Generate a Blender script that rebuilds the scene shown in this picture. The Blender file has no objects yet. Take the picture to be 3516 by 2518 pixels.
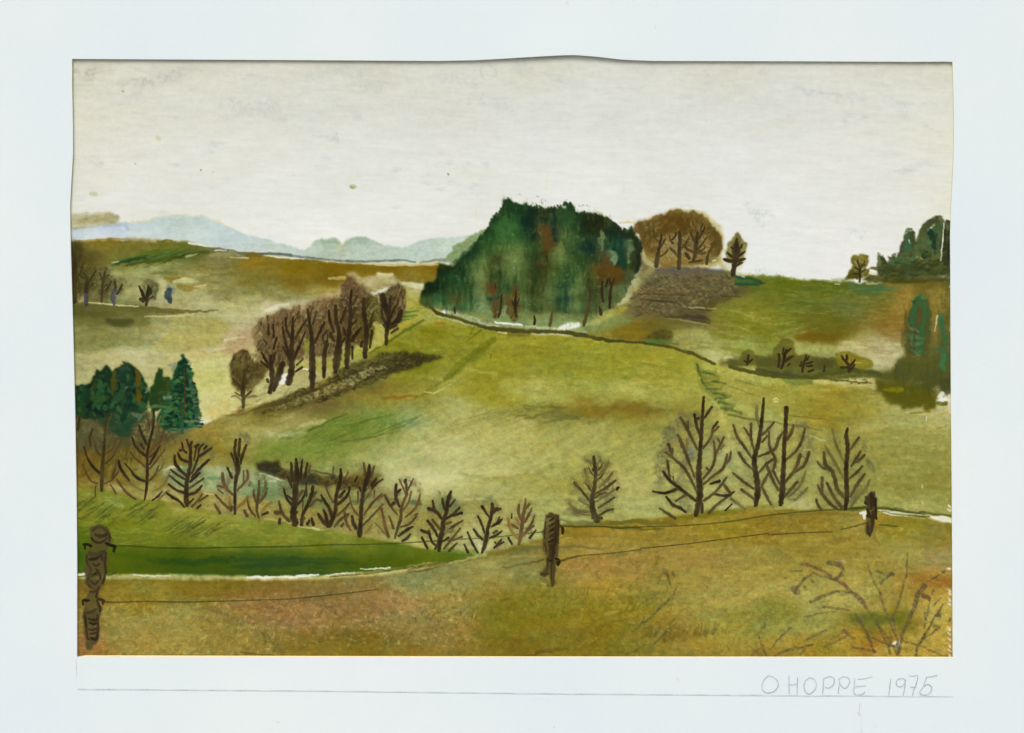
# A matted watercolour, photographed square-on in soft daylight.  The sheet is a flat thing in the
# photograph and is built as that flat thing: paper, paint films with pigment as vertex colour, raised
# brush strokes with real thickness for trees, posts and wires, and a curled mat board in front of it.
import bpy, math, random
import numpy as np
sc = bpy.context.scene
S = 0.0002                       # metres per unit of the drawing (the mat is 70 x 50 cm)
CX, CY, ZC = 1758.0, 1259.0, 1.5
# ---------------------------------------------------------------- camera, world, sun, exposure
cam = bpy.data.objects.new('camera', bpy.data.cameras.new('camera'))
sc.collection.objects.link(cam); sc.camera = cam
DIST = 2.4
cam.location = (0, -DIST, ZC); cam.rotation_euler = (math.radians(90), 0, 0)
cam.data.sensor_width = 36; cam.data.lens = 36*(DIST-0.0015)/(3516*S)
cam.data.clip_start = 0.05; cam.data.clip_end = 2000
SUN_EL, SUN_AZ = 48, 18          # azimuth: degrees to the left of the viewer's back
w = bpy.data.worlds.new('World'); sc.world = w; w.use_nodes = True
nt = w.node_tree; bg = nt.nodes['Background']
sky = nt.nodes.new('ShaderNodeTexSky'); sky.sky_type = 'NISHITA'; sky.sun_disc = False
sky.sun_elevation = math.radians(SUN_EL); sky.sun_rotation = math.radians(180+SUN_AZ)
sky.dust_density = 6.0; sky.air_density = 0.7
nt.links.new(sky.outputs[0], bg.inputs[0]); bg.inputs[1].default_value = 0.12
sl = bpy.data.lights.new('sun', 'SUN'); sl.energy = 1.5; sl.angle = math.radians(30); sl.color = (1, .955, .89)
so = bpy.data.objects.new('sun', sl); sc.collection.objects.link(so)
so.rotation_euler = (math.radians(90-SUN_EL), 0, math.radians(-SUN_AZ))
sc.view_settings.view_transform = 'Standard'; sc.view_settings.look = 'None'
sc.view_settings.gamma = 1; sc.view_settings.use_curve_mapping = False
sc.view_settings.exposure = 0.0
# ---------------------------------------------------------------- the pigment sheet (numpy)
K = 2.5                                                   # drawing units per grid step
GX0, GY0 = 222.0, 176.0
GW, GH = 1232, 842
gx = GX0 + K*np.arange(GW); gy = GY0 + K*np.arange(GH)
X, Y = np.meshgrid(gx, gy)
X = X.astype(np.float32); Y = Y.astype(np.float32)
rng = np.random.RandomState(7)
def vnoise(sx, sy, ang=0.0):
    """smooth value noise, cell sx by sy drawing units, 0..1"""
    c, s = math.cos(ang), math.sin(ang)
    u = (X*c + Y*s)/sx; v = (-X*s + Y*c)/sy
    u = u - u.min(); v = v - v.min()
    g = rng.rand(int(v.max())+3, int(u.max())+3).astype(np.float32)
    i = u.astype(int); j = v.astype(int); fu = u-i; fv = v-j
    fu = fu*fu*(3-2*fu); fv = fv*fv*(3-2*fv)
    return (g[j, i]*(1-fu)+g[j, i+1]*fu)*(1-fv) + (g[j+1, i]*(1-fu)+g[j+1, i+1]*fu)*fv
def fbm(s, asp=1.0, ang=0.0, o=4):
    t = 0; a = 1; n = 0
    for k in range(o):
        t = t + a*vnoise(s*asp/2**k, s/2**k, ang); n += a; a *= .62
    return ((t/n - .5)*2.2).astype(np.float32)            # about -1..1
N_FINE = fbm(7, 1, 0, 2); N_PAP = fbm(12, 1.5, 0, 3); N_MID = fbm(45, 1.4, 0, 4); N_BIG = fbm(160, 1.6, .1, 4)
N_HOR = fbm(26, 5, .02, 4); N_DIA = fbm(24, 4, -.5, 4); N_VER = fbm(24, .22, 0, 4)
N_WX = fbm(22, 1, 0, 3); N_WY = fbm(22, 1, 0, 3)
TEX = dict(f=N_FINE, p=N_PAP, m=N_MID, b=N_BIG, h=N_HOR, d=N_DIA, v=N_VER)
CAN = np.zeros((GH, GW, 3), np.float32)                   # pigment colour, display space 0..255
IDM = np.zeros((GH, GW), np.int32); KEYS = ['sky']
def kid(name):
    if name not in KEYS: KEYS.append(name)
    return KEYS.index(name)
TILE = dict(A=(200, 700), B=(900, 700), C=(1500, 600), D=(2100, 650), E=(2700, 700), F=(200, 1200), G=(800, 1400),
            H=(1400, 1400), I=(2100, 1250), J=(2600, 1250), K=(200, 1700), L=(1400, 1700), M=(2600, 1700))
def P(t, s):
    """'x,y x,y ...' read in the survey square t -> drawing units"""
    a = [tuple(float(q) for q in p.split(',')) for p in s.split()]
    if t == 'V': k, ox, oy = 3516/2268, 0, 0
    elif t == 'S': k, ox, oy = 1.0, 0, 0
    else: k = 800/2165; ox, oy = TILE[t]
    return [(ox+k*x, oy+k*y) for x, y in a]
def box(pts, pad):
    a = np.array(pts)
    x0 = max(int((a[:, 0].min()-pad-GX0)/K), 0); x1 = min(int((a[:, 0].max()+pad-GX0)/K)+2, GW)
    y0 = max(int((a[:, 1].min()-pad-GY0)/K), 0); y1 = min(int((a[:, 1].max()+pad-GY0)/K)+2, GH)
    return slice(y0, max(y1, y0+1)), slice(x0, max(x1, x0+1))
def blur(m, r):
    r = int(round(r/K))
    if r < 1: return m
    for _ in range(2):
        for ax in (0, 1):
            p = np.pad(m, [(r+1, r) if a == ax else (0, 0) for a in (0, 1)], mode='edge')
            c = np.cumsum(p, axis=ax, dtype=np.float64)
            n = 2*r+1
            m = ((c[n:] - c[:-n]) if ax == 0 else (c[:, n:] - c[:, :-n]))/n
    return m.astype(np.float32)
def pmask(pts, sl, rough):
    wx = X[sl] + N_WX[sl]*rough; wy = Y[sl] + N_WY[sl]*rough
    m = np.zeros(wx.shape, bool); n = len(pts)
    for i in range(n):
        x1, y1 = pts[i]; x2, y2 = pts[(i+1) % n]
        if y1 == y2: continue
        c = ((y1 > wy) != (y2 > wy)) & (wx < (x2-x1)*(wy-y1)/(y2-y1)+x1)
        m ^= c
    return m.astype(np.float32)
def lay(sl, a, col, key):
    a = np.clip(a, 0, 1)[..., None]
    CAN[sl] = CAN[sl]*(1-a) + np.asarray(col, np.float32)*a
    if key: IDM[sl][a[..., 0] > .4] = kid(key)
def wash(pts, col, a=1.0, soft=3, rough=6, g=.25, edge=0.0, key=None, tex='p', claim=None):
    """one wash of paint: uneven outline, granulation g, pigment gathered along the edge"""
    sl = box(pts, rough*1.5+soft*2+6)
    m0 = pmask(pts, sl, rough); m = blur(m0, soft)
    al = a*m*(1 + g*TEX[tex][sl])
    if edge:
        e = m0*(1-blur(m0, 7)); al = al + edge*e*2
    lay(sl, al, col, None)
    if key: IDM[sl][m > (claim or .5)] = kid(key)
def up(c, q, shp):
    h, w_ = c.shape[:2]
    v = np.clip(np.arange(shp[0])/q, 0, h-1); u = np.clip(np.arange(shp[1])/q, 0, w_-1)
    j = np.minimum(v.astype(int), max(h-2, 0)); i = np.minimum(u.astype(int), max(w_-2, 0))
    fv = (v-j)[:, None, None]; fu = (u-i)[None, :, None]
    j1 = np.minimum(j+1, h-1); i1 = np.minimum(i+1, w_-1)
    return ((c[j][:, i]*(1-fu)+c[j][:, i1]*fu)*(1-fv) + (c[j1][:, i]*(1-fu)+c[j1][:, i1]*fu)*fv).astype(np.float32)
def field(pts, samples, soft=2, rough=5, key=None, p=3.2, rad=0, tex=(('m', 5), ('p', 4)), a=1.0):
    """a large wash whose colour drifts between the noted samples 'x,y,r,g,b'"""
    sl = box(pts, rough*1.5+soft*2+6)
    m = blur(pmask(pts, sl, rough), soft)*a
    q = 4; X_ = X[sl][::q, ::q]; Y_ = Y[sl][::q, ::q]
    xs = X_ + N_BIG[sl][::q, ::q]*22 + N_MID[sl][::q, ::q]*12; ys = Y_ + N_MID[sl][::q, ::q]*12 + N_BIG[sl][::q, ::q]*8
    num = 0; den = 0
    k = 3516/2268
    for x, y, r, g, b in samples:
        w_ = ((xs-x*k)**2 + (1.7*(ys-y*k))**2 + 700.)**(-p/2)
        num = num + w_[..., None]*np.array((r, g, b), np.float32); den = den + w_
    c = up(num/den[..., None], q, m.shape)
    for t, amp in tex: c = c + (TEX[t][sl]*amp)[..., None]*np.array((1, 1, .85), np.float32)
    CAN[sl] = CAN[sl]*(1-m[..., None]) + c*m[..., None]
    if key: IDM[sl][m > .5] = kid(key)
def sm(s): return [tuple(float(v) for v in q.split(',')) for q in s.split()]
def brush(pts, w, col, a=1.0, soft=2.5, rough=3, g=.25, key=None, tex='p', dry=0.0):
    """a stroke into the sheet; w one width or one per point (drawing units)"""
    n = len(pts); w = list(w) if hasattr(w, '__len__') else [w]*n
    if len(w) < n: w = list(np.interp(np.linspace(0, 1, n), np.linspace(0, 1, len(w)), w))
    sl = box(pts, max(w)+rough*1.5+soft+4)
    wx = X[sl] + N_WX[sl]*rough; wy = Y[sl] + N_WY[sl]*rough
    best = np.full(wx.shape, -1e9, np.float32)
    if n == 1: pts = pts*2; w = w*2; n = 2
    for i in range(n-1):
        (x1, y1), (x2, y2) = pts[i], pts[i+1]
        dx, dy = x2-x1, y2-y1; L = dx*dx+dy*dy+1e-6
        t = np.clip(((wx-x1)*dx+(wy-y1)*dy)/L, 0, 1)
        d = np.hypot(wx-x1-t*dx, wy-y1-t*dy)
        best = np.maximum(best, (w[i]*(1-t)+w[i+1]*t)/2 - d)
    al = np.clip(best/soft + .5, 0, 1)
    al = a*al*(1 + g*TEX[tex][sl])
    if dry: al = al*np.clip((N_HOR[sl]*.6+N_FINE[sl]*.6 + 1 - 2*dry)*1.6+.5, 0, 1)
    lay(sl, al, col, None)
    if key: IDM[sl][np.clip(best/soft+.5, 0, 1) > .5] = kid(key)
def hatch(quad, n, ang, ln, w, col, a=.5, jit=.3, seed=1, **kw):
    """n short strokes scattered in a polygon"""
    r = random.Random(seed); xs = [p[0] for p in quad]; ys = [p[1] for p in quad]
    k = 0; tries = 0
    while k < n and tries < n*40:
        tries += 1
        x = r.uniform(min(xs), max(xs)); y = r.uniform(min(ys), max(ys))
        ins = False
        for i in range(len(quad)):
            x1, y1 = quad[i]; x2, y2 = quad[(i+1) % len(quad)]
            if (y1 > y) != (y2 > y) and x < (x2-x1)*(y-y1)/(y2-y1)+x1: ins = not ins
        if not ins: continue
        k += 1
        t = math.radians(ang + r.uniform(-1, 1)*jit*40); L = ln*r.uniform(.6, 1.3)
        cc = [c + r.uniform(-8, 8) for c in col]
        dx, dy = math.cos(t)*L/2, -math.sin(t)*L/2
        bx, by = r.uniform(-1, 1)*L*.06, r.uniform(-1, 1)*L*.06
        brush([(x-dx, y-dy), (x+bx, y+by), (x+dx, y+dy)], [w*.6, w*r.uniform(.7, 1.2), w*.35], cc, a*r.uniform(.6, 1.1), **kw)
# ---------------------------------------------------------------- sky
ALL = P('S', '200,150 3400,150 3400,2300 200,2300')
field(ALL, sm('170,145,210,203,192 400,145,212,206,197 800,145,212,207,198 1200,145,211,207,199 1600,145,212,208,201 2000,145,214,209,201 2095,150,214,206,196 '
  '180,250,222,214,201 400,230,218,214,205 700,230,216,213,207 1000,230,216,212,206 1300,230,217,215,211 1700,230,216,214,211 2000,230,220,217,211 2095,300,222,216,205 '
  '180,400,222,216,207 450,350,222,220,213 800,350,221,220,215 1200,330,222,221,217 1600,350,222,221,217 1950,350,222,220,214 '
  '250,440,226,224,218 600,450,226,225,219 900,450,227,226,220 1300,420,228,227,221 1700,470,227,226,222 2000,450,226,224,218 '
  '700,510,230,229,222 1700,560,226,226,223 1900,560,228,226,221 2095,450,226,220,208'), key='sky', p=2.4,
  tex=(('h', 3.0), ('p', 1.6), ('f', 1.2)))
lil = np.clip(N_HOR*.9+N_MID*.9+N_BIG*.5-.55, 0, 1)*np.clip((1150-Y)/700, 0, 1)
lay((slice(0, GH), slice(0, GW)), lil*.75, (186, 184, 196), None)
band = np.clip(np.sin(Y*.021+N_BIG*2.2)*.5+N_HOR*.5, 0, 1)*np.clip((900-Y)/600, 0, 1)
lay((slice(0, GH), slice(0, GW)), band*.22, (198, 196, 196), None)
wrm = np.clip(N_BIG*.8-N_HOR*.6+.0, 0, 1)*np.clip((800-Y)/500, 0, 1)
lay((slice(0, GH), slice(0, GW)), wrm*.22, (218, 206, 178), None)
for q, c, a in (('420,285 560,262 640,258', (176, 172, 178), .5), ('430,292 520,290', (160, 156, 166), .35), ('740,370 900,352 1010,375', (192, 188, 196), .5),
                ('780,392 960,386', (190, 186, 196), .4), ('1060,262 1180,250 1300,272', (192, 190, 200), .5), ('1230,290 1320,300', (188, 186, 194), .45),
                ('1480,275 1560,268 1640,292', (186, 184, 200), .45), ('1600,345 1720,350', (184, 184, 190), .4), ('2740,300 2860,330 2960,345', (184, 184, 198), .45),
                ('3060,340 3110,380', (178, 178, 192), .5), ('1130,470 1150,476', (170, 166, 172), .4), ('2560,700 2600,760 2620,745', (184, 186, 196), .55),
                ('2575,740 2640,735', (176, 178, 188), .4), ('2600,925 2615,930', (190, 190, 200), .5), ('2900,810 2960,800', (196, 196, 204), .5),
                ('255,246 310,248', (170, 164, 166), .6), ('255,550 330,556', (196, 192, 194), .5)):
    brush(P('S', q), [8, 30, 10], c, a*.6, soft=26, rough=26, g=1.6, tex='f')
for q, wd, c, a in (('541,473 545,478', 15, (206, 203, 176), .9), ('1206,640 1216,640', 13, (180, 182, 150), .9), ('1204,643 1212,645', 6, (140, 140, 96), .7),
                    ('312,665 328,668', 14, (200, 200, 176), .8), ('1537,596 1539,600', 6, (130, 120, 90), .8), ('688,582 689,584', 4, (90, 84, 70), .8),
                    ('420,312 422,314', 4, (120, 110, 80), .8), ('731,590 732,591', 3, (120, 110, 100), .7), ('463,560 465,562', 4, (170, 160, 130), .8)):
    brush(P('S', q), wd, c, a, soft=3, rough=3, g=.1)
th = np.linspace(0, 2*math.pi, 22)
brush([(1677+27*math.cos(t), 248+27*math.sin(t)) for t in th], 5, (192, 186, 172), .35, soft=4, rough=8, g=.8, tex='f')
for q in ('1878,600 1879,640', '2140,620 2142,680', '1632,715 1633,740'):
    brush(P('S', q), [8, 6], (214, 206, 180), .25, soft=8, rough=5, g=.8)
# ---------------------------------------------------------------- distant mountains
wash(P('A', '112,100 250,90 400,85 490,100 540,130 550,170 500,190 300,235 112,250'), (184, 168, 132), .62, 5, 12, .5, .15, tex='h', key='distant_mountains')
brush(P('A', '200,170 380,130 520,140'), [20, 40, 30], (158, 138, 96), .5, soft=14, rough=12, g=.6, key='distant_mountains')
brush(P('A', '112,240 260,228 400,205'), [14, 12, 6], (150, 140, 110), .5, soft=6, rough=5, g=.6)
brush(P('A', '600,185 760,172 950,120 1120,102 1330,118 1480,172 1620,228'), [8, 12, 8, 10, 8, 14, 6], (214, 200, 160), .55, soft=7, rough=8, g=.5)
mtn = P('A', '100,262 250,228 400,205 600,186 800,172 950,122 1150,105 1330,125 1500,182 1620,232 1750,298 1900,322 2000,362 2165,392') + \
      P('B', '271,405 390,432 450,400 500,342 600,318 680,330 740,380 820,322 950,308 1020,330 1120,385 1250,400 1380,390 1450,352 1600,322 1950,300 1950,560 1400,548 900,545 600,520 350,492 0,470') + \
      P('A', '1700,462 1500,425 1350,390 1210,352 800,328 500,324 100,340')
field(mtn, sm('165,520,182,194,212 220,505,178,190,214 260,495,168,180,210 210,522,206,214,218 300,492,180,200,208 300,515,196,208,210 370,485,172,196,192 '
  '420,490,176,198,192 480,500,180,202,204 440,520,186,204,204 520,515,174,192,198 560,530,182,200,200 610,545,178,196,190 690,550,176,194,182 '
  '715,535,146,176,158 740,540,140,168,150 770,550,172,192,176 810,530,148,178,162 840,528,152,182,166 830,550,172,196,180 900,560,172,196,182 950,545,176,198,184 1010,535,184,204,190 980,570,178,202,190'),
  soft=3, rough=6, key='distant_mountains', tex=(('p', 4), ('m', 3), ('f', 2)))
wash(mtn, (222, 232, 228), .24, 4, 6, .5)
wash(mtn, (160, 186, 186), .001, 3, 6, .3, .16)
brush(P('A', '420,208 620,186 640,230'), [8, 14, 10], (150, 160, 200), .5, soft=8, rough=8, g=.7, key='distant_mountains')
for q, w_, a in (('560,340 680,350 720,370', 20, .45), ('830,330 980,320', 16, .4)):
    brush(P('B', q), w_*.5, (110, 150, 126), a, soft=10, rough=8, g=.6)
brush(P('B', '700,340 740,400 700,440'), [6, 14, 4], (206, 204, 150), .5, soft=8, rough=5)
# right hand bank of pale green behind the wood
wash(P('B', '1700,550 1720,480 1770,440 1760,400 1900,330 2000,270 2120,200 2165,180 2165,560'), (128, 158, 118), .95, 3, 7, .3, .2, key='distant_mountains')
# ---------------------------------------------------------------- far hill and the valley on the left
R1 = P('A', '90,362 300,338 500,326 700,325 950,335 1210,352 1350,390 1500,425 1700,455 1900,480 2165,512') + \
     P('B', '350,505 600,535 900,558 1400,570 1650,560') + P('V', '1010,640 960,720 900,770 860,820 700,870 600,900 540,915 440,955 330,985 150,985')
wash(P('A', '90,345 300,328 800,320 1200,345 1550,410 2165,480 2165,530 90,530'), (216, 206, 186), .9, 4, 5, .2, key='far_hill')
wash(P('B', '0,460 340,488 900,540 1650,530 1650,600 0,600'), (214, 206, 176), .9, 3, 4, .2, key='far_hill')
field(R1, sm('180,545,150,118,62 230,545,140,112,48 300,546,128,112,54 380,543,118,112,50 440,560,112,106,58 200,570,92,76,38 260,575,118,116,58 330,565,118,120,56 400,562,86,108,54 '
  '480,580,132,122,82 560,583,150,112,38 650,592,142,106,26 750,597,136,98,20 850,600,138,100,22 950,605,142,106,34 1000,612,146,112,44 '
  '480,620,146,136,88 560,620,134,118,54 650,625,136,106,38 720,620,126,96,28 800,640,150,124,60 880,630,146,110,40 240,612,160,158,108 330,608,168,164,118 420,605,152,146,98 '
  '420,650,182,172,124 520,645,154,144,96 600,650,150,140,90 700,645,152,132,72 340,660,186,176,136 440,672,192,182,138 560,672,166,158,110 300,640,170,164,118 '
  '200,690,96,90,50 180,650,128,112,72 300,688,112,106,62 400,702,168,158,112 500,700,196,188,142 580,690,186,178,134 640,680,182,172,134 700,665,178,164,120 '
  '200,722,132,130,82 300,722,148,144,96 400,722,174,172,128 480,722,178,162,100 550,722,196,180,144 600,705,200,180,156 200,760,148,146,98 300,755,162,160,112 400,750,186,172,120 '
  '470,755,188,172,108 540,748,200,174,140 190,795,178,166,122 300,785,196,188,148 400,778,196,182,134 460,785,208,192,142 520,780,202,182,134 250,800,190,178,134 '
  '480,830,198,198,124 500,865,202,202,130 470,895,210,202,156 520,900,202,186,128 450,930,218,208,172 540,860,196,192,132 600,800,190,170,130 700,760,170,150,100 850,700,170,160,90 920,680,176,168,96 930,640,180,164,110'),
  soft=2, rough=6, key='far_hill', tex=(('m', 7), ('h', 5), ('p', 5), ('f', 2)))
h1 = P('B', '0,468 120,470 340,488 500,508 700,525 900,542 1100,530 1300,524 1430,540')
brush(h1, [9, 10, 8, 7, 7, 9, 6, 9, 4], (112, 116, 128), .9, soft=2.5, rough=3, g=.4, key='far_hill')
brush(P('B', '1470,545 1600,525 1700,522'), [4, 12, 12], (132, 120, 122), .85, soft=3, rough=4, g=.4, key='far_hill')
brush(P('B', '20,480 140,500 400,512'), [3, 6, 3], (226, 222, 208), .9, soft=2, rough=3)
brush(P('B', '850,548 1200,572 1640,566'), [3, 7, 3], (206, 190, 140), .8, soft=3, rough=3)
brush(P('A', '1215,365 1330,385 1480,410 1660,450'), [8, 9, 6, 4], (226, 220, 200), .95, soft=2.5, rough=3, key='far_hill')
brush(P('A', '1320,405 1480,415 1700,460 2165,472'), [4, 9, 9, 9], (96, 104, 104), .85, soft=2.5, rough=3, g=.4)
brush(P('A', '1420,480 1600,470 1750,500'), [14, 24, 6], (150, 140, 104), .8, soft=5, rough=5, g=.4)
brush(P('A', '1740,490 1810,470 1880,490'), [10, 16, 10], (134, 96, 34), .85, soft=3, rough=4)
brush(P('A', '1450,432 1560,430'), [4, 3], (226, 220, 200), .9, soft=2)
brush(P('A', '1600,500 1760,505'), [3, 4], (224, 218, 200), .7, soft=2)
brush(P('A', '500,328 700,330 900,345'), [6, 14, 6], (196, 168, 146), .6, soft=6, rough=5, g=.5)
brush(P('A', '120,350 400,330 640,322'), [3, 4, 3], (170, 112, 60), .7, soft=2, rough=3)
brush(P('A', '960,345 1010,335 1060,345'), 16*.37, (118, 92, 34), .8, soft=3, rough=4)
for q, w_, c in (('500,575 640,520 800,480 960,440 1080,430', (5, 14, 20, 16, 8), (46, 104, 62)), ('540,560 700,520 820,510', (5, 16, 8), (30, 72, 44)),
                 ('640,575 820,545 1000,540', (6, 10, 5), (74, 86, 34)), ('800,530 960,520 1130,490 1250,460 1400,450', (10, 16, 12, 12, 8), (74, 92, 36)),
                 ('880,500 1000,470 1120,440', (6, 12, 5), (60, 116, 66)), ('1010,530 1160,480 1300,470', (4, 5, 4), (48, 66, 30)), ('700,480 900,440 1180,410', (10, 26, 14), (112, 124, 50))):
    brush(P('A', q), w_, c, .78, soft=4, rough=6, g=.35, tex='d')
hatch(P('A', '520,560 900,420 1250,420 1100,540 640,590'), 26, 22, 55, 4, (60, 84, 36), .5, .2, 3, soft=3, rough=3)
brush(P('A', '1190,490 1290,465'), [8, 5], (190, 184, 128), .8, soft=3, rough=3)
brush(P('A', '505,548 560,540'), [6, 4], (206, 206, 160), .7, soft=3)
brush(P('A', '130,390 180,430 200,480'), [40, 60, 30], (78, 60, 28), .55, soft=20, rough=12, g=.4)
brush(P('A', '820,650 960,640 1100,650'), [8, 14, 8], (128, 118, 58), .7, soft=5, rough=6, g=.4, tex='h')
brush(P('A', '1000,690 1060,705 1120,690'), [14, 20, 8], (150, 118, 52), .8, soft=3, rough=5)
brush(P('A', '1080,720 1180,710 1290,725'), [10, 22, 10], (206, 196, 140), .8, soft=3, rough=5)
brush(P('A', '1110,770 1200,790 1310,775'), [14, 22, 5], (158, 124, 58), .85, soft=3, rough=4)
brush(P('A', '1260,775 1370,755'), [7, 5], (206, 192, 140), .9, soft=2, rough=3)
brush(P('A', '930,690 960,730 990,800'), [16, 24, 30], (204, 194, 144), .6, soft=10, rough=8, g=.3)
brush(P('A', '640,640 800,660 900,700'), [20, 30, 20], (170, 166, 112), .5, soft=14, rough=8)
hatch(P('A', '1300,560 2100,620 2100,860 1500,900 1250,760'), 60, 6, 60, 8, (120, 112, 60), .25, .4, 5, soft=8, rough=8, g=.5)
hatch(P('A', '1100,560 1700,560 1700,680 1100,640'), 18, 6, 90, 4, (120, 100, 54), .35, .3, 6, soft=3, rough=4)
wash(P('A', '600,1000 300,960 120,930 120,1040 420,1060 620,1040'), (98, 92, 52), .8, 4, 8, .35, .2, tex='h')
brush(P('A', '130,970 400,975 640,970 880,990 1180,1005 1500,990'), [16, 22, 26, 20, 12, 3], (106, 98, 58), .85, soft=4, rough=5, g=.35, tex='h')
brush(P('A', '560,1010 800,1030 1100,1025'), [14, 16, 8], (122, 112, 64), .7, soft=5, rough=5)
wash(P('A', '420,1070 640,1080 850,1050 855,1120 640,1160 440,1120 330,1140 150,1130 150,1050'), (112, 106, 60), .62, 4, 6, .3, .2, tex='h')
wash(P('A', '420,1065 700,1075 690,1120 590,1158 440,1110'), (82, 74, 42), .7, 4, 6, .3, .2, tex='h')
wash(P('A', '110,930 260,935 240,1030 110,1020'), (88, 84, 44), .5, 6, 8)
brush(P('A', '180,860 200,885 230,880'), [16, 24, 20], (206, 192, 146), .8, soft=6, rough=5)
brush(P('A', '240,915 500,938 740,955'), [4, 5, 4], (214, 202, 150), .9, soft=2, rough=3)
brush(P('A', '800,1050 1100,1045 1250,1030'), [4, 7, 3], (212, 204, 156), .7, soft=3, rough=4)
wash(P('A', '160,1180 500,1200 800,1280 800,1310 500,1330 300,1380 150,1400'), (138, 134, 82), .55, 6, 10, .4, .25, tex='h')
wash(P('A', '1060,1060 1300,1050 1500,1070 1590,1140 1520,1300 1100,1380 820,1350 1000,1240 1080,1160'), (176, 164, 96), .55, 5, 10, .3, .2, tex='m')
wash(P('A', '1200,1400 1500,1350 1640,1360 1560,1430 1240,1460'), (190, 152, 92), .5, 6, 9, .3)
wash(P('A', '1560,1180 1800,1080 2165,960 2165,1100 1850,1240 1620,1400 1480,1340'), (196, 158, 130), .55, 10, 12, .4)
for q in ('1550,1270 1640,1250 1740,1240', '1390,1365 1540,1345', '1600,1260 1650,1268'):
    brush(P('A', q), [9, 11, 4], (226, 208, 178), .9, soft=2.5, rough=4)
hatch(P('A', '1300,1380 1900,1100 1900,1200 1500,1440'), 22, 24, 60, 5, (186, 140, 100), .4, .4, 8, soft=4, rough=4)
hatch(P('A', '150,1180 900,1180 900,1320 150,1380'), 40, 8, 60, 8, (128, 124, 76), .22, .6, 9, soft=8, rough=6, g=.6)
wash(P('B', '0,900 250,930 480,870 700,820 720,760 860,700 960,760 1010,840 1200,760 1330,760 1500,790 1450,900 1330,1000 500,1050 0,1050'), (206, 184, 156), .75, 6, 9, .3, tex='m')
wash(P('B', '760,660 870,645 950,690 1060,660 1080,640 1220,655 1240,690 1340,740 1200,800 1060,850 960,760 860,700'), (196, 172, 138), .85, 4, 7, .35, .15)
brush(P('B', '1080,655 1210,660'), [10, 8], (208, 192, 142), .9, soft=3, rough=3)
brush(P('B', '620,690 760,690'), [9, 12], (200, 178, 118), .8, soft=4, rough=4)
brush(P('B', '1010,830 1060,850 1110,810 1190,775'), [8, 14, 10, 12], (232, 228, 214), .85, soft=3, rough=4)
brush(P('B', '1260,740 1380,750 1500,770'), [6, 18, 22], (216, 210, 176), .8, soft=5, rough=5)
brush(P('B', '40,990 160,950 240,935'), [14, 16, 8], (222, 210, 182), .8, soft=4, rough=4)
wash(P('B', '1340,800 1480,820 1480,930 1540,1010 1300,1160 1180,1240 960,1420 840,1440 820,1340 1100,1100 1330,1000'), (166, 160, 70), .85, 6, 9, .3)
wash(P('B', '1340,790 1480,800 1490,880 1360,860'), (196, 194, 130), .7, 8, 9)
brush(P('B', '860,1330 1000,1250 1110,1150 1120,1280 960,1400'), [30, 50, 60, 40, 20], (186, 180, 100), .8, soft=8, rough=6)
brush(P('B', '1180,1215 1290,1150 1480,1040'), [10, 12, 8], (196, 158, 62), .6, soft=6, rough=5)
for q in ('1320,1010 1460,990', '1300,1055 1440,1035', '1300,1085 1370,1075'):
    brush(P('B', q), [9, 5, 3], (60, 122, 66), .75, soft=2.5, rough=3)
wash(P('F', '1120,60 1500,40 1640,100 1600,300 1660,480 1560,620 1380,720 1300,600 1240,300'), (206, 200, 136), .7, 7, 10, .3, tex='m')
wash(P('F', '1240,200 1560,210 1590,320 1400,380 1280,320'), (192, 192, 110), .6, 10, 12, .3)
for q in ('1380,600 1420,540 1440,680', '1510,520 1560,500 1560,600', '1480,560 1500,620'):
    brush(P('F', q), [14, 26, 10], (214, 182, 108), .6, soft=5, rough=5, g=.5, tex='v')
brush(P('F', '1260,640 1340,680 1440,690'), [16, 26, 12], (228, 220, 196), .8, soft=6, rough=6)
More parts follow.
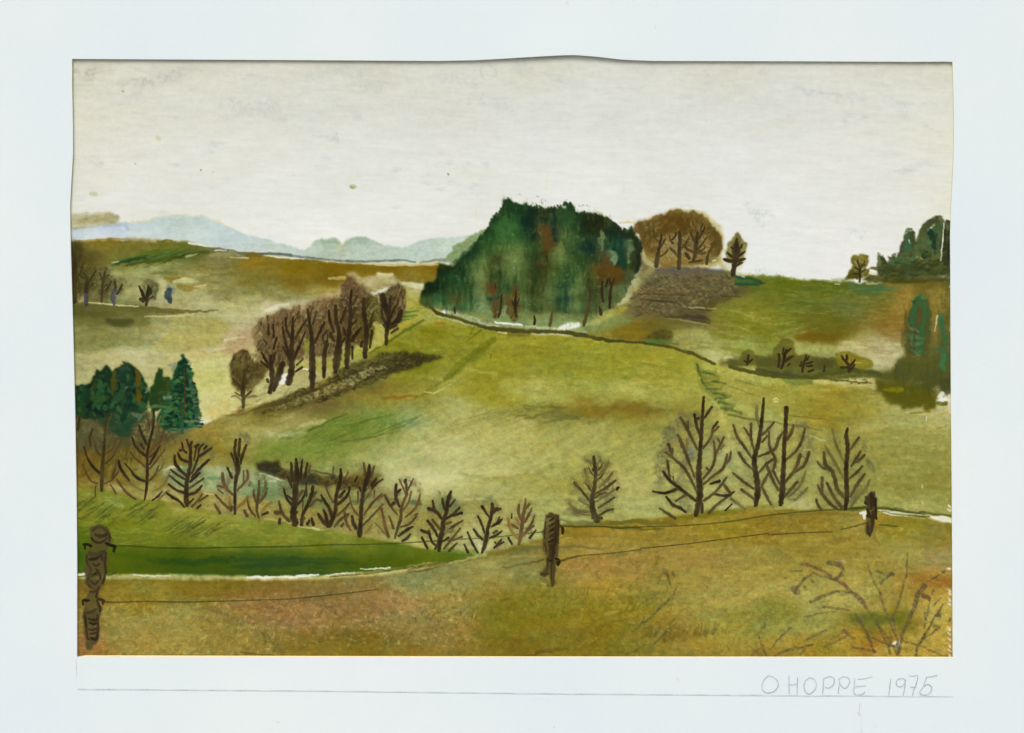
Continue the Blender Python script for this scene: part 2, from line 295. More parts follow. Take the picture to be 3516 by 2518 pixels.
# ---------------------------------------------------------------- big middle hill
R2 = P('V', '944,692 980,703 1040,720 1100,732 1200,742 1300,745 1400,757 1500,772 1560,793 1640,815 1720,828 1800,833 1940,838 1960,860 2000,878 2140,905 2140,1165 2000,1150 1800,1150 1600,1170 1300,1190 1060,1250 900,1250 700,1190 560,1160 440,1130 300,1120 150,1100 150,965 330,975 440,945 540,905 600,890 700,850 800,795 850,755')
field(R2, sm('950,704,168,166,90 1000,708,152,150,60 1060,728,146,142,40 900,760,150,150,54 960,735,136,132,32 1000,762,156,152,58 1100,770,160,156,60 1200,770,158,154,56 1300,775,158,154,52 1400,790,158,156,58 1500,800,160,160,66 '
  '1000,800,160,156,64 930,810,136,132,34 1100,800,158,152,48 1200,800,164,162,70 1300,800,170,168,80 1400,820,172,170,84 1500,840,168,166,78 900,830,146,140,44 900,860,154,142,66 820,850,118,104,58 '
  '1000,850,170,164,80 1100,850,152,148,42 1200,862,178,176,96 1300,855,172,170,84 1400,862,182,180,98 1500,880,170,166,82 860,862,150,124,56 830,880,148,132,62 720,900,120,96,56 640,900,118,96,60 '
  '1200,893,168,162,84 1300,905,144,118,48 1400,898,156,134,58 1500,905,146,126,54 1000,900,178,176,110 1100,915,166,160,88 1200,925,152,144,80 1180,905,158,150,76 '
  '780,950,118,142,68 850,925,124,146,78 730,965,122,140,66 660,1000,134,148,76 600,1010,156,160,92 600,960,186,180,124 540,965,172,158,98 500,985,158,146,78 640,925,170,160,102 900,930,152,166,112 580,930,148,126,64 480,990,142,112,44 '
  '900,960,162,166,104 950,990,192,188,132 900,1010,178,178,118 1000,1000,198,194,134 1000,1060,206,202,146 950,1060,200,196,142 900,1075,188,182,130 880,1040,176,176,116 '
  '1100,970,184,180,110 1100,1050,196,190,126 1200,980,182,176,102 1200,1050,184,180,108 1150,1095,178,174,106 1100,1100,186,182,120 1050,1090,196,192,134 '
  '1300,960,174,168,102 1300,1050,164,160,84 1250,1090,172,168,98 1400,960,166,160,88 1400,1000,170,166,96 1400,1080,180,176,110 1400,1120,174,172,108 1250,1130,174,170,104 1300,1010,180,176,100 '
  '1500,940,156,146,84 1450,1040,178,174,102 1500,1080,168,164,98 1600,1000,180,176,116 1600,1100,176,174,110 1600,920,172,166,90 1540,1000,160,154,96 '
  '1560,820,180,180,90 1650,850,182,180,96 1750,862,176,166,78 1850,875,166,146,62 1700,905,176,170,94 1800,915,164,146,66 1900,905,172,156,80 1620,860,184,180,100 '
  '1700,960,172,170,110 1700,1060,168,166,106 1800,960,170,160,86 1900,945,172,160,92 1800,1060,160,156,92 1830,930,158,134,54 '
  '2000,920,174,166,104 2080,915,190,176,120 2000,970,168,162,96 2000,1020,162,158,90 2080,1000,158,152,88 1950,1050,160,156,88 2000,1080,154,150,84 2080,1080,150,146,80 2030,1120,170,168,104 1950,1110,160,160,92 2100,900,196,182,140 1900,1000,166,162,94 1880,1080,156,152,88 '
  '200,1000,124,90,44 300,1010,130,102,48 400,985,158,124,62 440,960,156,126,66 250,1050,136,112,52 350,1060,140,118,60 200,1070,130,98,44 300,960,104,88,54 240,940,92,92,66 370,960,118,100,70 400,1015,148,120,54 470,1010,156,142,78 '
  '450,1045,162,162,112 540,1050,150,156,98 600,1030,140,148,90 640,1060,120,120,80 350,1040,150,146,100 500,1120,170,150,98 600,1135,160,142,86 700,1130,156,136,80 800,1150,168,152,96 900,1140,158,146,92 980,1130,156,138,82 1050,1120,158,138,82 1100,1145,172,162,104 '
  '1150,1180,172,172,112 1050,1190,190,186,128 950,1190,178,174,106 1000,1100,176,174,120 420,1100,160,142,80 320,1100,170,152,98 210,1080,138,122,50 850,1100,150,136,90'),
  soft=2, rough=5, key='middle_hill', tex=(('m', 6), ('p', 5), ('f', 2), ('b', 3)))
# broad drifts on the hill
wash(P('V', '1130,745 1500,772 1560,800 1540,845 1300,840 1180,830 1120,800 1160,770'), (150, 146, 46), .38, 12, 20, .5, tex='h')
wash(P('V', '1010,860 1100,830 1200,875 1300,892 1480,872 1500,882 1300,905 1160,900'), (180, 178, 96), .5, 6, 14, .4, .1, tex='h')
wash(P('V', '1000,865 1060,835 1120,835 1100,860 1180,890 1100,905'), (140, 134, 32), .42, 10, 14, .4)
brush(P('V', '1010,815 1100,830 1090,826'), [6, 4], (204, 200, 130), .5, soft=5, rough=6)
wash(P('V', '1190,893 1300,893 1420,905 1490,915 1380,935 1250,915 1200,905'), (136, 106, 40), .55, 10, 14, .5, tex='h')
wash(P('D', '0,1440 200,1440 200,1460') , (160, 150, 50), .01, 3, 3)
for q, w_ in (('0,1040 120,1030 330,1060 560,1070', (20, 40, 30, 8)),):
    brush(P('I', '0,400 120,380 280,420 480,440'), (30, 44, 26, 8), (132, 98, 42), .55, soft=14, rough=12, g=.4, tex='h')
wash(P('I', '300,320 500,285 700,300 800,400 780,480 560,430 420,380'), (160, 156, 78), .45, 5, 10, .3, .2)
wash(P('I', '0,470 200,480 520,520 560,620 300,640 0,620'), (146, 138, 60), .4, 14, 18, .4, tex='h')
hatch(P('V', '1160,890 1260,895 1280,930 1150,925'), 18, 6, 90, 8, (108, 106, 56), .45, .35, 11, soft=5, rough=5, g=.5)
hatch(P('H', '700,40 1080,20 1080,120 720,120'), 20, 14, 120, 4, (120, 112, 58), .35, .2, 12, soft=3, rough=4, g=.5)
brush(P('H', '1090,105 1220,80 1340,60 1500,80 1590,100'), [6, 12, 18, 22, 6], (108, 104, 58), .6, soft=6, rough=8, g=.6, tex='h')
brush(P('H', '1260,140 1400,110 1540,110'), [5, 12, 6], (112, 106, 58), .6, soft=5, rough=6, g=.6)
brush(P('H', '1680,140 1750,130'), [12, 8], (104, 98, 54), .5, soft=8, rough=6)
brush(P('H', '480,610 760,670 960,650 1140,620 1330,540 1500,540'), [8, 16, 14, 12, 18, 8], (156, 150, 78), .5, soft=5, rough=6, g=.4)
wash(P('H', '1140,620 1330,540 1640,560 1700,680 1640,800 1300,760 1000,760 760,680 1000,650'), (152, 148, 74), .38, 6, 14, .4, .15, tex='m')
brush(P('H', '480,560 700,600 900,620 1060,610'), [8, 12, 10, 6], (206, 202, 138), .5, soft=6, rough=6)
for q, col, a in (('V 880,965 1010,905 1180,935 1320,985 1300,1040 1180,1085 1010,1100 900,1060', (196, 188, 128), .2), ('V 1180,940 1330,925 1480,950 1520,1010 1430,1060 1280,1035 1200,990', (158, 146, 74), .24), ('V 1000,790 1150,765 1330,790 1440,830 1300,855 1120,835 1010,830', (142, 140, 46), .3),
                  ('V 1560,830 1700,850 1850,870 1950,900 1900,935 1750,925 1600,880', (150, 132, 52), .26), ('V 1850,960 2050,945 2100,1010 2060,1080 1900,1090 1820,1030', (138, 132, 66), .3), ('V 1330,1040 1450,1010 1520,1080 1440,1130 1340,1110', (186, 182, 118), .25),
                  ('V 950,735 1080,745 1060,800 980,830 930,800', (134, 130, 36), .32), ('V 560,985 680,940 760,930 720,1000 620,1020', (104, 126, 56), .25), ('V 1020,1075 1180,1040 1260,1085 1200,1130 1080,1120', (158, 152, 82), .26)):
    wash(P(q[0], q[2:]), col, a, 5, 22, .9, .12, tex='m')
# green drift with oblique strokes
wash(P('G', '420,300 760,180 1000,90 1400,10 1640,80 1700,100 1560,230 1200,290 700,420 500,480 180,540 150,440'), (112, 140, 60), .42, 14, 20, .5, tex='d')
wash(P('G', '180,330 560,330 900,300 1080,460 760,560 460,530 200,480'), (128, 148, 70), .42, 12, 18, .5, tex='m')
wash(P('G', '1560,60 1800,90 1840,150 1700,220 1560,200'), (150, 172, 126), .5, 14, 14, .4)
for q, w_ in (('430,300 640,230 850,170', (4, 6, 3)), ('500,300 760,180 1060,60', (4, 7, 3)), ('830,330 1010,270 1180,190', (3, 5, 3)), ('1000,320 1240,290 1530,220', (3, 7, 3)),
              ('640,240 900,130 1060,50', (3, 4, 2)), ('1180,300 1420,200 1760,70', (3, 4, 3)), ('1010,180 1200,130 1460,60', (3, 5, 2)), ('1300,280 1560,180 1720,90', (2, 4, 2))):
    brush(P('G', q), w_, (76, 98, 44), .55, soft=3, rough=4, g=.6, tex='d')
hatch(P('G', '560,280 1000,120 1560,30 1600,180 1180,290 900,340'), 70, 24, 70, 4, (92, 120, 50), .38, .25, 13, soft=3.5, rough=4, g=.6)
hatch(P('G', '160,340 900,330 1080,460 500,520 180,500'), 60, 24, 50, 7, (108, 132, 56), .3, .5, 14, soft=6, rough=5, g=.6)
hatch(P('G', '1500,130 2100,60 2100,300 1600,260'), 26, 26, 110, 3, (160, 146, 86), .35, .2, 15, soft=3, rough=4, g=.6)
brush(P('G', '600,190 780,130 860,120'), [10, 22, 8], (206, 204, 152), .55, soft=9, rough=7)
brush(P('G', '420,270 560,250 680,220'), [8, 16, 6], (206, 202, 154), .5, soft=8, rough=7)
wash(P('G', '1400,500 1560,470 1800,560 2000,700 1850,820 1560,760 1380,640'), (212, 208, 154), .45, 20, 20, .4, tex='m')
wash(P('G', '0,520 180,520 220,600 0,600'), (150, 160, 96), .4, 10, 10)
# brown stubble below the tree row
wash(P('V', '560,905 640,875 700,862 800,815 860,790 900,780 970,790 960,800 880,825 800,858 720,885 640,915 560,920'), (104, 86, 52), .72, 5, 9, .5, .1, tex='d')
wash(P('B', '1100,1390 1300,1370 1590,1400 1690,1430 1500,1490 1300,1560 1000,1624 700,1624 640,1560 1000,1440'), (66, 60, 30), .72, 4, 8, .6, .15, tex='f')
hatch(P('B', '900,1440 1300,1400 1400,1480 1100,1600 700,1624 700,1560'), 160, 22, 20, 6, (110, 96, 74), .5, 1.2, 16, soft=3, rough=4, g=.6)
hatch(P('V', '580,915 640,872 800,812 900,785 960,795 860,835 720,890'), 420, 20, 18, 6, (66, 52, 32), .6, 1.2, 17, soft=3, rough=4, g=.7)
hatch(P('V', '600,905 700,868 820,815 860,810 760,862 640,905'), 240, 18, 13, 5, (170, 150, 104), .5, 1.6, 18, soft=3, rough=4, g=.7)
hatch(P('F', '1640,540 2165,430 2165,640 1500,720'), 40, 14, 60, 6, (120, 92, 42), .35, .3, 19, soft=4, rough=4, g=.5)
for q in ('1790,570 1960,510 2165,420', '1860,520 2165,460', '1840,550 2100,500'):
    brush(P('F', q), [3, 6, 3], (84, 70, 36), .65, soft=2.5, rough=3, g=.5)
brush(P('B', '1180,1300 1330,1330 1480,1350'), [20, 26, 8], (118, 114, 30), .5, soft=10, rough=8)
brush(P('B', '990,1385 1160,1290 1330,1180 1500,1080'), [6, 8, 11, 7], (100, 108, 36), .85, soft=2.5, rough=3, key='track')
brush(P('B', '1170,1180 1240,1140 1130,1260 '), [2, 4, 2], (190, 180, 100), .5, soft=4)
brush(P('B', '1620,1100 1700,1115'), [14, 8], (160, 118, 36), .6, soft=6, rough=5)
brush(P('B', '2150,1250 1960,1400 1780,1540 1700,1624'), [16, 22, 24, 14], (112, 120, 34), .6, soft=7, rough=8, g=.4, key=None)
brush(P('V', '1095,752 1060,785 1010,825 960,860 920,885'), [16, 18, 14, 12, 8], (104, 112, 34), .48, soft=8, rough=9, g=.5)
for q in ('1930,1210 1970,1150', '1980,1220 2040,1170', '1900,1280 1990,1200', '2120,1440 2130,1400'):
    brush(P('B', q), [3, 5, 2], (92, 88, 28), .6, soft=2.5, rough=3)
brush(P('V', '850,884 880,880 925,878'), [8, 12, 6], (150, 92, 34), .65, soft=5, rough=6, g=.4)
brush(P('V', '940,868 960,872 1000,852'), [3, 5, 2], (220, 214, 150), .6, soft=3, rough=3)
hatch(P('V', '940,890 1100,745 1180,760 1060,880 960,930'), 30, 30, 70, 5, (140, 140, 46), .25, .3, 20, soft=4, rough=4)
hatch(P('V', '1130,760 1540,800 1540,860 1130,860'), 60, -4, 150, 6, (138, 134, 40), .22, .25, 21, soft=5, rough=6, g=.6)
hatch(P('V', '1200,930 1500,930 1500,1100 1000,1100 1000,980'), 50, 4, 110, 10, (162, 158, 84), .2, .6, 22, soft=9, rough=10, g=.6)
# track round the hill under the wood
brush(P('C', '-110,1175 0,1290 160,1330 350,1390 560,1440 800,1450 1000,1455 1200,1462 1400,1500 1600,1540 1900,1560 2165,1600'), [8, 13, 12, 13, 15, 17, 15, 17, 17, 13, 10, 9], (78, 68, 34), .88, soft=2.5, rough=4, g=.35, key='track', tex='h')
brush(P('C', '600,1440 700,1460 820,1470 900,1460'), [14, 30, 26, 10], (98, 94, 36), .55, soft=7, rough=6)
brush(P('D', '350,1440 500,1450 640,1490 760,1530 880,1590 960,1624'), [8, 11, 12, 13, 12, 10], (88, 78, 34), .92, soft=2.5, rough=4, g=.3, key='track')
brush(P('V', '1618,812 1680,828 1740,836 1800,838 1860,842 1930,850'), [14, 12, 10, 8, 6, 4], (86, 82, 36), .8, soft=4, rough=5, g=.4)
brush(P('C', '560,1460 650,1478'), [3, 6], (214, 210, 150), .9, soft=2)
# plough line with green dabs
brush(P('I', '790,0 830,110 850,160 890,220 950,300 1010,370 1060,430'), [18, 26, 34, 40, 44, 40, 20], (112, 122, 60), .5, soft=12, rough=5, g=.5)
for q, w_ in (('830,60 960,90', 16), ('820,110 980,140', 18), ('850,170 1060,175', 8), ('860,190 1040,200', 6), ('890,230 1020,230', 12), ('940,265 1060,290', 14),
              ('960,330 1110,300', 10), ('1000,350 1130,385', 12), ('1010,410 1110,430', 12), ('1110,440 1200,460', 12), ('1060,390 1120,410', 8)):
    brush(P('I', q), [w_*.5, w_*1.3, w_*.5], (96, 108, 56), .42, soft=3.5, rough=4, g=.5)
brush(P('I', '1090,470 1250,510 1420,530 1600,555 1800,590 1970,620'), [7, 9, 7, 6, 8, 3], (104, 110, 62), .72, soft=3, rough=4, g=.5, tex='h')
brush(P('I', '1150,150 1340,200 1560,250'), [3, 4, 2], (136, 124, 50), .6, soft=3, rough=4)
brush(P('I', '1060,190 1200,250 1380,300'), [3, 4, 2], (132, 122, 48), .6, soft=3, rough=4)
brush(P('I', '1640,475 1840,500 2030,520'), [3, 4, 2], (110, 104, 46), .7, soft=2.5, rough=3)
brush(P('I', '1800,660 1950,700 2000,720'), [4, 6, 3], (206, 202, 140), .6, soft=4, rough=4)
brush(P('I', '870,260 940,340 1010,410 1040,540'), [8, 14, 16, 20], (200, 192, 110), .5, soft=8, rough=6)
brush(P('I', '1505,330 1530,320 1550,330'), [5, 8, 4], (214, 208, 144), .85, soft=2, rough=2)
brush(P('I', '1505,352 1530,350 1555,355'), [4, 7, 4], (214, 208, 144), .85, soft=2, rough=2)
wash(P('J', '230,130 340,110 520,160 520,190 380,200 270,180'), (112, 130, 66), .6, 3, 5, .3, .2)
wash(P('J', '520,150 800,130 1060,125 1060,160 740,190 530,190'), (198, 196, 128), .7, 3, 5, .25, .1)
wash(P('J', '1000,120 1070,130 1130,200 1110,245 1000,240 740,200 800,150'), (206, 194, 140), .6, 4, 6)
hatch(P('J', '820,230 1180,230 1180,320 860,320'), 16, -3, 100, 4, (136, 120, 44), .5, .15, 23, soft=3, rough=4)
wash(P('J', '300,330 700,300 1000,380 1100,470 900,560 600,500 380,430'), (152, 126, 44), .32, 16, 22, .6, tex='h')
for x, y in ((840, 148), (905, 145), (865, 185), (980, 150), (1000, 155), (945, 178), (1010, 172)):
    brush(P('J', '%d,%d %d,%d' % (x, y, x+14, y-8)), [3, 4], (60, 54, 30), .8, soft=2)
hatch(P('J', '1040,480 1800,480 1800,1300 1100,1300'), 80, 2, 150, 12, (142, 136, 70), .22, .4, 24, soft=9, rough=10, g=.7, tex='h')
hatch(P('J', '1040,480 1800,480 1800,1300 1100,1300'), 50, 2, 100, 8, (186, 180, 112), .25, .4, 25, soft=8, rough=8, g=.7, tex='h')
wash(P('J', '1560,920 1800,900 1800,1200 1560,1160'), (138, 128, 62), .35, 16, 16, .5, tex='v')
wash(P('J', '1280,1140 1480,1150 1560,1220 1380,1260 1300,1230'), (140, 130, 66), .45, 6, 8, .4, .2)
brush(P('J', '1420,460 1600,440'), [6, 8], (132, 122, 48), .8, soft=2.5, rough=3)
brush(P('J', '1670,600 1750,585'), [3, 4], (120, 108, 60), .6, soft=3)
for q in ('1577,490 1576,530', '1535,1125 1537,1150', '1540,1285 1543,1300', '1583,380 1582,392'):
    brush(P('J', q), [3, 3.5, 2.5], (222, 216, 176), .85, soft=2, rough=2)
brush(P('J', '1010,830 1300,840 1700,850'), [2, 3, 2], (142, 140, 70), .5, soft=3, rough=3)
# dark hedge and pale strip of water behind the valley trees
field(P('V', '352,1040 400,1030 470,1035 560,1042 610,1050 650,1075 730,1100 760,1120 700,1130 620,1120 560,1105 480,1090 400,1085 370,1065'),
  sm('370,1045,160,170,130 420,1055,128,150,104 450,1065,156,172,128 500,1050,170,180,142 520,1085,150,164,122 560,1055,160,174,132 560,1085,120,146,106 600,1065,150,166,124 600,1095,112,140,100 650,1100,128,140,96 700,1115,130,134,84'),
  soft=4, rough=7, key='middle_hill', a=.9, tex=(('m', 8), ('p', 5)))
for q, a in (('1390,1190 1500,1200', .6), ('1800,1280 1900,1300 1960,1290', .6), ('1130,1120 1200,1130', .5)):
    brush(P('F', q), [8, 12, 6], (48, 140, 92), a*.7, soft=6, rough=6, g=.6)
brush(P('F', '980,1120 1060,1090 1150,1100'), [5, 8, 4], (214, 216, 178), .8, soft=4, rough=4)
brush(P('G', '250,610 380,650 480,680'), [3, 7, 3], (222, 220, 186), .9, soft=2.5, rough=3)
brush(P('G', '290,690 400,680'), [4, 5], (200, 206, 160), .8, soft=3)
brush(P('F', '1340,1330 1420,1345 1450,1350'), [3, 6, 3], (224, 216, 176), .8, soft=3)
wash(P('G', '200,530 280,500 400,510 480,580 640,610 820,645 880,640 1080,650 1300,640 1370,690 1350,740 1180,765 1020,755 860,730 640,690 460,650 260,605'),
     (74, 58, 36), .84, 6, 14, .6, .1, key='hedge', tex='f')
wash(P('G', '210,535 290,500 400,520 440,590 380,640 260,600'), (52, 46, 40), .7, 5, 7, .3)
brush(P('G', '640,680 720,680 780,700'), [20, 34, 14], (44, 48, 54), .55, soft=8, rough=6)
brush(P('G', '720,590 900,620 930,640'), [4, 8, 16], (52, 50, 52), .6, soft=5, rough=5)
wash(P('G', '1120,600 1380,600 1370,700 1200,740 1080,700'), (106, 78, 34), .5, 8, 10, .5)
for q in ('1120,870 1170,880 1200,860', '1660,880 1730,880', '1210,820 1250,810'):
    brush(P('G', q), [10, 22, 8], (58, 78, 70), .6, soft=6, rough=6, g=.5)
wash(P('G', '1050,780 1360,790 1400,860 1200,900 1050,860'), (120, 140, 96), .35, 8, 10, .5)
wash(P('G', '1880,820 2000,790 2100,880 2160,960 2060,1000 1900,950 1840,900'), (120, 128, 84), .5, 8, 10, .5)
wash(P('G', '1620,840 1860,860 2000,940 1800,970 1600,940'), (152, 156, 100), .45, 8, 10, .4)
wash(P('H', '0,960 240,980 560,1030 640,1100 500,1170 200,1160 0,1120'), (160, 134, 72), .4, 8, 12, .5)
wash(P('H', '500,1180 900,1120 1200,1090 1260,1180 800,1310 640,1370 450,1300'), (176, 176, 112), .55, 6, 10, .4)
wash(P('H', '560,1200 780,1280 700,1370 640,1350'), (212, 210, 172), .5, 6, 8)
wash(P('H', '460,800 640,790 820,860 860,1000 760,1050 560,1040'), (150, 152, 92), .38, 8, 14, .5)
brush(P('H', '460,850 700,850 800,880'), [4, 8, 3], (206, 200, 150), .5, soft=5, rough=5)
brush(P('H', '40,890 60,880 110,900'), [16, 20, 8], (86, 98, 84), .55, soft=8, rough=6)
brush(P('H', '290,940 380,900 430,930'), [30, 60, 26], (104, 112, 88), .5, soft=14, rough=8)
brush(P('H', '290,780 300,800'), [8, 8], (110, 108, 84), .7, soft=3)
brush(P('H', '340,790 350,800'), [5, 5], (120, 116, 88), .7, soft=3)
for q, a in (('700,880 760,860 820,900', .35), ('1590,850 1660,830', .5), ('1450,980 1500,960', .3), ('1780,1000 1850,900 1900,760', .3), ('1500,720 1560,780', .3), ('1650,480 1760,450 1860,520', .3)):
    brush(P('H', q), [14, 34, 14], (106, 106, 74), a, soft=12, rough=8, g=.8)
# haze of twigs round the right-hand bare trees
for q, wd, a in (('620,540 540,680 480,780 460,960 460,1080', (20, 50, 40, 60, 30), .42), ('700,820 720,860 640,1000', (30, 40, 20), .35), ('680,470 760,520 740,640', (30, 60, 30), .25),
                 ('900,760 960,700 1040,660', (20, 30, 14), .28), ('560,1080 640,1080 720,1120', (20, 40, 20), .3), ('640,1280 700,1320 740,1360', (14, 36, 14), .4), ('400,1100 460,1130', (14, 24), .3),
                 ('1760,560 1820,700 1840,900', (40, 70, 40), .3), ('1400,860 1480,900 1540,1000', (16, 40, 20), .3), ('1640,1200 1700,1250 1800,1180', (16, 40, 14), .35), ('1130,680 1180,700', (16, 20), .25), ('1250,980 1330,1080', (20, 30), .2)):
    brush(P('I', q), wd, (98, 92, 82), a, soft=14, rough=14, g=1.2, tex='f')
brush(P('I', '700,810 740,800 720,900'), [10, 26, 14], (104, 104, 128), .4, soft=8, rough=8, g=.8)
for q, a in (('1000,730 1000,780', .5), ('1030,900 1050,960 1080,990', .5), ('880,1280 960,1180', .35)):
    brush(P('J', q), [12, 22, 12], (100, 92, 70), a, soft=8, rough=8, g=1.0)
wash(P('I', '1600,1300 1720,1260 1900,1260 1880,1340 1640,1350'), (196, 192, 148), .5, 8, 10, .5)
wash(P('I', '340,1440 500,1410 640,1420 760,1400 700,1440 400,1450'), (206, 196, 134), .75, 3, 5)
wash(P('I', '1040,1340 1100,1290 1240,1330 1140,1350'), (214, 210, 168), .5, 5, 6)
hatch(P('I', '460,600 620,540 740,700 700,1000 480,1100'), 60, 60, 24, 2.5, (92, 84, 78), .45, 1.0, 26, soft=2.5, rough=3, g=.8)
# ---------------------------------------------------------------- hill behind, on the right
R3 = P('D', '100,720 300,640 400,715 600,705 1100,760 1160,790 1310,800 1480,805 1650,825 1800,850 2000,852') + \
     P('E', '0,690 180,712 400,722 560,718 700,735 900,735 1100,700 1700,690 1700,1624 1080,1640') + \
     P('V', '1940,838 1800,838 1720,828 1640,815 1560,793 1500,772 1400,757 1300,745') + P('C', '1380,1420 1500,1310 1660,1230 1760,1120 1870,950 1900,800')
field(R3, sm('1360,700,160,150,80 1350,725,150,136,60 1400,700,138,118,80 1400,722,136,114,42 1450,722,116,98,46 1420,745,150,120,50 1470,755,120,100,44 1420,650,140,116,86 1440,618,132,112,82 1380,660,170,160,104 '
  '1480,600,124,108,96 1550,605,130,112,90 1500,640,134,112,78 1560,650,126,106,70 1480,690,118,96,70 1530,700,118,96,66 1600,635,122,104,74 1600,665,128,116,60 1560,710,118,94,64 '
  '1650,628,92,110,38 1750,632,98,116,34 1850,640,92,110,36 1900,640,92,104,50 1700,665,112,118,48 1800,675,106,118,54 1880,680,112,114,56 1940,640,88,102,58 1930,665,118,112,58 1980,655,142,116,54 1970,690,150,112,50 '
  '1640,680,130,126,56 1650,710,134,136,50 1750,718,128,128,46 1700,745,134,138,52 1600,730,140,136,70 1550,745,160,158,92 1500,750,160,160,96 1850,712,112,108,36 1900,705,128,112,56 1950,715,144,116,56 '
  '1800,748,134,100,34 1860,744,124,98,28 1780,768,160,160,88 1900,765,176,166,110 1960,765,196,176,136 1990,790,198,180,146 1930,800,192,182,134 1870,790,188,186,128 1650,765,158,164,84 1600,775,164,170,102 1560,770,160,170,106 1700,790,150,152,84 1780,800,176,178,118 1720,770,150,160,74 '
  '2000,640,150,118,58 2020,660,150,116,54 2050,635,116,96,40 2070,660,144,116,60 2095,690,130,104,50 2070,720,130,112,66 2060,760,118,108,60 2090,780,110,100,58 2000,720,150,108,56 1990,745,170,130,84 2010,820,100,98,60 2050,830,94,94,56 2090,850,90,92,54 1985,840,92,96,52 2090,600,90,92,64'),
  soft=2, rough=6, key='back_hill', tex=(('m', 6), ('p', 6), ('h', 4), ('f', 2)))
brush(P('D', '1310,800 1480,808 1650,828 1850,858 2165,850'), [4, 6, 6, 5, 4], (104, 124, 44), .55, soft=5, rough=7, g=.8)
hatch(P('D', '1310,790 1480,795 1900,845 1900,865 1400,830'), 40, 40, 14, 3, (128, 142, 76), .5, .6, 31, soft=3, rough=4)
wash(P('D', '240,780 420,730 1030,740 1150,820 1300,880 1300,1000 1100,1030 900,1130 880,1200 930,1250 700,1220 300,1200 120,1160 160,1030'), (116, 92, 76), .42, 8, 14, .6, tex='h')
wash(P('D', '390,745 600,725 1030,740 1030,770 800,775 700,790 420,765'), (94, 82, 100), .6, 4, 7, .6, .1, tex='h')
wash(P('D', '150,1050 260,900 420,800 1030,780 1150,900 1300,960 1100,1030 900,1130 900,1240 500,1190 200,1160'), (70, 56, 44), .28, 10, 14, .6, tex='h')
hatch(P('D', '240,800 1100,800 1280,900 1000,1050 850,1200 250,1180 150,1060'), 330, -2, 20, 6, (84, 68, 56), .5, 1.2, 32, soft=3, rough=4, g=.9, tex='f')
hatch(P('D', '340,800 1100,800 1200,900 900,1050 500,1150 250,1100'), 260, 0, 16, 5, (150, 130, 96), .42, 1.4, 33, soft=3, rough=4, g=.9, tex='f')
for q, w_ in (('240,980 400,975 700,990', (4, 6, 3)), ('260,1020 460,1040 600,1050', (4, 8, 3)), ('500,1190 700,1185 860,1200 920,1225', (6, 14, 16, 8)), ('740,1220 860,1240 910,1245', (6, 10, 8)),
              ('800,1120 930,1122', (4, 4)), ('1010,990 1200,1000', (4, 4))):
    brush(P('D', q), w_, (76, 58, 46), .8, soft=3, rough=4, g=.5, tex='h')
brush(P('D', '530,1200 700,1225 900,1262'), [3, 5, 3], (178, 160, 110), .7, soft=3, rough=3)
brush(P('D', '720,1095 860,1105 980,1110'), [4, 4, 3], (186, 172, 110), .8, soft=2.5)
for i in range(9):
    x = 870+i*27; y = 1085-i*11
    brush(P('D', '%d,%d %d,%d' % (x-14, y-24, x+16, y+22)), [6, 9, 3], (92, 78, 46), .7, soft=3, rough=4, g=.5)
for q in ('1110,900 1160,950', '1170,890 1230,910', '830,1120 860,1150'):
    brush(P('D', q), [8, 5], (92, 74, 60), .6, soft=3, rough=4)
for q, w_, c in (('1155,815 1240,830 1340,850 1400,865 1440,868', (8, 14, 16, 10, 2), (34, 82, 58)), ('1150,880 1220,875 1330,885 1420,880', (8, 14, 10, 3), (30, 78, 56)), ('1160,850 1300,860', (12, 12), (64, 106, 58))):
    brush(P('D', q), w_, c, .85, soft=2.5, rough=4, g=.25)
brush(P('D', '1160,790 1230,815'), [5, 4], (226, 224, 214), .8, soft=3)
wash(P('D', '900,1140 1130,1040 1400,1000 1700,1180 1720,1340 1400,1400 1000,1340 900,1260'), (130, 132, 46), .4, 12, 16, .5, tex='m')
for q, w_ in (('1000,1250 1200,1290 1400,1370 1560,1390', (5, 8, 7, 4)), ('930,1300 1100,1340 1300,1400', (4, 6, 5)), ('1080,1120 1300,1180 1480,1200', (5, 8, 4)), ('1240,1200 1500,1260 1650,1240', (5, 8, 4)),
              ('1450,1370 1700,1300 1900,1240', (4, 7, 4)), ('800,1400 900,1440 1100,1470', (5, 8, 4)), ('640,1430 900,1490 1180,1540', (6, 10, 5)), ('1580,1400 1750,1330 1900,1300', (4, 6, 4))):
    brush(P('D', q), w_, (172, 170, 100), .4, soft=6, rough=8, g=.9, tex='f')
for q, w_ in (('900,1340 1060,1380 1240,1400', (8, 16, 6)), ('1040,1480 1240,1510 1200,1560', (10, 18, 10)), ('1260,1330 1440,1360 1600,1380', (8, 14, 6)), ('1000,1190 1200,1230 1380,1250', (8, 16, 6))):
    brush(P('D', q), w_, (120, 126, 42), .5, soft=6, rough=6, g=.5, tex='h')
wash(P('D', '600,1330 900,1320 1000,1460 1000,1560 800,1540 580,1430'), (176, 176, 118), .42, 10, 12, .5)
wash(P('D', '0,1260 300,1240 640,1200 700,1280 560,1350 540,1400 250,1390 0,1380'), (116, 94, 34), .45, 10, 12, .5, tex='m')
wash(P('D', '0,1280 200,1250 380,1320 240,1390 0,1380'), (150, 112, 30), .4, 10, 12)
wash(P('D', '300,1380 400,1330 500,1290 580,1340 560,1400 400,1410 240,1400'), (76, 66, 38), .65, 5, 8, .5, .1, tex='f')
brush(P('D', '320,1420 440,1412 560,1410'), [10, 12, 5], (72, 128, 70), .9, soft=2.5, rough=4, g=.25)
brush(P('D', '480,1430 620,1440'), [4, 6], (72, 124, 74), .8, soft=2.5, rough=3)
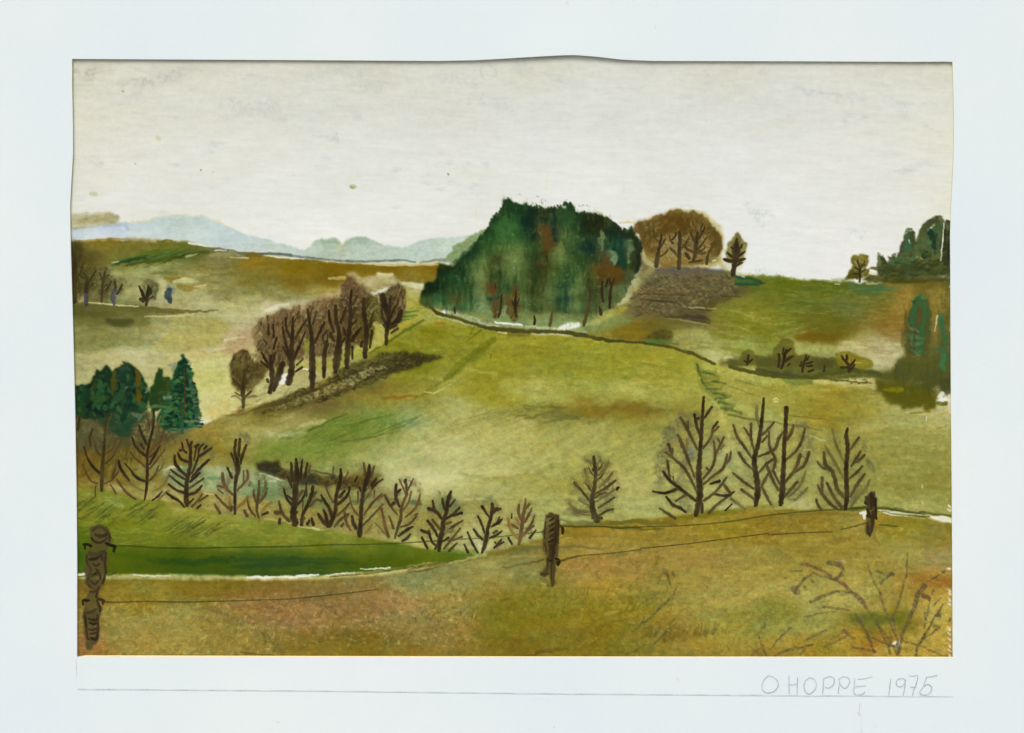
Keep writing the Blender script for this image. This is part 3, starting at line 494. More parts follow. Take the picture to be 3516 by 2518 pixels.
brush(P('D', '360,1440 480,1446'), [2, 3], (150, 160, 80), .8, soft=2)
hatch(P('D', '600,1400 900,1400 1000,1500 700,1500'), 14, -12, 90, 4, (140, 146, 76), .5, .2, 34, soft=3)
wash(P('D', '780,1500 960,1490 1100,1590 1080,1620 960,1590 840,1530'), (206, 208, 150), .5, 6, 7)
brush(P('D', '1060,1560 1200,1580'), [8, 10], (226, 224, 190), .6, soft=4, rough=4)
hatch(P('E', '0,740 1050,740 1050,1100 0,1150'), 150, -3, 80, 6, (84, 104, 40), .3, .35, 35, soft=4, rough=5, g=.8, tex='f')
hatch(P('E', '0,740 1050,760 1050,1100 0,1150'), 80, -3, 60, 5, (150, 152, 84), .3, .35, 36, soft=4, rough=5, g=.8, tex='f')
wash(P('E', '380,880 640,860 720,960 700,1060 560,1060 420,980'), (110, 120, 76), .45, 14, 14, .6)
brush(P('E', '600,775 760,790 900,790 1060,785'), [10, 20, 18, 8], (70, 118, 84), .72, soft=6, rough=7, g=.4, tex='h')
brush(P('E', '680,820 850,830'), [6, 8], (72, 112, 76), .5, soft=6, rough=6)
wash(P('E', '150,1060 500,1060 720,1140 640,1220 400,1250 180,1180'), (108, 100, 38), .5, 12, 14, .5, tex='h')
wash(P('E', '60,1240 240,1190 500,1230 480,1280 240,1310 100,1290'), (122, 88, 26), .7, 6, 9, .4, tex='h')
wash(P('E', '760,1100 1000,960 1090,1000 1090,1280 1000,1260 860,1220'), (152, 104, 46), .45, 12, 14, .7, tex='f')
wash(P('E', '1040,760 1180,760 1210,840 1130,960 1080,1080 960,1040'), (172, 126, 66), .5, 12, 12, .7, tex='f')
wash(P('E', '1300,800 1420,780 1500,860 1530,960 1530,1100 1420,1020 1340,900'), (166, 134, 70), .5, 10, 12, .7, tex='f')
wash(P('E', '500,1290 800,1270 1050,1290 1100,1390 1020,1500 900,1560 800,1520 780,1440 640,1380 480,1360'), (204, 186, 148), .55, 10, 12, .4)
hatch(P('E', '700,1250 1060,1290 1060,1400 760,1400'), 30, 0, 80, 4, (170, 140, 100), .35, .3, 37, soft=3, rough=4)
wash(P('E', '60,1260 140,1280 300,1300 440,1320 420,1360 300,1380 100,1370 40,1300'), (190, 188, 122), .45, 6, 8)
# foot of the hill: dark scrub bank under the little trees and the corner thicket
wash(P('D', '1000,1600 1180,1580 1500,1590 1800,1580 2165,1570 2165,1640 1000,1640'), (98, 90, 50), .8, 4, 8, .4)
wash(P('D', '1010,1590 1180,1560 1240,1530 1400,1560 1520,1530 1700,1540 1780,1560 1960,1560 2165,1600 2165,1660 1200,1640'), (96, 88, 48), .75, 4, 12, .5, .15, key='scrub', tex='f')
wash(P('J', '0,-30 100,-60 400,-60 700,-20 960,40 1100,70 1230,100 1150,130 900,125 700,140 500,130 240,112 0,75'), (92, 88, 46), .82, 3, 6, .5, .12, key='scrub', tex='m')
brush(P('J', '0,60 200,90 400,115 520,125'), [12, 10, 8, 4], (76, 72, 52), .7, soft=4, rough=5, g=.5)
brush(P('J', '520,120 780,60 1000,60 1150,100'), [16, 26, 16, 10], (74, 82, 34), .6, soft=6, rough=6, g=.5)
wash(P('E', '1050,1480 1090,1380 1180,1380 1200,1000 1250,800 1330,860 1330,1300 1420,1350 1400,1100 1540,900 1640,900 1640,1624 1060,1640'), (96, 92, 52), .72, 8, 10, .6, .05, tex='f', key='thicket')
wash(P('J', '1100,130 1200,90 1290,20 1300,-60 1900,-80 1900,240 1760,300 1700,270 1680,380 1660,425 1500,400 1300,390 1200,350 1130,230'), (90, 88, 46), .9, 4, 16, .6, .1, tex='m', key='thicket')
wash(P('J', '1120,150 1320,140 1700,270 1670,420 1480,400 1290,385 1190,350 1140,230'), (100, 92, 24), .7, 4, 14, .6, .1, tex='m', key='thicket')
brush(P('J', '1180,240 1340,240 1300,270'), [8, 18, 6], (142, 134, 28), .8, soft=5, rough=5)
wash(P('J', '1700,150 1810,120 1815,260 1740,300 1700,230'), (74, 68, 48), .75, 4, 6, .4)
hatch(P('J', '1300,0 1800,0 1800,240 1500,240 1250,100'), 70, 80, 50, 6, (72, 80, 44), .4, .6, 38, soft=4, rough=5, g=.7)
brush(P('J', '1690,370 1760,370'), [14, 16], (104, 98, 34), .9, soft=3, rough=4)
brush(P('J', '1690,300 1720,280'), [10, 16], (226, 216, 196), .85, soft=3, rough=4)
brush(P('J', '1790,300 1795,450'), [16, 12], (216, 200, 176), .8, soft=3, rough=4)
brush(P('J', '1295,10 1300,140'), [5, 6], (80, 74, 54), .6, soft=3, rough=3)
hatch(P('E', '1090,900 1330,850 1330,1350 1400,1500 1540,1500 1540,800 1400,900 1330,1300 1100,1380'), 60, 85, 60, 6, (96, 84, 44), .4, .4, 39, soft=5, rough=5, g=.9, tex='f')
# upright dark green trees at the right edge
for key, strokes in (('edge_spruce_a', (('1250,870 1230,940 1200,1050 1190,1180 1180,1330 1190,1370', (26, 50, 58, 62, 60, 30), (66, 74, 50), .8),
                                       ('1250,850 1290,900 1300,1000 1290,1100 1280,1180 1260,1370', (16, 26, 34, 36, 42, 30), (34, 98, 62), .9),
                                       ('1230,870 1200,960 1180,1060 1180,1110', (16, 26, 26, 12), (30, 96, 64), .85), ('1260,860 1290,870', (14, 12), (60, 126, 84), .8),
                                       ('1200,910 1180,920', (12, 14), (28, 76, 50), .9), ('1110,1115 1160,1160 1220,1190', (8, 12, 12), (70, 120, 84), .9),
                                       ('1115,1230 1160,1240 1290,1250', (14, 20, 10), (58, 120, 86), .9), ('1120,1290 1180,1300 1280,1290', (12, 18, 8), (58, 118, 84), .9),
                                       ('1130,1350 1190,1370 1270,1375', (6, 12, 10), (54, 112, 76), .9), ('1230,980 1240,1080', (14, 12), (84, 72, 44), .7), ('1185,1180 1185,1370', (8, 5), (66, 58, 42), .8))),
                     ('edge_spruce_b', (('1440,1050 1450,1130 1470,1220 1480,1310', (14, 20, 20, 18), (36, 100, 66), .9), ('1440,1050 1415,1080', (14, 10), (44, 108, 72), .9),
                                       ('1400,1340 1460,1370 1480,1450', (10, 22, 20), (40, 100, 70), .85), ('1460,1400 1460,1500 1460,1550', (16, 22, 16), (52, 112, 74), .9), ('1490,1470 1500,1500', (8, 4), (40, 98, 64), .9)))):
    for q, w_, c, a in strokes:
        brush(P('E', q), [v*.86 for v in w_], [c[0]+8, c[1]+6, c[2]+6], a*.98, soft=4.5, rough=9, g=.4, tex='f', key=key+'/crown')
brush(P('E', '1110,1000 1100,1150 1110,1300 1150,1420'), [10, 26, 30, 20], (92, 78, 42), .6, soft=9, rough=10, g=.8)
brush(P('E', '1320,900 1320,1100 1300,1300 1290,1420'), [10, 22, 22, 24], (90, 80, 44), .6, soft=9, rough=10, g=.8)
brush(P('E', '1400,1040 1395,1100 1380,1190'), [5, 6, 3], (216, 204, 168), .8, soft=3, rough=4)
brush(P('E', '1525,770 1530,780'), [6, 6], (226, 216, 196), .9, soft=2)
brush(P('E', '1528,1010 1530,1180'), [5, 7], (222, 208, 186), .8, soft=3, rough=4)
# conifers on the skyline, right
wash(P('E', '740,690 780,660 840,650 850,600 1640,480 1640,700 1300,730 1000,740 760,730 700,710'), (78, 76, 36), .85, 3, 7, .4, .1, key='skyline_scrub', tex='m')
brush(P('E', '780,605 850,600 900,640'), [6, 14, 30], (96, 76, 40), .85, soft=3, rough=4, key='skyline_scrub')
brush(P('E', '760,640 800,650 830,658'), [5, 8, 4], (226, 214, 190), .85, soft=2.5)
brush(P('E', '740,745 850,745'), [4, 4], (206, 196, 140), .6, soft=2)
wash(P('E', '845,650 845,560 870,480 920,520 950,560 990,480 1030,520 1060,400 1110,290 1150,255 1190,280 1205,350 1235,340 1240,250 1300,170 1400,130 1460,150 1480,190 1545,185 1640,200 1640,640 1100,680'), (66, 78, 52), .92, 3, 6, .35, .1, key='skyline_scrub', tex='p')
for key, parts in (('skyline_tree_a', (('870,475 880,520 880,600', (14, 30, 34), (76, 88, 62)), ('870,500 860,560', (10, 16), (104, 112, 78)), ('900,490 910,540', (12, 20), (50, 66, 50)))),
                   ('skyline_tree_b', (('1000,480 990,520 1000,570', (16, 32, 36), (70, 80, 56)), ('970,500 960,540', (14, 16), (84, 92, 64)), ('1010,490 1010,540', (10, 14), (54, 64, 46)))),
                   ('skyline_tree_c', (('1150,265 1140,340 1110,430 1090,510', (30, 44, 50, 40), (72, 84, 62)), ('1170,270 1180,340 1170,480 1180,520', (18, 22, 24, 20), (70, 76, 52)), ('1125,330 1130,390 1110,440', (14, 26, 20), (44, 100, 74)),
                                      ('1145,345 1140,365', (5, 4), (190, 196, 170)), ('1080,360 1060,450', (10, 10), (74, 72, 58)), ('990,550 1080,530 1180,520 1190,480', (20, 28, 20, 14), (58, 112, 82)))),
                   ('skyline_tree_d', (('1420,145 1340,180 1280,240 1270,320', (30, 30, 30, 34), (72, 78, 58)), ('1440,140 1450,200', (20, 16), (104, 108, 82)), ('1260,260 1290,330 1300,480', (20, 60, 90), (84, 96, 62)), ('1330,250 1400,230 1440,280 1400,400', (20, 40, 46, 60), (64, 96, 68)),
                                      ('1310,245 1350,215 1390,200', (3, 7, 4), (222, 220, 200)), ('1340,260 1380,320 1400,400 1390,450', (26, 40, 40, 20), (26, 58, 46)), ('1280,340 1340,350', (10, 12), (72, 116, 80)), ('1260,440 1290,470 1320,480', (22, 32, 24), (28, 60, 42)),
                                      ('1430,280 1400,470', (10, 16), (92, 92, 66)), ('1220,500 1300,540', (18, 20), (124, 128, 92)))),
                   ('skyline_tree_e', (('1500,190 1500,260 1500,400 1500,520', (26, 40, 44, 40), (56, 54, 36)), ('1490,200 1510,215', (12, 20), (96, 102, 70)), ('1530,250 1520,500', (16, 16), (50, 48, 34))))):
    for q, w_, c in parts:
        brush(P('E', q), [v*.9 for v in w_], c, .82, soft=4.5, rough=8, g=.7, tex='f', key=key+'/crown')
hatch(P('E', '860,560 1200,400 1450,400 1450,640 900,680'), 50, 20, 36, 7, (98, 104, 66), .45, 1.0, 41, soft=4, rough=5)
hatch(P('E', '860,560 1540,500 1540,700 900,700'), 60, 10, 36, 8, (58, 58, 30), .45, 1.0, 42, soft=4, rough=5)
brush(P('E', '1465,180 1460,260 1455,330 1445,430 1440,530'), [2.5, 3, 4, 3.5, 2.5], (222, 218, 198), .95, soft=1.5, rough=3)
wash(P('E', '540,705 600,620 620,560 600,510 620,480 690,465 760,490 768,540 750,590 770,620 760,680 640,700 560,715'), (116, 104, 48), .85, 2.5, 7, .35, .3, key='skyline_bare_tree/crown', tex='f')
brush(P('E', '560,690 610,650 650,660'), [10, 30, 24], (84, 74, 32), .8, soft=5, rough=5, key='skyline_bare_tree/crown')
brush(P('E', '640,490 700,490 740,540'), [14, 20, 20], (140, 124, 58), .6, soft=6, rough=6)
brush(P('E', '430,700 560,705'), [6, 10], (150, 160, 104), .5, soft=6, rough=6)
brush(P('E', '455,742 500,744'), [4, 3], (226, 226, 206), .8, soft=2)
# little trees on the scrub bank
for key, q in (('bank_tree_a', 'D 1200,1590 1210,1520 1270,1490 1330,1520 1345,1590 1300,1640 1220,1640'), ('bank_tree_b', 'D 1500,1490 1550,1430 1580,1385 1660,1395 1710,1430 1700,1500 1720,1560 1700,1640 1560,1640 1530,1560 1500,1530'),
               ('bank_tree_c', 'E 80,1440 140,1400 200,1390 240,1440 250,1540 120,1560 80,1500'), ('bank_tree_d', 'E 300,1500 340,1440 380,1430 430,1470 440,1530 320,1550'),
               ('bank_tree_e', 'E 440,1400 520,1370 620,1390 700,1420 800,1460 795,1530 700,1540 640,1500 540,1540 480,1500')):
    c = (140, 118, 36) if key.endswith('e') else ((84, 80, 44) if key.endswith('d') else (108, 98, 48))
    wash(P(q[0], q[2:]), c, .78, 3, 6, .35, .2, key=key+'/crown', tex='m')
brush(P('E', '640,1460 720,1490 790,1500'), [6, 20, 14], (156, 132, 40), .6, soft=5, rough=5)
brush(P('E', '640,1470 700,1480'), [3, 3], (200, 186, 110), .8, soft=2)
# copse on the hill and the lone tree beside it
wash(P('D', '220,300 300,310 370,260 480,240 560,190 640,180 860,210 1000,330 1050,430 1040,560 1020,620 1040,690 900,700 300,690 290,580'), (206, 182, 134), .75, 4, 8, .4, .25, tex='h')
wash(P('D', '215,310 340,290 380,265 480,250 560,205 640,200 720,205 850,235 930,310 985,400 1025,470 1030,530 1000,600 960,620 920,660 880,700 700,700 400,715 300,640 290,560 250,440 220,370'),
     (134, 92, 56), .9, 3, 14, .5, .3, key='copse/crown', tex='m')
wash(P('D', '440,300 500,250 600,220 780,240 780,380 740,420 640,400 560,400 480,420 420,440 380,400'), (122, 72, 30), .8, 7, 9, .4, key=None, tex='m')
wash(P('D', '216,320 260,306 300,340 290,400 240,420'), (128, 74, 52), .7, 4, 6)
wash(P('D', '560,210 700,200 800,240 760,270 640,240'), (160, 128, 76), .55, 6, 8, .5)
wash(P('D', '500,440 620,430 720,420 880,440 940,560 900,640 700,640 540,620 480,560'), (140, 112, 84), .62, 7, 9, .6, tex='f')
wash(P('D', '320,560 500,600 960,620 1020,660 900,720 420,715 330,660'), (146, 116, 68), .7, 5, 8, .5, .1, tex='h')
wash(P('D', '800,240 940,320 1020,480 1000,600 900,620 880,500 930,420 860,330 790,300'), (112, 86, 48), .65, 6, 9, .5, tex='f')
wash(P('D', '330,300 450,290 460,420 380,480 400,600 320,600 290,480'), (120, 86, 42), .6, 7, 9, .6, tex='f')
wash(P('D', '230,310 480,250 720,210 930,320 1020,480 960,610 880,480 500,430 420,600 320,600'), (76, 56, 26), .35, 7, 9, .6, tex='f')
hatch(P('D', '240,300 480,250 640,210 850,240 1020,480 1000,600 900,640 420,640 290,480'), 170, 60, 22, 5, (96, 68, 36), .5, 1.2, 43, soft=3, rough=4, g=.7)
hatch(P('D', '300,300 900,260 1000,560 360,620'), 90, 60, 20, 6, (158, 120, 76), .4, 1.2, 45, soft=4, rough=6, g=1.0)
hatch(P('D', '440,430 900,430 960,620 400,680'), 90, -40, 30, 4, (176, 146, 104), .55, 1.0, 44, soft=3, rough=4)
brush(P('D', '940,665 970,658'), [5, 5], (226, 220, 206), .9, soft=2)
brush(P('D', '300,620 340,680 400,720'), [12, 16, 8], (214, 206, 160), .7, soft=5, rough=5)
brush(P('D', '830,715 1000,690 1060,740'), [8, 16, 12], (196, 170, 118), .7, soft=5, rough=6)
wash(P('D', '1130,790 1040,700 1060,620 1050,560 1080,500 1110,480 1170,405 1210,450 1240,500 1265,560 1250,680 1180,760 1300,790 1280,800'), (214, 204, 170), .6, 3, 7, .3, .2)
wash(P('D', '1080,680 1060,620 1070,560 1080,505 1115,480 1150,415 1175,402 1200,440 1220,480 1255,500 1250,560 1235,600 1245,660 1200,690 1130,690'), (146, 128, 84), .9, 2.5, 7, .35, .35, key='hilltop_tree/crown', tex='m')
brush(P('D', '1170,420 1170,480 1150,520'), [10, 24, 26], (116, 98, 60), .7, soft=6, rough=5)
# ---------------------------------------------------------------- the dark wood
WOOD = P('B', '1600,1000 1510,960 1470,930 1450,900 1480,860 1490,790 1520,735 1600,720 1620,660 1650,560') + \
       P('C', '50,830 110,850 160,850 205,795 280,730 350,650 380,600 470,500 500,440 520,395 560,370 595,335 610,290 612,240 640,215 670,205 688,215 700,262 740,262 780,275 830,268 860,295 920,300 960,312 1010,305 1050,300 1090,290 1140,310 1200,308 1225,275 1240,258 1275,295 1285,350 1370,348 1400,355 1460,360 1540,380 1590,425 1660,470 1720,505 1775,530 1790,490 1815,478 1835,520 1850,570 1905,630 1905,760 1880,880 1850,960 1800,1050 1740,1140 1660,1235 1500,1315 1400,1390 1300,1410 1050,1420 850,1400 600,1360 380,1320 200,1290 60,1260 -60,1230')
field(WOOD, [(x*(800/2165)/1.5503+1500/1.5503, y*(800/2165)/1.5503+600/1.5503, r, g, b) for x, y, r, g, b in sm(
  '-150,1200,62,84,48 -120,1080,28,46,26 0,950,24,48,30 60,860,40,50,24 0,1050,22,40,26 120,950,30,74,42 50,1150,44,98,62 100,1230,110,140,96 150,1080,48,78,44 170,1150,86,82,48 180,1240,52,84,60 240,900,30,62,36 260,1050,34,74,44 '
  '300,1200,64,120,76 320,800,22,56,36 360,700,24,58,36 340,1100,56,90,52 380,850,84,118,70 420,800,92,128,80 420,950,112,138,88 400,1100,116,142,98 400,1230,124,148,108 450,700,46,92,50 500,600,40,92,48 '
  '550,500,50,104,60 480,520,24,58,36 560,420,28,62,36 640,440,60,108,64 620,340,24,60,40 650,260,30,72,48 700,400,36,92,50 720,500,50,110,62 700,600,54,112,60 620,680,96,122,72 560,700,50,86,46 560,800,64,58,32 '
  '520,900,80,84,46 580,950,48,66,36 500,1050,110,64,38 540,1180,84,88,58 640,850,84,112,66 700,780,118,140,88 720,880,110,134,84 640,1050,34,76,44 700,960,92,120,72 760,700,96,124,74 780,840,80,110,62 760,1000,80,106,62 720,1150,100,84,48 820,1150,92,120,74 820,1280,112,142,98 '
  '760,330,22,60,38 860,320,20,54,40 860,450,16,44,40 880,560,18,46,38 940,340,44,44,30 800,560,34,76,44 850,650,44,84,44 900,750,46,70,38 930,880,54,62,32 960,980,62,64,34 930,1100,60,74,38 900,1250,62,80,44 960,1250,72,84,46 '
  '1020,400,50,60,44 1060,330,56,44,28 1080,420,24,44,40 1000,540,112,66,36 1030,600,98,66,36 1030,700,78,64,36 1000,830,72,60,34 1080,900,70,86,44 1100,560,24,50,42 1160,400,50,88,52 1160,560,100,124,74 1140,700,120,140,86 1150,800,96,120,70 1100,1000,84,108,62 '
  '1060,1100,96,118,74 1060,1250,88,104,66 1200,330,46,82,48 1260,330,36,72,44 1250,450,44,88,50 1240,600,60,100,62 1250,700,48,78,50 1200,850,56,90,50 1220,950,36,80,46 1200,1050,28,70,50 1200,1180,26,64,54 1180,1260,50,84,54 '
  '1320,450,34,72,44 1340,600,42,76,48 1330,750,44,76,44 1300,880,60,92,54 1340,1000,92,124,74 1300,1100,104,134,84 1300,1230,100,132,88 1290,1330,84,108,68 1400,450,34,40,28 1400,700,18,48,44 1440,650,24,52,44 1420,560,32,50,34 1400,850,46,78,46 1420,1000,52,62,34 1400,1150,70,82,50 1380,1280,66,82,48 '
  '1480,380,44,36,22 1560,420,34,36,24 1500,500,46,50,28 1500,650,60,80,60 1480,780,44,66,44 1580,760,92,70,48 1540,850,114,66,34 1500,950,84,72,36 1560,950,102,68,34 1500,1100,64,70,44 1540,1200,72,82,54 1480,1250,80,94,64 '
  '1620,550,26,46,34 1660,600,20,60,50 1640,660,28,62,48 1700,700,20,62,50 1650,740,104,132,104 1720,820,18,58,44 1660,880,120,68,30 1700,940,104,72,34 1640,1000,70,58,32 1640,1120,80,88,58 1600,1230,98,110,64 1700,1100,96,112,78 '
  '1760,560,36,40,30 1800,540,22,52,42 1800,650,90,118,92 1820,720,60,76,52 1840,640,30,44,32 1880,700,40,42,28 1860,850,44,50,34 1800,850,60,72,48 1780,950,50,60,40 1820,950,90,104,76 1760,1050,96,116,84 1720,1180,104,116,72 600,1300,126,158,118 1000,1340,120,148,108 1250,1370,118,146,112 1450,1350,120,132,76')],
  soft=2, rough=7, key='wood', p=4.6, tex=(('p', 7), ('v', 6), ('f', 3)))
for i, (x, y, h_) in enumerate(((612, 300, 60), (650, 205, 90), (670, 230, 60), (740, 262, 30), (830, 268, 30), (905, 290, 26), (1240, 258, 60), (1090, 285, 30), (1375, 338, 26), (1815, 478, 60), (1760, 505, 26), (540, 372, 30), (590, 330, 30), (1165, 295, 20), (1545, 385, 26), (1600, 425, 26), (1650, 455, 22), (390, 570, 24), (470, 480, 24))):
    brush(P('C', '%d,%d %d,%d' % (x, y, x+2, y+h_)), [4, h_*.36], (30, 66, 44) if x not in (1090, 1375, 1545, 1600) else (52, 50, 30), .9, soft=2, rough=7, key='wood')
r_ = random.Random(5)
edge = P('C', '350,650 470,500 520,395 610,290 660,210 700,262 860,290 1050,305 1240,265 1290,350 1400,352 1540,380 1660,470 1790,520 1860,590 1905,680')
for i in range(len(edge)-1):
    (x1, y1), (x2, y2) = edge[i], edge[i+1]
    n = int(math.hypot(x2-x1, y2-y1)/7)
    for k in range(n):
        t = k/n; x = x1+(x2-x1)*t+r_.uniform(-3, 3); y = y1+(y2-y1)*t+r_.uniform(-4, 5)
        c = (30, 62, 40) if x < 2010 else (44, 48, 30)
        brush([(x, y), (x+r_.uniform(-4, 4), y+r_.uniform(5, 10))], [r_.uniform(4, 9), 8], c, .8, soft=2, rough=5, key='wood')
for q, w_, c, a in (('860,320 850,420 870,520 880,600', (30, 50, 50, 30), (16, 46, 40), .6), ('1090,330 1080,450 1100,600', (16, 20, 16), (22, 44, 42), .55), ('940,340 950,440 960,560 950,600', (4, 8, 8, 6), (92, 106, 76), .5),
                    ('640,400 560,470 600,560 700,600', (20, 40, 50, 30), (56, 110, 62), .35), ('350,640 260,750 160,850 20,930', (14, 22, 24, 30), (20, 52, 32), .6), ('1540,540 1520,620 1540,700', (18, 22, 12), (102, 126, 96), .8),
                    ('1550,545 1570,600', (6, 6), (84, 112, 84), .7), ('1640,720 1640,790 1650,820', (14, 26, 12), (116, 142, 110), .85), ('1700,600 1690,680 1710,780 1740,860', (26, 32, 30, 24), (18, 62, 50), .8), ('1590,670 1700,690', (10, 14), (20, 62, 52), .8),
                    ('1790,620 1800,700 1780,820', (18, 16, 10), (96, 124, 92), .8), ('1820,620 1820,700', (6, 8), (90, 120, 88), .7), ('1400,600 1430,680 1440,760', (14, 26, 10), (18, 48, 48), .7), ('1200,1030 1190,1150 1200,1270', (12, 26, 14), (24, 62, 56), .6),
                    ('440,800 420,960 400,1150', (20, 40, 44), (116, 142, 96), .35), ('340,950 320,1100 330,1260', (10, 14, 10), (26, 62, 40), .5), ('700,720 740,840 740,960', (16, 40, 20), (128, 148, 94), .35), ('1150,620 1130,740 1150,830', (16, 34, 14), (130, 146, 88), .35),
                    ('1400,1020 1420,1150 1380,1300', (10, 16, 12), (44, 62, 36), .55), ('1340,930 1330,1050 1300,1200', (16, 36, 30), (108, 136, 84), .35), ('1850,640 1880,760 1850,900', (12, 24, 14), (36, 38, 26), .6), ('900,660 920,900 900,1250', (12, 30, 30), (50, 64, 34), .4),
                    ('1010,700 1000,900 960,1150', (16, 30, 26), (72, 62, 34), .4)):
    brush(P('C', q), [v*.8 for v in w_], c, a, soft=7 if a < .8 else 3, rough=9, g=.7, tex='p')
hatch(WOOD, 260, 88, 46, 8, (92, 124, 74), .2, .3, 51, soft=6, rough=6, g=1.3, tex='p')
hatch(WOOD, 240, 88, 46, 8, (18, 44, 28), .24, .3, 52, soft=6, rough=6, g=1.3, tex='p')
hatch(P('C', '100,950 350,700 600,500 1300,500 1500,700 1700,1100 1300,1300 300,1250'), 260, 60, 12, 4, (120, 144, 90), .3, 2.0, 53, soft=3, rough=5, g=1.2, tex='f')
wash(P('V', '975,703 1040,716 1100,726 1200,738 1330,738 1400,715 1400,700 1000,690'), (128, 140, 84), .75, 6, 6, .5, key='middle_hill')
wash(P('C', '500,1350 800,1350 1000,1340 1400,1370 1300,1400 1060,1415 820,1405 560,1385'), (134, 164, 122), .6, 8, 8, .8, key='middle_hill')
brush(P('C', '550,1378 640,1384 790,1402'), [4, 7, 5], (228, 232, 218), .95, soft=3, rough=4)
wash(P('C', '1060,1432 1150,1418 1200,1392 1330,1390 1340,1405 1280,1432 1140,1440'), (226, 232, 214), .8, 3, 10, .9, tex='f')
brush(P('C', '830,1410 1030,1425'), [6, 9], (196, 212, 178), .6, soft=6, rough=6)
for q, w_ in (('1900,740 1960,800 2030,840 1960,900', (10, 30, 30, 14)), ('1830,1000 1870,1000 1850,1060', (16, 20, 14)), ('1700,1210 1780,1130 1880,960', (10, 16, 14))):
    brush(P('C', q), w_, (196, 196, 160) if w_[1] < 30 else (172, 160, 112), .6, soft=5, rough=6)
wash(P('C', '1380,1400 1520,1310 1660,1250 1720,1250 1600,1340 1480,1400'), (184, 180, 104), .6, 6, 8)
brush(P('C', '1640,1290 1720,1260 1770,1230'), [10, 16, 6], (168, 164, 60), .6, soft=5, rough=6)
wash(P('C', '1880,930 1940,880 2020,880 1900,1050 1830,1110 1780,1120'), (158, 142, 96), .7, 7, 9, .5)
brush(P('C', '1850,440 1780,440 1700,450'), [3, 6, 5], (210, 188, 130), .6, soft=3, rough=4)
brush(P('C', '1480,345 1530,365'), [6, 12], (170, 160, 126), .6, soft=4, rough=5)
for x, y in ((765, 183), (935, 205), (895, 262), (920, 268), (1005, 240), (975, 260), (1345, 285), (1365, 280), (1395, 285), (1320, 290), (1385, 340)):
    brush(P('C', '%d,%d %d,%d' % (x, y, x+6, y+4)), 3.5, (120, 124, 110), .6, soft=2)
# the track round the hill goes over wood and hill
brush(P('C', '-110,1175 0,1290 160,1330 350,1390 560,1440 800,1450 1000,1455 1200,1462 1400,1500 1600,1540 1900,1560 2165,1600'), [5, 9, 8, 9, 10, 11, 10, 12, 12, 9, 7, 6], (80, 72, 36), .78, soft=2.5, rough=4, g=.35, key='track', tex='h')
brush(P('D', '350,1440 500,1450 640,1490 760,1530 880,1590 960,1624'), [6, 8, 9, 10, 9, 7], (88, 80, 38), .8, soft=2.5, rough=4, g=.3, key='track')
brush(P('V', '1618,812 1680,828 1740,836 1800,838 1860,842 1930,850'), [14, 12, 10, 8, 6, 4], (86, 82, 36), .8, soft=4, rough=5, g=.4)
brush(P('C', '550,1376 640,1382 790,1400'), [5, 8, 5], (228, 232, 216), .9, soft=3, rough=5)
wash(P('C', '1060,1434 1150,1418 1200,1390 1330,1388 1340,1404 1280,1434 1140,1443'), (228, 232, 216), .85, 3, 10, .8, tex='f')
for q, w_ in (('790,0 830,110 860,180 920,250', (8, 10, 10, 6)), ('820,70 900,90 960,100', (5, 9, 3)), ('850,170 960,165 1060,175', (5, 6, 3)), ('890,230 1000,225', (5, 3)), ('950,270 1060,295', (8, 6)), ('960,330 1100,310', (5, 4)), ('1010,360 1130,390', (8, 4)), ('1020,410 1110,430 1200,460', (9, 8, 6))):
    brush(P('I', q), w_, (70, 90, 44), .6, soft=4, rough=6, g=.8, tex='f')
# rust-coloured trees at the edge of the wood
for key, st in (('rust_tree_a', (('550,1190 545,1260 545,1320', (24, 30, 22), (122, 70, 38)), ('520,1040 530,1120', (14, 18), (128, 66, 40)), ('480,1160 560,1150', (16, 20), (34, 72, 50)))),
                ('rust_tree_b', (('730,1040 730,1110', (14, 26), (120, 70, 42)), ('680,1180 720,1230 725,1320', (28, 54, 40), (122, 72, 36)), ('640,1190 660,1270', (12, 16), (126, 66, 40)))),
                ('rust_tree_c', (('1570,770 1560,880', (20, 34), (116, 72, 42)), ('1640,880 1680,930 1640,990', (40, 60, 40), (122, 72, 32)), ('1560,900 1540,970', (36, 24), (112, 72, 36)))),
                ('rust_tree_d', (('1020,490 1020,560 1040,640', (16, 40, 40), (122, 74, 40)), ('1060,640 1040,720', (20, 14), (110, 72, 38))))):
    for q, w_, c in st:
        brush(P('C', q), [v*.8 for v in w_], [c[0]*.86, c[1]*.92, c[2]], .7, soft=7, rough=9, g=.8, tex='f', key=key+'/crown')
# ---------------------------------------------------------------- the row of trees down the left slope
CR = (('row_tree_b', 'A 1830,1320 1800,1200 1850,1100 1950,1030 2080,990 2165,1000 2190,1200 2180,1420 2080,1520 1900,1560', (122, 90, 66)),
      ('row_tree_c', 'B 20,1100 200,980 330,960 400,1050 420,1250 400,1440 300,1480 170,1500 60,1500', (116, 82, 62)),
      ('row_tree_d', 'B 380,960 480,900 560,900 600,1000 600,1200 580,1420 460,1420 400,1300', (112, 80, 60)),
      ('row_tree_e', 'B 560,900 640,890 680,1000 680,1250 650,1420 560,1420 540,1200', (118, 86, 62)),
      ('row_tree_f', 'B 640,880 720,850 760,1000 780,1250 740,1330 660,1400 640,1200', (108, 80, 58)),
      ('row_tree_g', 'B 720,850 740,760 790,700 900,730 960,800 1010,850 960,1000 940,1250 860,1340 800,1330 740,1200', (98, 66, 48)),
      ('row_tree_h', 'B 900,1000 960,860 1060,850 1100,900 1090,1100 1060,1200 1010,1260 930,1320 890,1240', (92, 76, 38)),
      ('row_tree_i', 'B 1080,1000 1100,860 1180,780 1270,740 1330,780 1330,880 1340,1000 1300,1080 1240,1170 1180,1180 1110,1120', (90, 66, 42)))
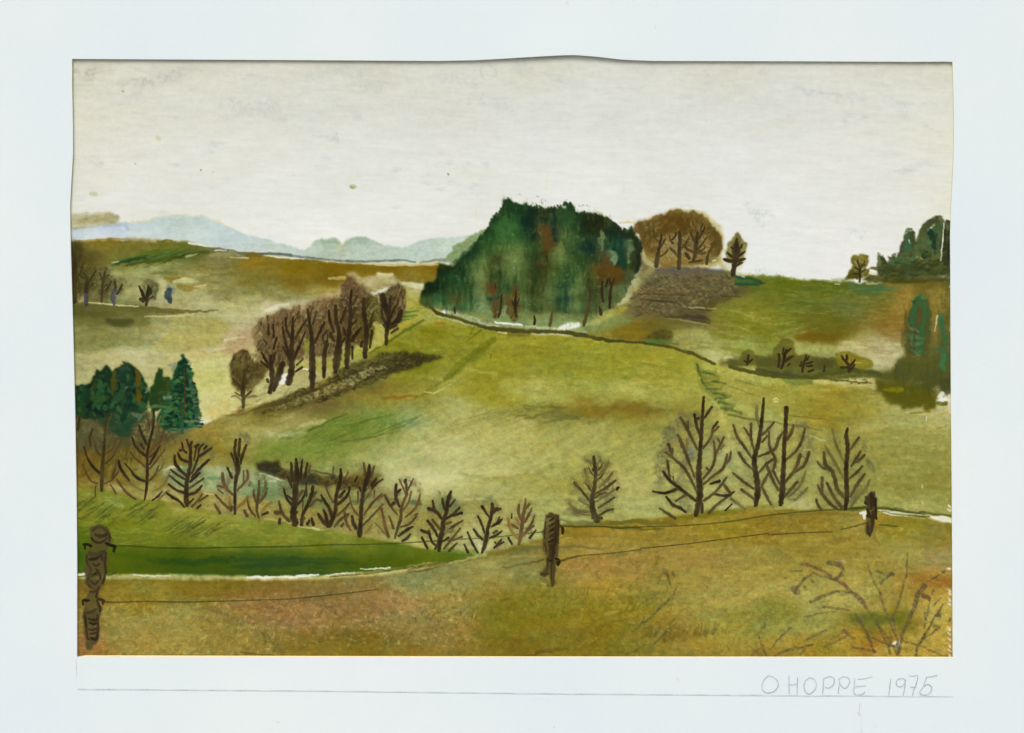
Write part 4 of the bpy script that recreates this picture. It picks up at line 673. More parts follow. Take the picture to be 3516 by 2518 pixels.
for key, q, c in CR:
    wash(P(q[0], q[2:]), c, .86, 5, 15, .55, .15, key=key+'/crown', tex='f')
wash(P('A', '1500,1330 1700,1200 1850,1100 1850,1300 1650,1400'), (186, 140, 110), .5, 12, 12, .5)
wash(P('B', '0,1040 200,980 480,900 700,830 700,900 480,960 250,1060 0,1150'), (150, 106, 84), .45, 8, 10, .6, tex='f')
wash(P('B', '740,720 860,700 960,790 1000,840 900,900 760,860'), (112, 78, 66), .6, 8, 9, .5, tex='f')
wash(P('B', '1160,800 1270,740 1330,790 1320,840 1200,840'), (84, 58, 46), .55, 6, 8, .5)
wash(P('B', '1290,770 1330,750 1350,790 1320,800'), (130, 134, 50), .5, 4, 5)
for q in ('A 1820,1100 2165,1000 2165,1500 1850,1500', 'B 0,1050 480,920 700,850 940,760 1000,860 960,1200 700,1350 200,1480 0,1480', 'B 1110,860 1300,760 1340,980 1240,1160 1120,1100'):
    hatch(P(q[0], q[2:]), 150, 70, 34, 4, (72, 50, 38), .5, .7, 61+len(q), soft=3, rough=4, g=.9, tex='f')
    hatch(P(q[0], q[2:]), 90, 75, 26, 4, (158, 124, 96), .42, .7, 62+len(q), soft=3, rough=4, g=.9, tex='f')
for q, w_, c in (('B 380,1260 420,1300 400,1400', (10, 20, 10), (150, 150, 70)), ('B 1060,1120 1110,1200 1100,1280', (20, 40, 30), (186, 178, 96)), ('B 880,1330 860,1380 870,1430', (20, 30, 30), (170, 168, 84)),
                 ('B 820,1350 740,1420 740,1480', (10, 24, 30), (160, 158, 70)), ('B 610,1440 630,1500', (16, 30), (158, 154, 70)), ('B 500,1470 540,1540', (18, 30), (160, 156, 74)), ('B 330,1480 380,1520', (24, 40), (174, 166, 96)),
                 ('B 100,1520 120,1560', (12, 16), (160, 150, 80))):
    brush(P(q[0], q[2:]), w_, c, .75, soft=5, rough=6, g=.4)
for q, w_ in (('F 2050,310 2100,290', (16, 20)), ('F 2080,250 2120,240', (10, 14)), ('B 380,1530 430,1540', (5, 8)), ('B 200,1600 240,1590', (10, 14)), ('F 2030,350 2050,340', (8, 8))):
    brush(P(q[0], q[2:]), w_, (230, 228, 216), .92, soft=3, rough=5)
wash(P('F', '1620,330 1600,250 1598,130 1640,30 1700,5 1760,20 1800,100 1900,130 1940,200 1900,280 1820,340 1760,400 1680,390'), (98, 72, 42), .88, 4, 8, .3, .15, key='row_tree_a/crown', tex='p')
brush(P('F', '1610,150 1640,40 1700,10 1750,30'), [8, 12, 10, 6], (78, 50, 36), .6, soft=5, rough=5)
brush(P('F', '1810,60 1850,40 1870,100'), [12, 20, 12], (156, 124, 90), .5, soft=8, rough=6)
hatch(P('F', '1610,100 1700,20 1880,140 1880,260 1700,380 1620,300'), 70, 75, 26, 4, (66, 46, 30), .5, .7, 70, soft=3, rough=4, g=.9, tex='f')
hatch(P('F', '1780,300 2000,280 2165,360 2165,440 1900,480 1700,540'), 50, 30, 40, 5, (150, 124, 84), .4, .6, 71, soft=4, rough=5, g=.8)
# ---------------------------------------------------------------- far trees at the left edge
for key, q, c in (('far_tree_a', '100,380 200,370 240,450 230,600 250,760 200,860 120,900', (90, 78, 44)), ('far_tree_b', '200,620 260,560 340,560 370,640 380,760 320,820 220,830', (104, 94, 56)),
                  ('far_tree_c', '370,620 430,585 500,620 530,700 520,820 440,900 380,920 360,840', (118, 106, 72)), ('far_tree_d', '490,720 540,680 610,690 620,760 600,820 530,850 480,800', (134, 126, 88)),
                  ('far_tree_e', '770,770 800,730 850,700 910,730 920,800 900,870 840,905 780,880', (124, 114, 74))):
    wash(P('A', q), [v*.86 for v in c], .8, 5, 13, .7, .15, key=key+'/crown', tex='f')
brush(P('A', '640,780 680,750'), [14, 16], (124, 118, 78), .5, soft=7, rough=6)
brush(P('A', '1020,775 1050,800 1060,830'), [14, 20, 14], (112, 112, 118), .6, soft=5, rough=6, key='blue_bush')
brush(P('A', '1030,800 1015,850 1035,910'), [16, 26, 14], (54, 66, 82), .9, soft=3, rough=5, g=.3, key='blue_bush')
brush(P('A', '1000,840 995,880'), [8, 6], (70, 72, 90), .8, soft=3, rough=4, key='blue_bush')
for q in ('900,740 920,790 890,890', '880,720 860,800 880,860'):
    brush(P('A', q), [4, 8, 5], (84, 76, 70), .6, soft=3, rough=5, g=.5)
hatch(P('A', '130,450 240,480 380,600 520,640 520,860 380,880 140,840'), 90, 70, 34, 4, (76, 66, 44), .4, .6, 72, soft=4, rough=5, g=.9, tex='f')
wash(P('A', '120,840 260,850 420,880 480,930 300,925 130,905'), (120, 98, 64), .5, 5, 8)
# ---------------------------------------------------------------- dark conifers, lower left
wash(P('F', '150,600 300,600 600,700 760,640 900,640 1000,720 1150,740 1250,760 1100,810 900,880 760,900 500,960 150,960'), (92, 80, 56), .85, 8, 14, .6, key='middle_hill', tex='f')
wash(P('F', '150,560 300,600 600,800 700,840 900,780 1150,760 1360,700 1200,760 900,850 700,900 300,960 150,960'), (92, 90, 66), .6, 8, 12, .6, key=None, tex='p')
for key, q, c in (('left_conifer_a', '150,345 210,335 260,340 300,300 320,250 345,240 350,200 400,200 430,140 470,145 480,200 500,400 520,640 400,640 250,650 150,600', (24, 54, 34)),
                  ('left_conifer_b', '470,210 540,170 600,150 605,120 640,135 720,170 770,230 830,340 850,420 820,560 700,600 560,620 480,560', (22, 54, 40)),
                  ('left_conifer_c', '830,420 880,320 900,230 930,180 970,190 970,260 1030,260 1060,330 1060,480 960,560 860,580', (34, 66, 34)),
                  ('left_spruce', '1165,40 1185,110 1215,190 1250,200 1245,260 1265,310 1275,350 1305,400 1290,440 1320,500 1300,540 1310,600 1280,640 1320,680 1230,740 1080,760 940,740 900,640 960,560 940,500 1010,470 980,420 1050,380 1020,300 1070,250 1080,160 1130,130 1140,60', (30, 84, 54))):
    wash(P('F', q), c, .95, 2.5, 8, .2, .15, key=key+'/crown', tex='p')
wash(P('F', '150,500 500,560 820,560 900,620 700,700 680,820 520,800 300,640 160,640'), (34, 62, 44), .8, 6, 10, .4, key='left_conifer_b/crown')
wash(P('F', '500,640 700,640 680,810 520,790'), (26, 70, 50), .7, 6, 9, .4)
r_ = random.Random(8)
for i in range(110):          # light and dark dabs through the conifers
    x = r_.uniform(200, 820); y = r_.uniform(230, 600)
    if y < 340-(x-200)*.25 and x < 480: continue
    brush(P('F', '%d,%d %d,%d' % (x, y, x+r_.uniform(-10, 20), y+r_.uniform(6, 26))), [r_.uniform(12, 20), r_.uniform(8, 14)], r_.choice(((12, 38, 28), (48, 104, 66), (20, 60, 40), (10, 34, 32), (58, 96, 48))), .6, soft=4, rough=4, g=.3)
for q, w_, c, a in (('250,380 220,480 230,600', (30, 40, 40), (22, 70, 40), .7), ('430,330 380,420 380,520', (40, 60, 50), (40, 94, 56), .6), ('510,210 510,300 500,420', (30, 50, 24), (84, 80, 36), .85), ('730,210 740,280 740,330', (36, 60, 40), (110, 80, 26), .9),
                    ('730,380 745,440 740,480', (30, 54, 36), (108, 80, 26), .9), ('600,340 580,440 500,480', (50, 60, 40), (44, 90, 60), .6), ('660,440 640,560 600,640', (60, 60, 60), (16, 50, 40), .7), ('340,330 300,370', (30, 26), (80, 74, 34), .6),
                    ('560,540 570,560', (40, 46), (52, 104, 66), .8), ('430,535 440,550', (40, 36), (48, 98, 64), .7), ('340,500 330,530', (40, 40), (44, 96, 52), .6), ('640,180 600,240 620,300', (30, 50, 40), (20, 64, 50), .7), ('1020,290 1015,400', (20, 22), (84, 76, 30), .75), ('960,330 990,350', (16, 16), (60, 72, 30), .7),
                    ('930,200 930,330 900,420', (26, 34, 40), (36, 68, 34), .7), ('560,290 580,330', (10, 12), (96, 120, 90), .4), ('620,360 640,340', (12, 16), (110, 136, 110), .6), ('810,400 830,370', (20, 24), (130, 146, 116), .55), ('700,600 760,620 740,660', (30, 40, 20), (96, 122, 100), .6), ('820,540 900,520 1000,540', (16, 34, 20), (104, 128, 100), .6)):
    brush(P('F', q), [v*.37 for v in w_], c, a, soft=4, rough=6, g=.3)
SPR = [(y, 12+(y-60)*.22) for y in range(110, 730, 20)]
for y, hw in SPR:
    for k in range(int(3+hw/13)):
        t = r_.uniform(-1, 1); x = 1165+t*hw + (0 if t > 0 else -hw*.25*(y > 400))
        dx = t*24 + (10 if t > 0 else -10)
        brush(P('F', '%d,%d %d,%d' % (x, y+r_.uniform(-8, 8), x+dx, y+r_.uniform(2, 14))), [r_.uniform(9, 14), r_.uniform(5, 9)],
              r_.choice(((18, 62, 42), (12, 48, 36), (64, 122, 76), (52, 104, 64), (24, 72, 42), (14, 46, 42))), .85, soft=2.5, rough=4, g=.2, key='left_spruce/crown')
for y, hw in SPR[6:]:
    brush(P('F', '%d,%d %d,%d' % (1165+hw*.85, y, 1165+hw*1.12+r_.uniform(0, 12), y+r_.uniform(-14, 0))), [9, 2.5], r_.choice(((92, 104, 100), (60, 92, 74), (30, 78, 60))), .8, soft=2.5, rough=3, key='left_spruce/crown')
for q, w_ in (('1170,670 1270,665 1330,660', (12, 22, 8)), ('1260,710 1350,705', (10, 8)), ('1200,100 1225,140', (14, 20)), ('980,450 1050,440', (24, 20)), ('1020,150 1080,140 1060,200', (14, 34, 20)), ('1280,490 1335,480', (16, 6)), ('1240,740 1000,745', (6, 8))):
    brush(P('F', q), [v*.5 for v in w_], (126, 134, 126), .6, soft=3, rough=5, g=.6)
brush(P('F', '1165,180 1170,300 1175,500 1165,640'), [3, 4, 5, 5], (92, 62, 34), .5, soft=3, rough=4)
brush(P('F', '1155,700 1150,780'), [8, 11], (44, 92, 66), .9, soft=2.5, rough=3, key='left_spruce/trunk')
# ---------------------------------------------------------------- scrub between conifers and meadow
hatch(P('F', '180,640 700,860 1000,760 1100,880 900,1000 500,1080 180,1080'), 130, 80, 50, 6, (84, 66, 40), .34, .8, 81, soft=5, rough=6, g=.9)
hatch(P('F', '180,960 560,900 900,960 1000,1200 700,1340 400,1280 180,1240'), 110, 60, 50, 7, (150, 122, 52), .35, .8, 82, soft=6, rough=6, g=.8)
hatch(P('F', '180,900 600,860 700,1000 500,1200 180,1200'), 60, 60, 60, 8, (92, 70, 34), .35, .8, 83, soft=6, rough=6, g=.8)
wash(P('F', '180,960 300,930 480,960 500,1060 300,1100 180,1080'), (132, 92, 36), .4, 8, 10, .7)
wash(P('F', '170,1190 400,1200 560,1250 780,1330 1100,1400 1100,1450 700,1400 400,1300 170,1280'), (176, 152, 82), .5, 6, 9, .5)
wash(P('F', '480,1250 600,1270 620,1320 500,1310'), (206, 184, 138), .6, 5, 7)
wash(P('F', '960,1300 1160,1260 1180,1420 1000,1400 900,1420 860,1400'), (206, 184, 124), .45, 6, 9, .5)
hatch(P('F', '1200,1300 1600,1330 2165,1420 2165,1560 1600,1500 1200,1440'), 70, 70, 40, 5, (170, 146, 70), .4, 1.0, 84, soft=5, rough=5, g=.8)
hatch(P('G', '400,880 1900,940 2100,1200 1500,1200 900,1100 400,1000'), 150, 60, 50, 5, (140, 118, 54), .32, 1.0, 85, soft=5, rough=5, g=.8)
wash(P('G', '100,850 420,840 860,960 860,1060 500,1060 100,1000'), (182, 160, 86), .35, 8, 10, .6)
for q, w_ in (('F 1660,1060 1620,1180 1500,1280', (30, 50, 30)), ('F 1870,1160 1900,1240 1860,1340', (40, 60, 40)), ('F 2080,1240 2120,1300', (30, 50)), ('G 430,700 460,780', (30, 50)), ('F 1340,1200 1360,1240', (20, 30)), ('F 1230,1020 1240,1060', (20, 30)), ('F 1690,800 1760,840', (20, 30)),
              ('F 1340,860 1400,920 1430,1000', (20, 40, 30)), ('G 640,500 600,540', (30, 40)), ('G 40,250 120,250 130,330', (16, 26, 20)), ('G 1160,540 1190,580', (20, 30)), ('H 0,660 80,720 110,780', (20, 30, 20)), ('G 1500,860 1530,800', (20, 30))):
    brush(P(q[0], q[2:]), [v*.7 for v in w_], (104, 104, 76), .42, soft=9, rough=9, g=1.0, tex='f')
# ---------------------------------------------------------------- foreground slope, then the green meadow
R5 = P('V', '150,1276 400,1274 560,1282 650,1280 850,1268 960,1248 1060,1226 1150,1206 1210,1190 1222,1166 1260,1158 1340,1155 1440,1148 1520,1138 1610,1131 1700,1129 1800,1131 1890,1129 1950,1124 2000,1140 2060,1150 2120,1162 2120,1480 150,1480')
field(R5, sm('180,1300,138,104,44 250,1292,140,112,46 330,1310,150,124,50 430,1300,142,112,40 500,1290,134,106,40 300,1340,150,126,54 600,1295,142,106,56 700,1300,140,108,62 800,1300,140,118,72 900,1290,142,134,88 1000,1280,148,142,92 1080,1265,150,138,84 1150,1250,132,120,74 1180,1215,150,128,66 '
  '180,1430,160,104,66 200,1380,156,122,66 250,1360,158,132,70 300,1390,168,142,80 400,1370,164,138,76 500,1355,150,122,70 600,1345,156,112,74 650,1375,152,110,74 700,1345,152,112,68 800,1345,150,114,70 900,1350,162,134,90 1000,1330,162,134,78 1100,1305,152,126,62 1200,1330,156,134,60 '
  '200,1445,162,116,64 300,1440,172,136,70 400,1430,162,132,70 500,1415,158,128,66 600,1410,150,118,60 700,1430,144,114,54 800,1430,136,106,44 900,1425,144,110,54 950,1390,152,120,68 1000,1400,150,120,64 1100,1400,138,112,42 1150,1440,132,106,38 1200,1390,144,122,46 1120,1350,144,122,48 '
  '1280,1175,158,120,44 1350,1200,164,130,62 1300,1220,168,134,72 1400,1185,162,130,58 1500,1180,162,130,58 1300,1260,170,130,74 1400,1250,162,126,60 1350,1300,166,132,60 1300,1350,150,126,44 1400,1345,156,132,50 1300,1430,134,112,40 1400,1415,146,120,50 1350,1400,140,118,40 '
  '1500,1250,160,134,66 1600,1175,160,130,46 1600,1230,168,140,74 1500,1330,166,138,70 1600,1330,168,142,78 1500,1400,156,126,60 1600,1400,166,148,72 1600,1370,158,146,74 1550,1440,158,128,60 '
  '1700,1160,158,124,52 1800,1165,160,126,52 1700,1240,162,138,70 1800,1225,162,136,62 1900,1170,164,134,64 1900,1240,158,136,68 1850,1290,168,152,84 1700,1320,172,156,90 1800,1330,172,160,96 1700,1375,158,152,86 1800,1380,156,146,80 1900,1320,172,154,90 1950,1290,164,148,76 1950,1350,166,146,80 '
  '2000,1170,150,130,48 2080,1185,148,124,58 2000,1230,168,146,78 2080,1240,166,138,92 2000,1300,172,134,70 2095,1295,180,108,46 2060,1285,166,120,62 2000,1370,124,116,44 1940,1370,120,116,54 1900,1410,174,122,42 2050,1350,184,138,66 2095,1380,192,144,66 1800,1435,156,122,48 1950,1430,182,118,50 2060,1430,176,132,56 1700,1440,168,128,56 2090,1440,156,120,64'),
  soft=2, rough=5, key='foreground_slope', tex=(('m', 6), ('p', 6), ('f', 3)))
for q, w_, c, a in (('L 0,720 300,650 600,590 850,545 1080,490 1250,480', (14, 20, 16, 22, 20, 10), (112, 104, 42), .6), ('L 0,735 200,680 560,580', (4, 6, 4), (80, 70, 30), .6), ('L 940,560 1100,520 1240,480', (8, 22, 14), (96, 98, 82), .6), ('L 860,680 1000,660 1120,640 1260,605', (5, 9, 10, 8), (78, 62, 38), .85),
                    ('L 560,660 760,650 960,580 1240,560', (14, 40, 30, 10), (156, 158, 100), .5), ('L 0,740 300,740 560,730', (20, 60, 30), (144, 140, 92), .45), ('L 1400,490 1560,480 1750,500 1900,500', (8, 12, 8, 4), (112, 98, 62), .6),
                    ('L 1420,610 1500,580 1640,560', (6, 10, 5), (92, 94, 30), .7), ('L 1560,600 1800,565 2165,520', (4, 5, 3), (94, 88, 34), .55), ('L 1700,600 1900,575 2165,540', (3, 4, 3), (96, 90, 34), .5),
                    ('L 980,850 1100,800 1240,780', (5, 6, 4), (150, 126, 62), .4), ('L 860,1000 940,965', (3, 4), (92, 80, 34), .7), ('L 1200,1460 1350,1440 1480,1430', (14, 22, 12), (92, 82, 50), .6), ('L 1060,1500 1200,1485', (6, 10), (92, 76, 40), .6),
                    ('L 1720,1180 1900,1120 2165,1050', (10, 16, 8), (128, 106, 32), .45), ('L 1800,1220 2000,1160 2165,1120', (4, 6, 3), (112, 92, 30), .5), ('L 2030,1500 2165,1420', (4, 7), (110, 92, 40), .6), ('K 1330,1050 1450,1080 1600,1140 1800,1190 2000,1230', (7, 9, 10, 7, 3), (112, 98, 72), .6),
                    ('K 1280,940 1500,930 1800,960', (6, 10, 6), (120, 84, 38), .45), ('K 1400,1180 1700,1200 1900,1240', (8, 14, 8), (132, 114, 58), .4), ('K 1700,1460 1900,1490 2000,1500', (7, 11, 6), (100, 82, 42), .6), ('K 470,755 700,770 900,765 1080,775', (5, 10, 8, 5), (114, 84, 38), .7),
                    ('K 1180,780 1400,765 1560,785', (5, 12, 6), (112, 82, 38), .7), ('K 1080,820 1400,810', (10, 10), (120, 106, 36), .5), ('K 1080,760 1500,745 1700,755', (6, 8, 6), (186, 160, 74), .8),
                    ('J 0,1490 200,1400 500,1400 900,1400 1000,1390', (6, 10, 10, 8, 5), (124, 108, 42), .45), ('I 0,1480 200,1460 400,1480 600,1490', (30, 30, 24, 10), (102, 98, 40), .55), ('I 500,1460 760,1420 1000,1390 1300,1340 1560,1310', (26, 24, 20, 24, 16), (122, 110, 34), .55),
                    ('I 0,1530 250,1530 480,1540', (5, 8, 4), (68, 76, 28), .6), ('H 1420,1045 1500,1065 1700,1075 1800,1060', (12, 28, 24, 14), (112, 118, 82), .72), ('H 1800,1070 1950,1070 2165,1050', (24, 30, 20), (118, 108, 44), .6), ('H 1440,1100 1700,1105 1950,1110 2165,1110', (4, 5, 7, 5), (66, 76, 28), .75),
                    ('J 700,1380 500,1390 200,1410', (8, 8, 6), (112, 92, 56), .4), ('V 1010,1288 940,1296 850,1302', (8, 10, 6), (132, 112, 52), .4)):
    brush(P(q[0], q[2:]), [v*(.37 if v > 26 else .75) if q[0] != 'V' else v for v in w_], c, a, soft=5, rough=6, g=.6, tex='h')
hatch(P('V', '480,1320 900,1300 1060,1310 1060,1430 560,1430'), 300, 50, 14, 5, (200, 164, 108), .55, 2.0, 91, soft=3, rough=4, g=1.0)
hatch(P('V', '480,1320 900,1300 1060,1310 1060,1430 560,1430'), 260, 30, 18, 5, (110, 80, 40), .5, 1.8, 92, soft=4, rough=4, g=1.0)
hatch(P('V', '180,1330 600,1330 600,1450 180,1450'), 200, 60, 22, 6, (192, 160, 90), .45, 1.6, 93, soft=4, rough=4, g=1.0)
hatch(P('V', '1100,1260 1500,1230 1500,1450 1050,1450'), 200, 60, 40, 6, (110, 96, 30), .34, .8, 94, soft=5, rough=5, g=1.0)
hatch(P('V', '1240,1180 1900,1150 2100,1180 2100,1300 1600,1280 1240,1300'), 200, 20, 26, 6, (194, 166, 88), .42, 1.4, 95, soft=4, rough=4, g=1.0)
hatch(P('V', '1200,1440 1520,1200 1560,1220 1480,1330 1300,1450'), 30, 40, 120, 5, (172, 142, 66), .3, .2, 96, soft=6, rough=6, g=.8, tex='d')
for q, w_ in (('V 1500,1300 1480,1330 1440,1370 1400,1400', (5, 8, 8, 4)), ('V 1470,1262 1480,1280 1485,1300', (14, 10, 3)), ('V 1440,1440 1480,1395 1500,1380', (3, 6, 3)), ('V 1490,1268 1495,1276', (8, 8))):
    brush(P(q[0], q[2:]), w_, (104, 94, 58), .8, soft=4, rough=6, g=.8, tex='f')
for q, c, a in (('V 500,1310 700,1300 900,1310 940,1350 800,1390 600,1395 480,1350', (176, 112, 84), .34), ('V 250,1290 420,1295 380,1330 240,1330', (176, 140, 60), .3), ('V 900,1290 1060,1260 1200,1215 1190,1290 1000,1320', (150, 148, 96), .35), ('V 1250,1230 1500,1215 1650,1240 1400,1290 1250,1280', (188, 128, 78), .34), ('V 1500,1290 1900,1270 1950,1340 1700,1360 1500,1350', (176, 156, 84), .34), ('V 170,1400 230,1400 230,1455 170,1455', (184, 96, 70), .4), ('V 860,1380 1040,1370 1060,1420 880,1430', (172, 124, 74), .35), ('V 1050,1330 1240,1300 1260,1380 1100,1420', (128, 120, 34), .35), ('V 620,1420 900,1415 960,1450 620,1455', (150, 108, 34), .35)):
    wash(P(q[0], q[2:]), c, a, 16, 20, 1.0, tex='m')
r_ = random.Random(12)
for i in range(26):            # dark grass strokes
    x = 1440+i*6.2+r_.uniform(-3, 3); y = 1408-abs(i-6)*.6+r_.uniform(-6, 6)
    brush(P('V', '%.1f,%.1f %.1f,%.1f' % (x, y-r_.uniform(8, 17), x+r_.uniform(-13, -3), y+r_.uniform(4, 12))), [4, 9, 4], (112, 90, 44), .5, soft=6, rough=4, g=.8)
wash(P('M', '0,960 160,900 330,960 420,1080 360,1180 180,1220 0,1180'), (134, 130, 56), .5, 12, 14, .7, tex='f')
wash(P('V', '1600,1350 1700,1330 1760,1350 1720,1400 1600,1410'), (140, 136, 62), .4, 12, 14, .7, tex='f')
wash(P('M', '820,1120 1080,1090 1380,1100 1370,1200 1100,1210 900,1200'), (112, 112, 42), .6, 8, 10, .6, tex='f')
wash(P('M', '540,1380 620,1340 740,1400 700,1470 560,1480'), (122, 112, 34), .6, 7, 9, .5)
wash(P('M', '1420,790 1540,740 1700,780 1815,780 1815,860 1640,860 1520,830'), (170, 96, 44), .55, 7, 9, .5)
wash(P('M', '820,1400 1080,1360 1180,1430 1000,1460'), (196, 114, 44), .5, 7, 9, .4)
wash(P('M', '1150,1190 1300,1200 1320,1300 1220,1280'), (198, 146, 52), .55, 7, 9, .4)
wash(P('M', '1640,860 1815,870 1815,1500 1560,1500 1500,1300 1620,1100'), (190, 142, 66), .45, 9, 10, .4)
wash(P('M', '680,960 980,940 1060,1050 840,1060 620,1030'), (180, 166, 100), .5, 10, 12, .5)
wash(P('M', '1560,870 1815,870 1815,1500 1100,1500 1080,1420 1500,1300'), (212, 176, 92), .45, 12, 14, .5)
wash(P('M', '200,1180 800,1200 1050,1300 900,1500 150,1500'), (190, 156, 76), .3, 14, 16, .5)
brush(P('M', '1250,1390 1300,1370 1330,1400 1300,1410'), [5, 14, 14, 8], (230, 226, 206), .95, soft=3, rough=4)
for y in (880, 910, 960, 1000, 1240, 1290, 1340, 1400, 1440, 1490, 90, 130, 680):
    brush(P('M', '%d,%d %d,%d' % (1775+r_.uniform(-8, 10), y, 1795, y+r_.uniform(6, 20))), [5, 8], (226, 214, 192), .85, soft=2.5, rough=5)
# white gap of bare paper behind the far post
wash(P('J', '1120,1335 1300,1350 1500,1385 1560,1410 1815,1425 1815,1480 1700,1460 1560,1425 1400,1420 1200,1395 1120,1370'), (214, 208, 172), .75, 3, 5)
for q, w_ in (('J 1170,1385 1260,1390 1400,1415', (5, 11, 4)), ('J 1590,1420 1700,1435 1812,1460', (4, 15, 18)), ('J 960,1390 1000,1380 990,1440', (8, 14, 8))):
    brush(P(q[0], q[2:]), w_, (230, 222, 206), .92, soft=2.5, rough=4)
for q, w_ in (('J 1115,1335 1200,1338 1300,1355 1480,1385 1560,1390', (8, 10, 10, 8, 5)), ('J 1510,1378 1650,1395 1812,1415', (7, 9, 6)), ('J 1120,1370 1330,1400 1600,1425', (3, 5, 6)), ('J 760,1355 900,1350 1000,1335', (8, 12, 12))):
    brush(P(q[0], q[2:]), w_, (86, 92, 44), .8, soft=3, rough=4, g=.35)
brush(P('J', '200,1370 500,1360 800,1350'), [5, 6, 5], (118, 108, 42), .6, soft=3, rough=3)
# meadow
R4 = P('F', '120,1275 300,1295 500,1335 800,1400 1000,1410 1200,1450 1500,1520 1800,1560 2000,1590 2165,1600') + P('G', '500,1072 800,1125 1100,1180 1300,1225 1500,1250 1680,1300 1850,1325 2165,1355') + \
     P('H', '560,1350 640,1370 600,1385 360,1440 200,1440 0,1450') + P('V', '950,1247 850,1264 700,1276 560,1276 400,1272 150,1272')
wash(P('V', '150,1262 560,1268 850,1255 1000,1238 1075,1222 1080,1230 1000,1248 850,1275 650,1286 150,1282'), (204, 196, 136), .8, 3, 5, .2)
field(R4, sm('180,1090,140,142,64 250,1100,134,142,60 330,1125,132,136,54 200,1130,128,136,50 300,1155,124,132,40 400,1130,150,150,70 360,1170,134,140,52 450,1150,150,152,66 520,1150,150,150,70 250,1180,112,126,32 200,1200,84,114,28 350,1195,116,128,36 450,1185,140,144,58 '
  '550,1170,146,150,62 650,1190,142,146,60 750,1195,140,146,64 500,1205,116,128,46 600,1208,138,142,54 700,1212,128,136,40 800,1215,124,134,44 190,1235,66,102,30 250,1230,84,112,32 300,1222,92,114,34 350,1225,84,112,32 400,1220,66,100,30 450,1225,84,110,34 '
  '300,1255,72,104,26 400,1250,50,88,26 480,1245,42,84,34 550,1232,52,92,40 600,1230,54,92,40 650,1245,40,80,46 700,1240,56,92,40 580,1255,34,76,44 500,1262,52,90,30 700,1258,34,74,48 760,1240,60,94,34 800,1256,58,94,28 850,1240,66,100,30 800,1232,92,116,40 900,1228,104,122,38 900,1248,62,96,26 950,1235,98,118,34 1000,1226,88,114,32 1040,1222,104,124,40'),
  soft=2, rough=4, key='meadow', tex=(('m', 5), ('p', 5), ('h', 4), ('f', 2)))
wash(P('K', '620,600 900,560 1400,580 2165,590 2165,700 1800,720 1000,740 700,700'), (44, 84, 34), .35, 12, 14, .6, tex='h')
wash(P('V', '330,1215 600,1225 850,1230 1000,1235 850,1262 600,1272 200,1272 180,1225'), (92, 98, 14), .38, 10, 14, .6, tex='h')
for q, w_, c, a in (('V 230,1195 420,1200 600,1212', (20, 30, 12), (120, 132, 44), .4), ('V 330,1240 430,1246 520,1240', (10, 16, 8), (30, 74, 34), .5), ('V 560,1222 700,1232 860,1222', (8, 14, 8), (96, 118, 36), .45), ('V 600,1262 760,1266 900,1254', (8, 12, 8), (82, 110, 30), .5), ('V 250,1225 300,1230 350,1238', (14, 20, 10), (70, 100, 26), .5), ('V 950,1216 1040,1224 1080,1228', (8, 12, 4), (84, 118, 40), .6)):
    brush(P(q[0], q[2:]), [v*1.5 for v in w_], c, a, soft=12, rough=12, g=.9, tex='h')
brush(P('G', '0,1410 300,1420 700,1400 1000,1410'), [10, 16, 12, 5], (34, 78, 46), .55, soft=7, rough=7, g=.5, tex='h')
brush(P('G', '0,1480 400,1460 800,1440 1150,1440'), [14, 18, 12, 5], (32, 76, 44), .5, soft=7, rough=7, g=.5, tex='h')
for n, (q, an) in enumerate((('K 350,60 640,90 620,230 370,260', 35), ('K 180,60 330,60 300,200 190,230', 35), ('K 640,80 920,130 860,240 700,230', 35), ('K 1040,270 1300,240 1300,330 1080,350', 32), ('K 1240,290 1560,260 1500,350 1280,360', 32))):
    hatch(P(q[0], q[2:]), 12, an, 66, 4.4, (78, 84, 44), .8, .1, 100+n, soft=3, rough=4, g=.8, tex='f')
brush(P('K', '450,50 560,90 600,110'), [8, 20, 10], (156, 158, 96), .6, soft=8, rough=7)
brush(P('K', '1060,130 1120,140 1180,150'), [10, 18, 8], (170, 164, 96), .6, soft=8, rough=7)
hatch(P('K', '180,100 2165,280 2165,480 180,480'), 120, 4, 80, 6, (116, 126, 44), .25, .3, 110, soft=6, rough=6, g=.9, tex='h')
hatch(P('K', '180,100 2165,280 2165,480 180,480'), 90, 4, 70, 5, (160, 162, 88), .25, .3, 111, soft=5, rough=6, g=.9, tex='h')
for q, w_ in (('K 180,742 240,738', (7, 9)), ('K 1750,765 1820,768 1900,765 1990,755', (4, 9, 9, 5)), ('K 2040,760 2165,765', (5, 9)), ('G 130,1572 250,1578 400,1572', (4, 9, 6)), ('G 520,1580 640,1570 720,1560 800,1550', (7, 10, 7, 4)),
              ('G 850,1560 1000,1545 1130,1535', (3, 4, 4)), ('G 1180,1500 1300,1500 1460,1488', (3, 4, 6)), ('K 700,745 1000,755 1040,755', (4, 4, 3))):
    brush(P(q[0], q[2:]), w_, (230, 226, 208), .93, soft=2, rough=4, g=.1)
for q, w_ in (('G 900,1575 1200,1550 1500,1510 1800,1460 2165,1400', (4, 5, 6, 6, 5)), ('L 0,700 100,670 200,660 380,630', (3, 5, 4, 3))):
    brush(P(q[0], q[2:]), w_, (96, 80, 36), .75, soft=2.5, rough=4, g=.5)
brush(P('G', '500,1070 620,1105 780,1130 860,1135'), [3, 6, 6, 3], (208, 202, 146), .8, soft=3, rough=4)
brush(P('G', '180,1010 500,1060 700,1090'), [5, 6, 5], (196, 182, 118), .5, soft=4, rough=4)
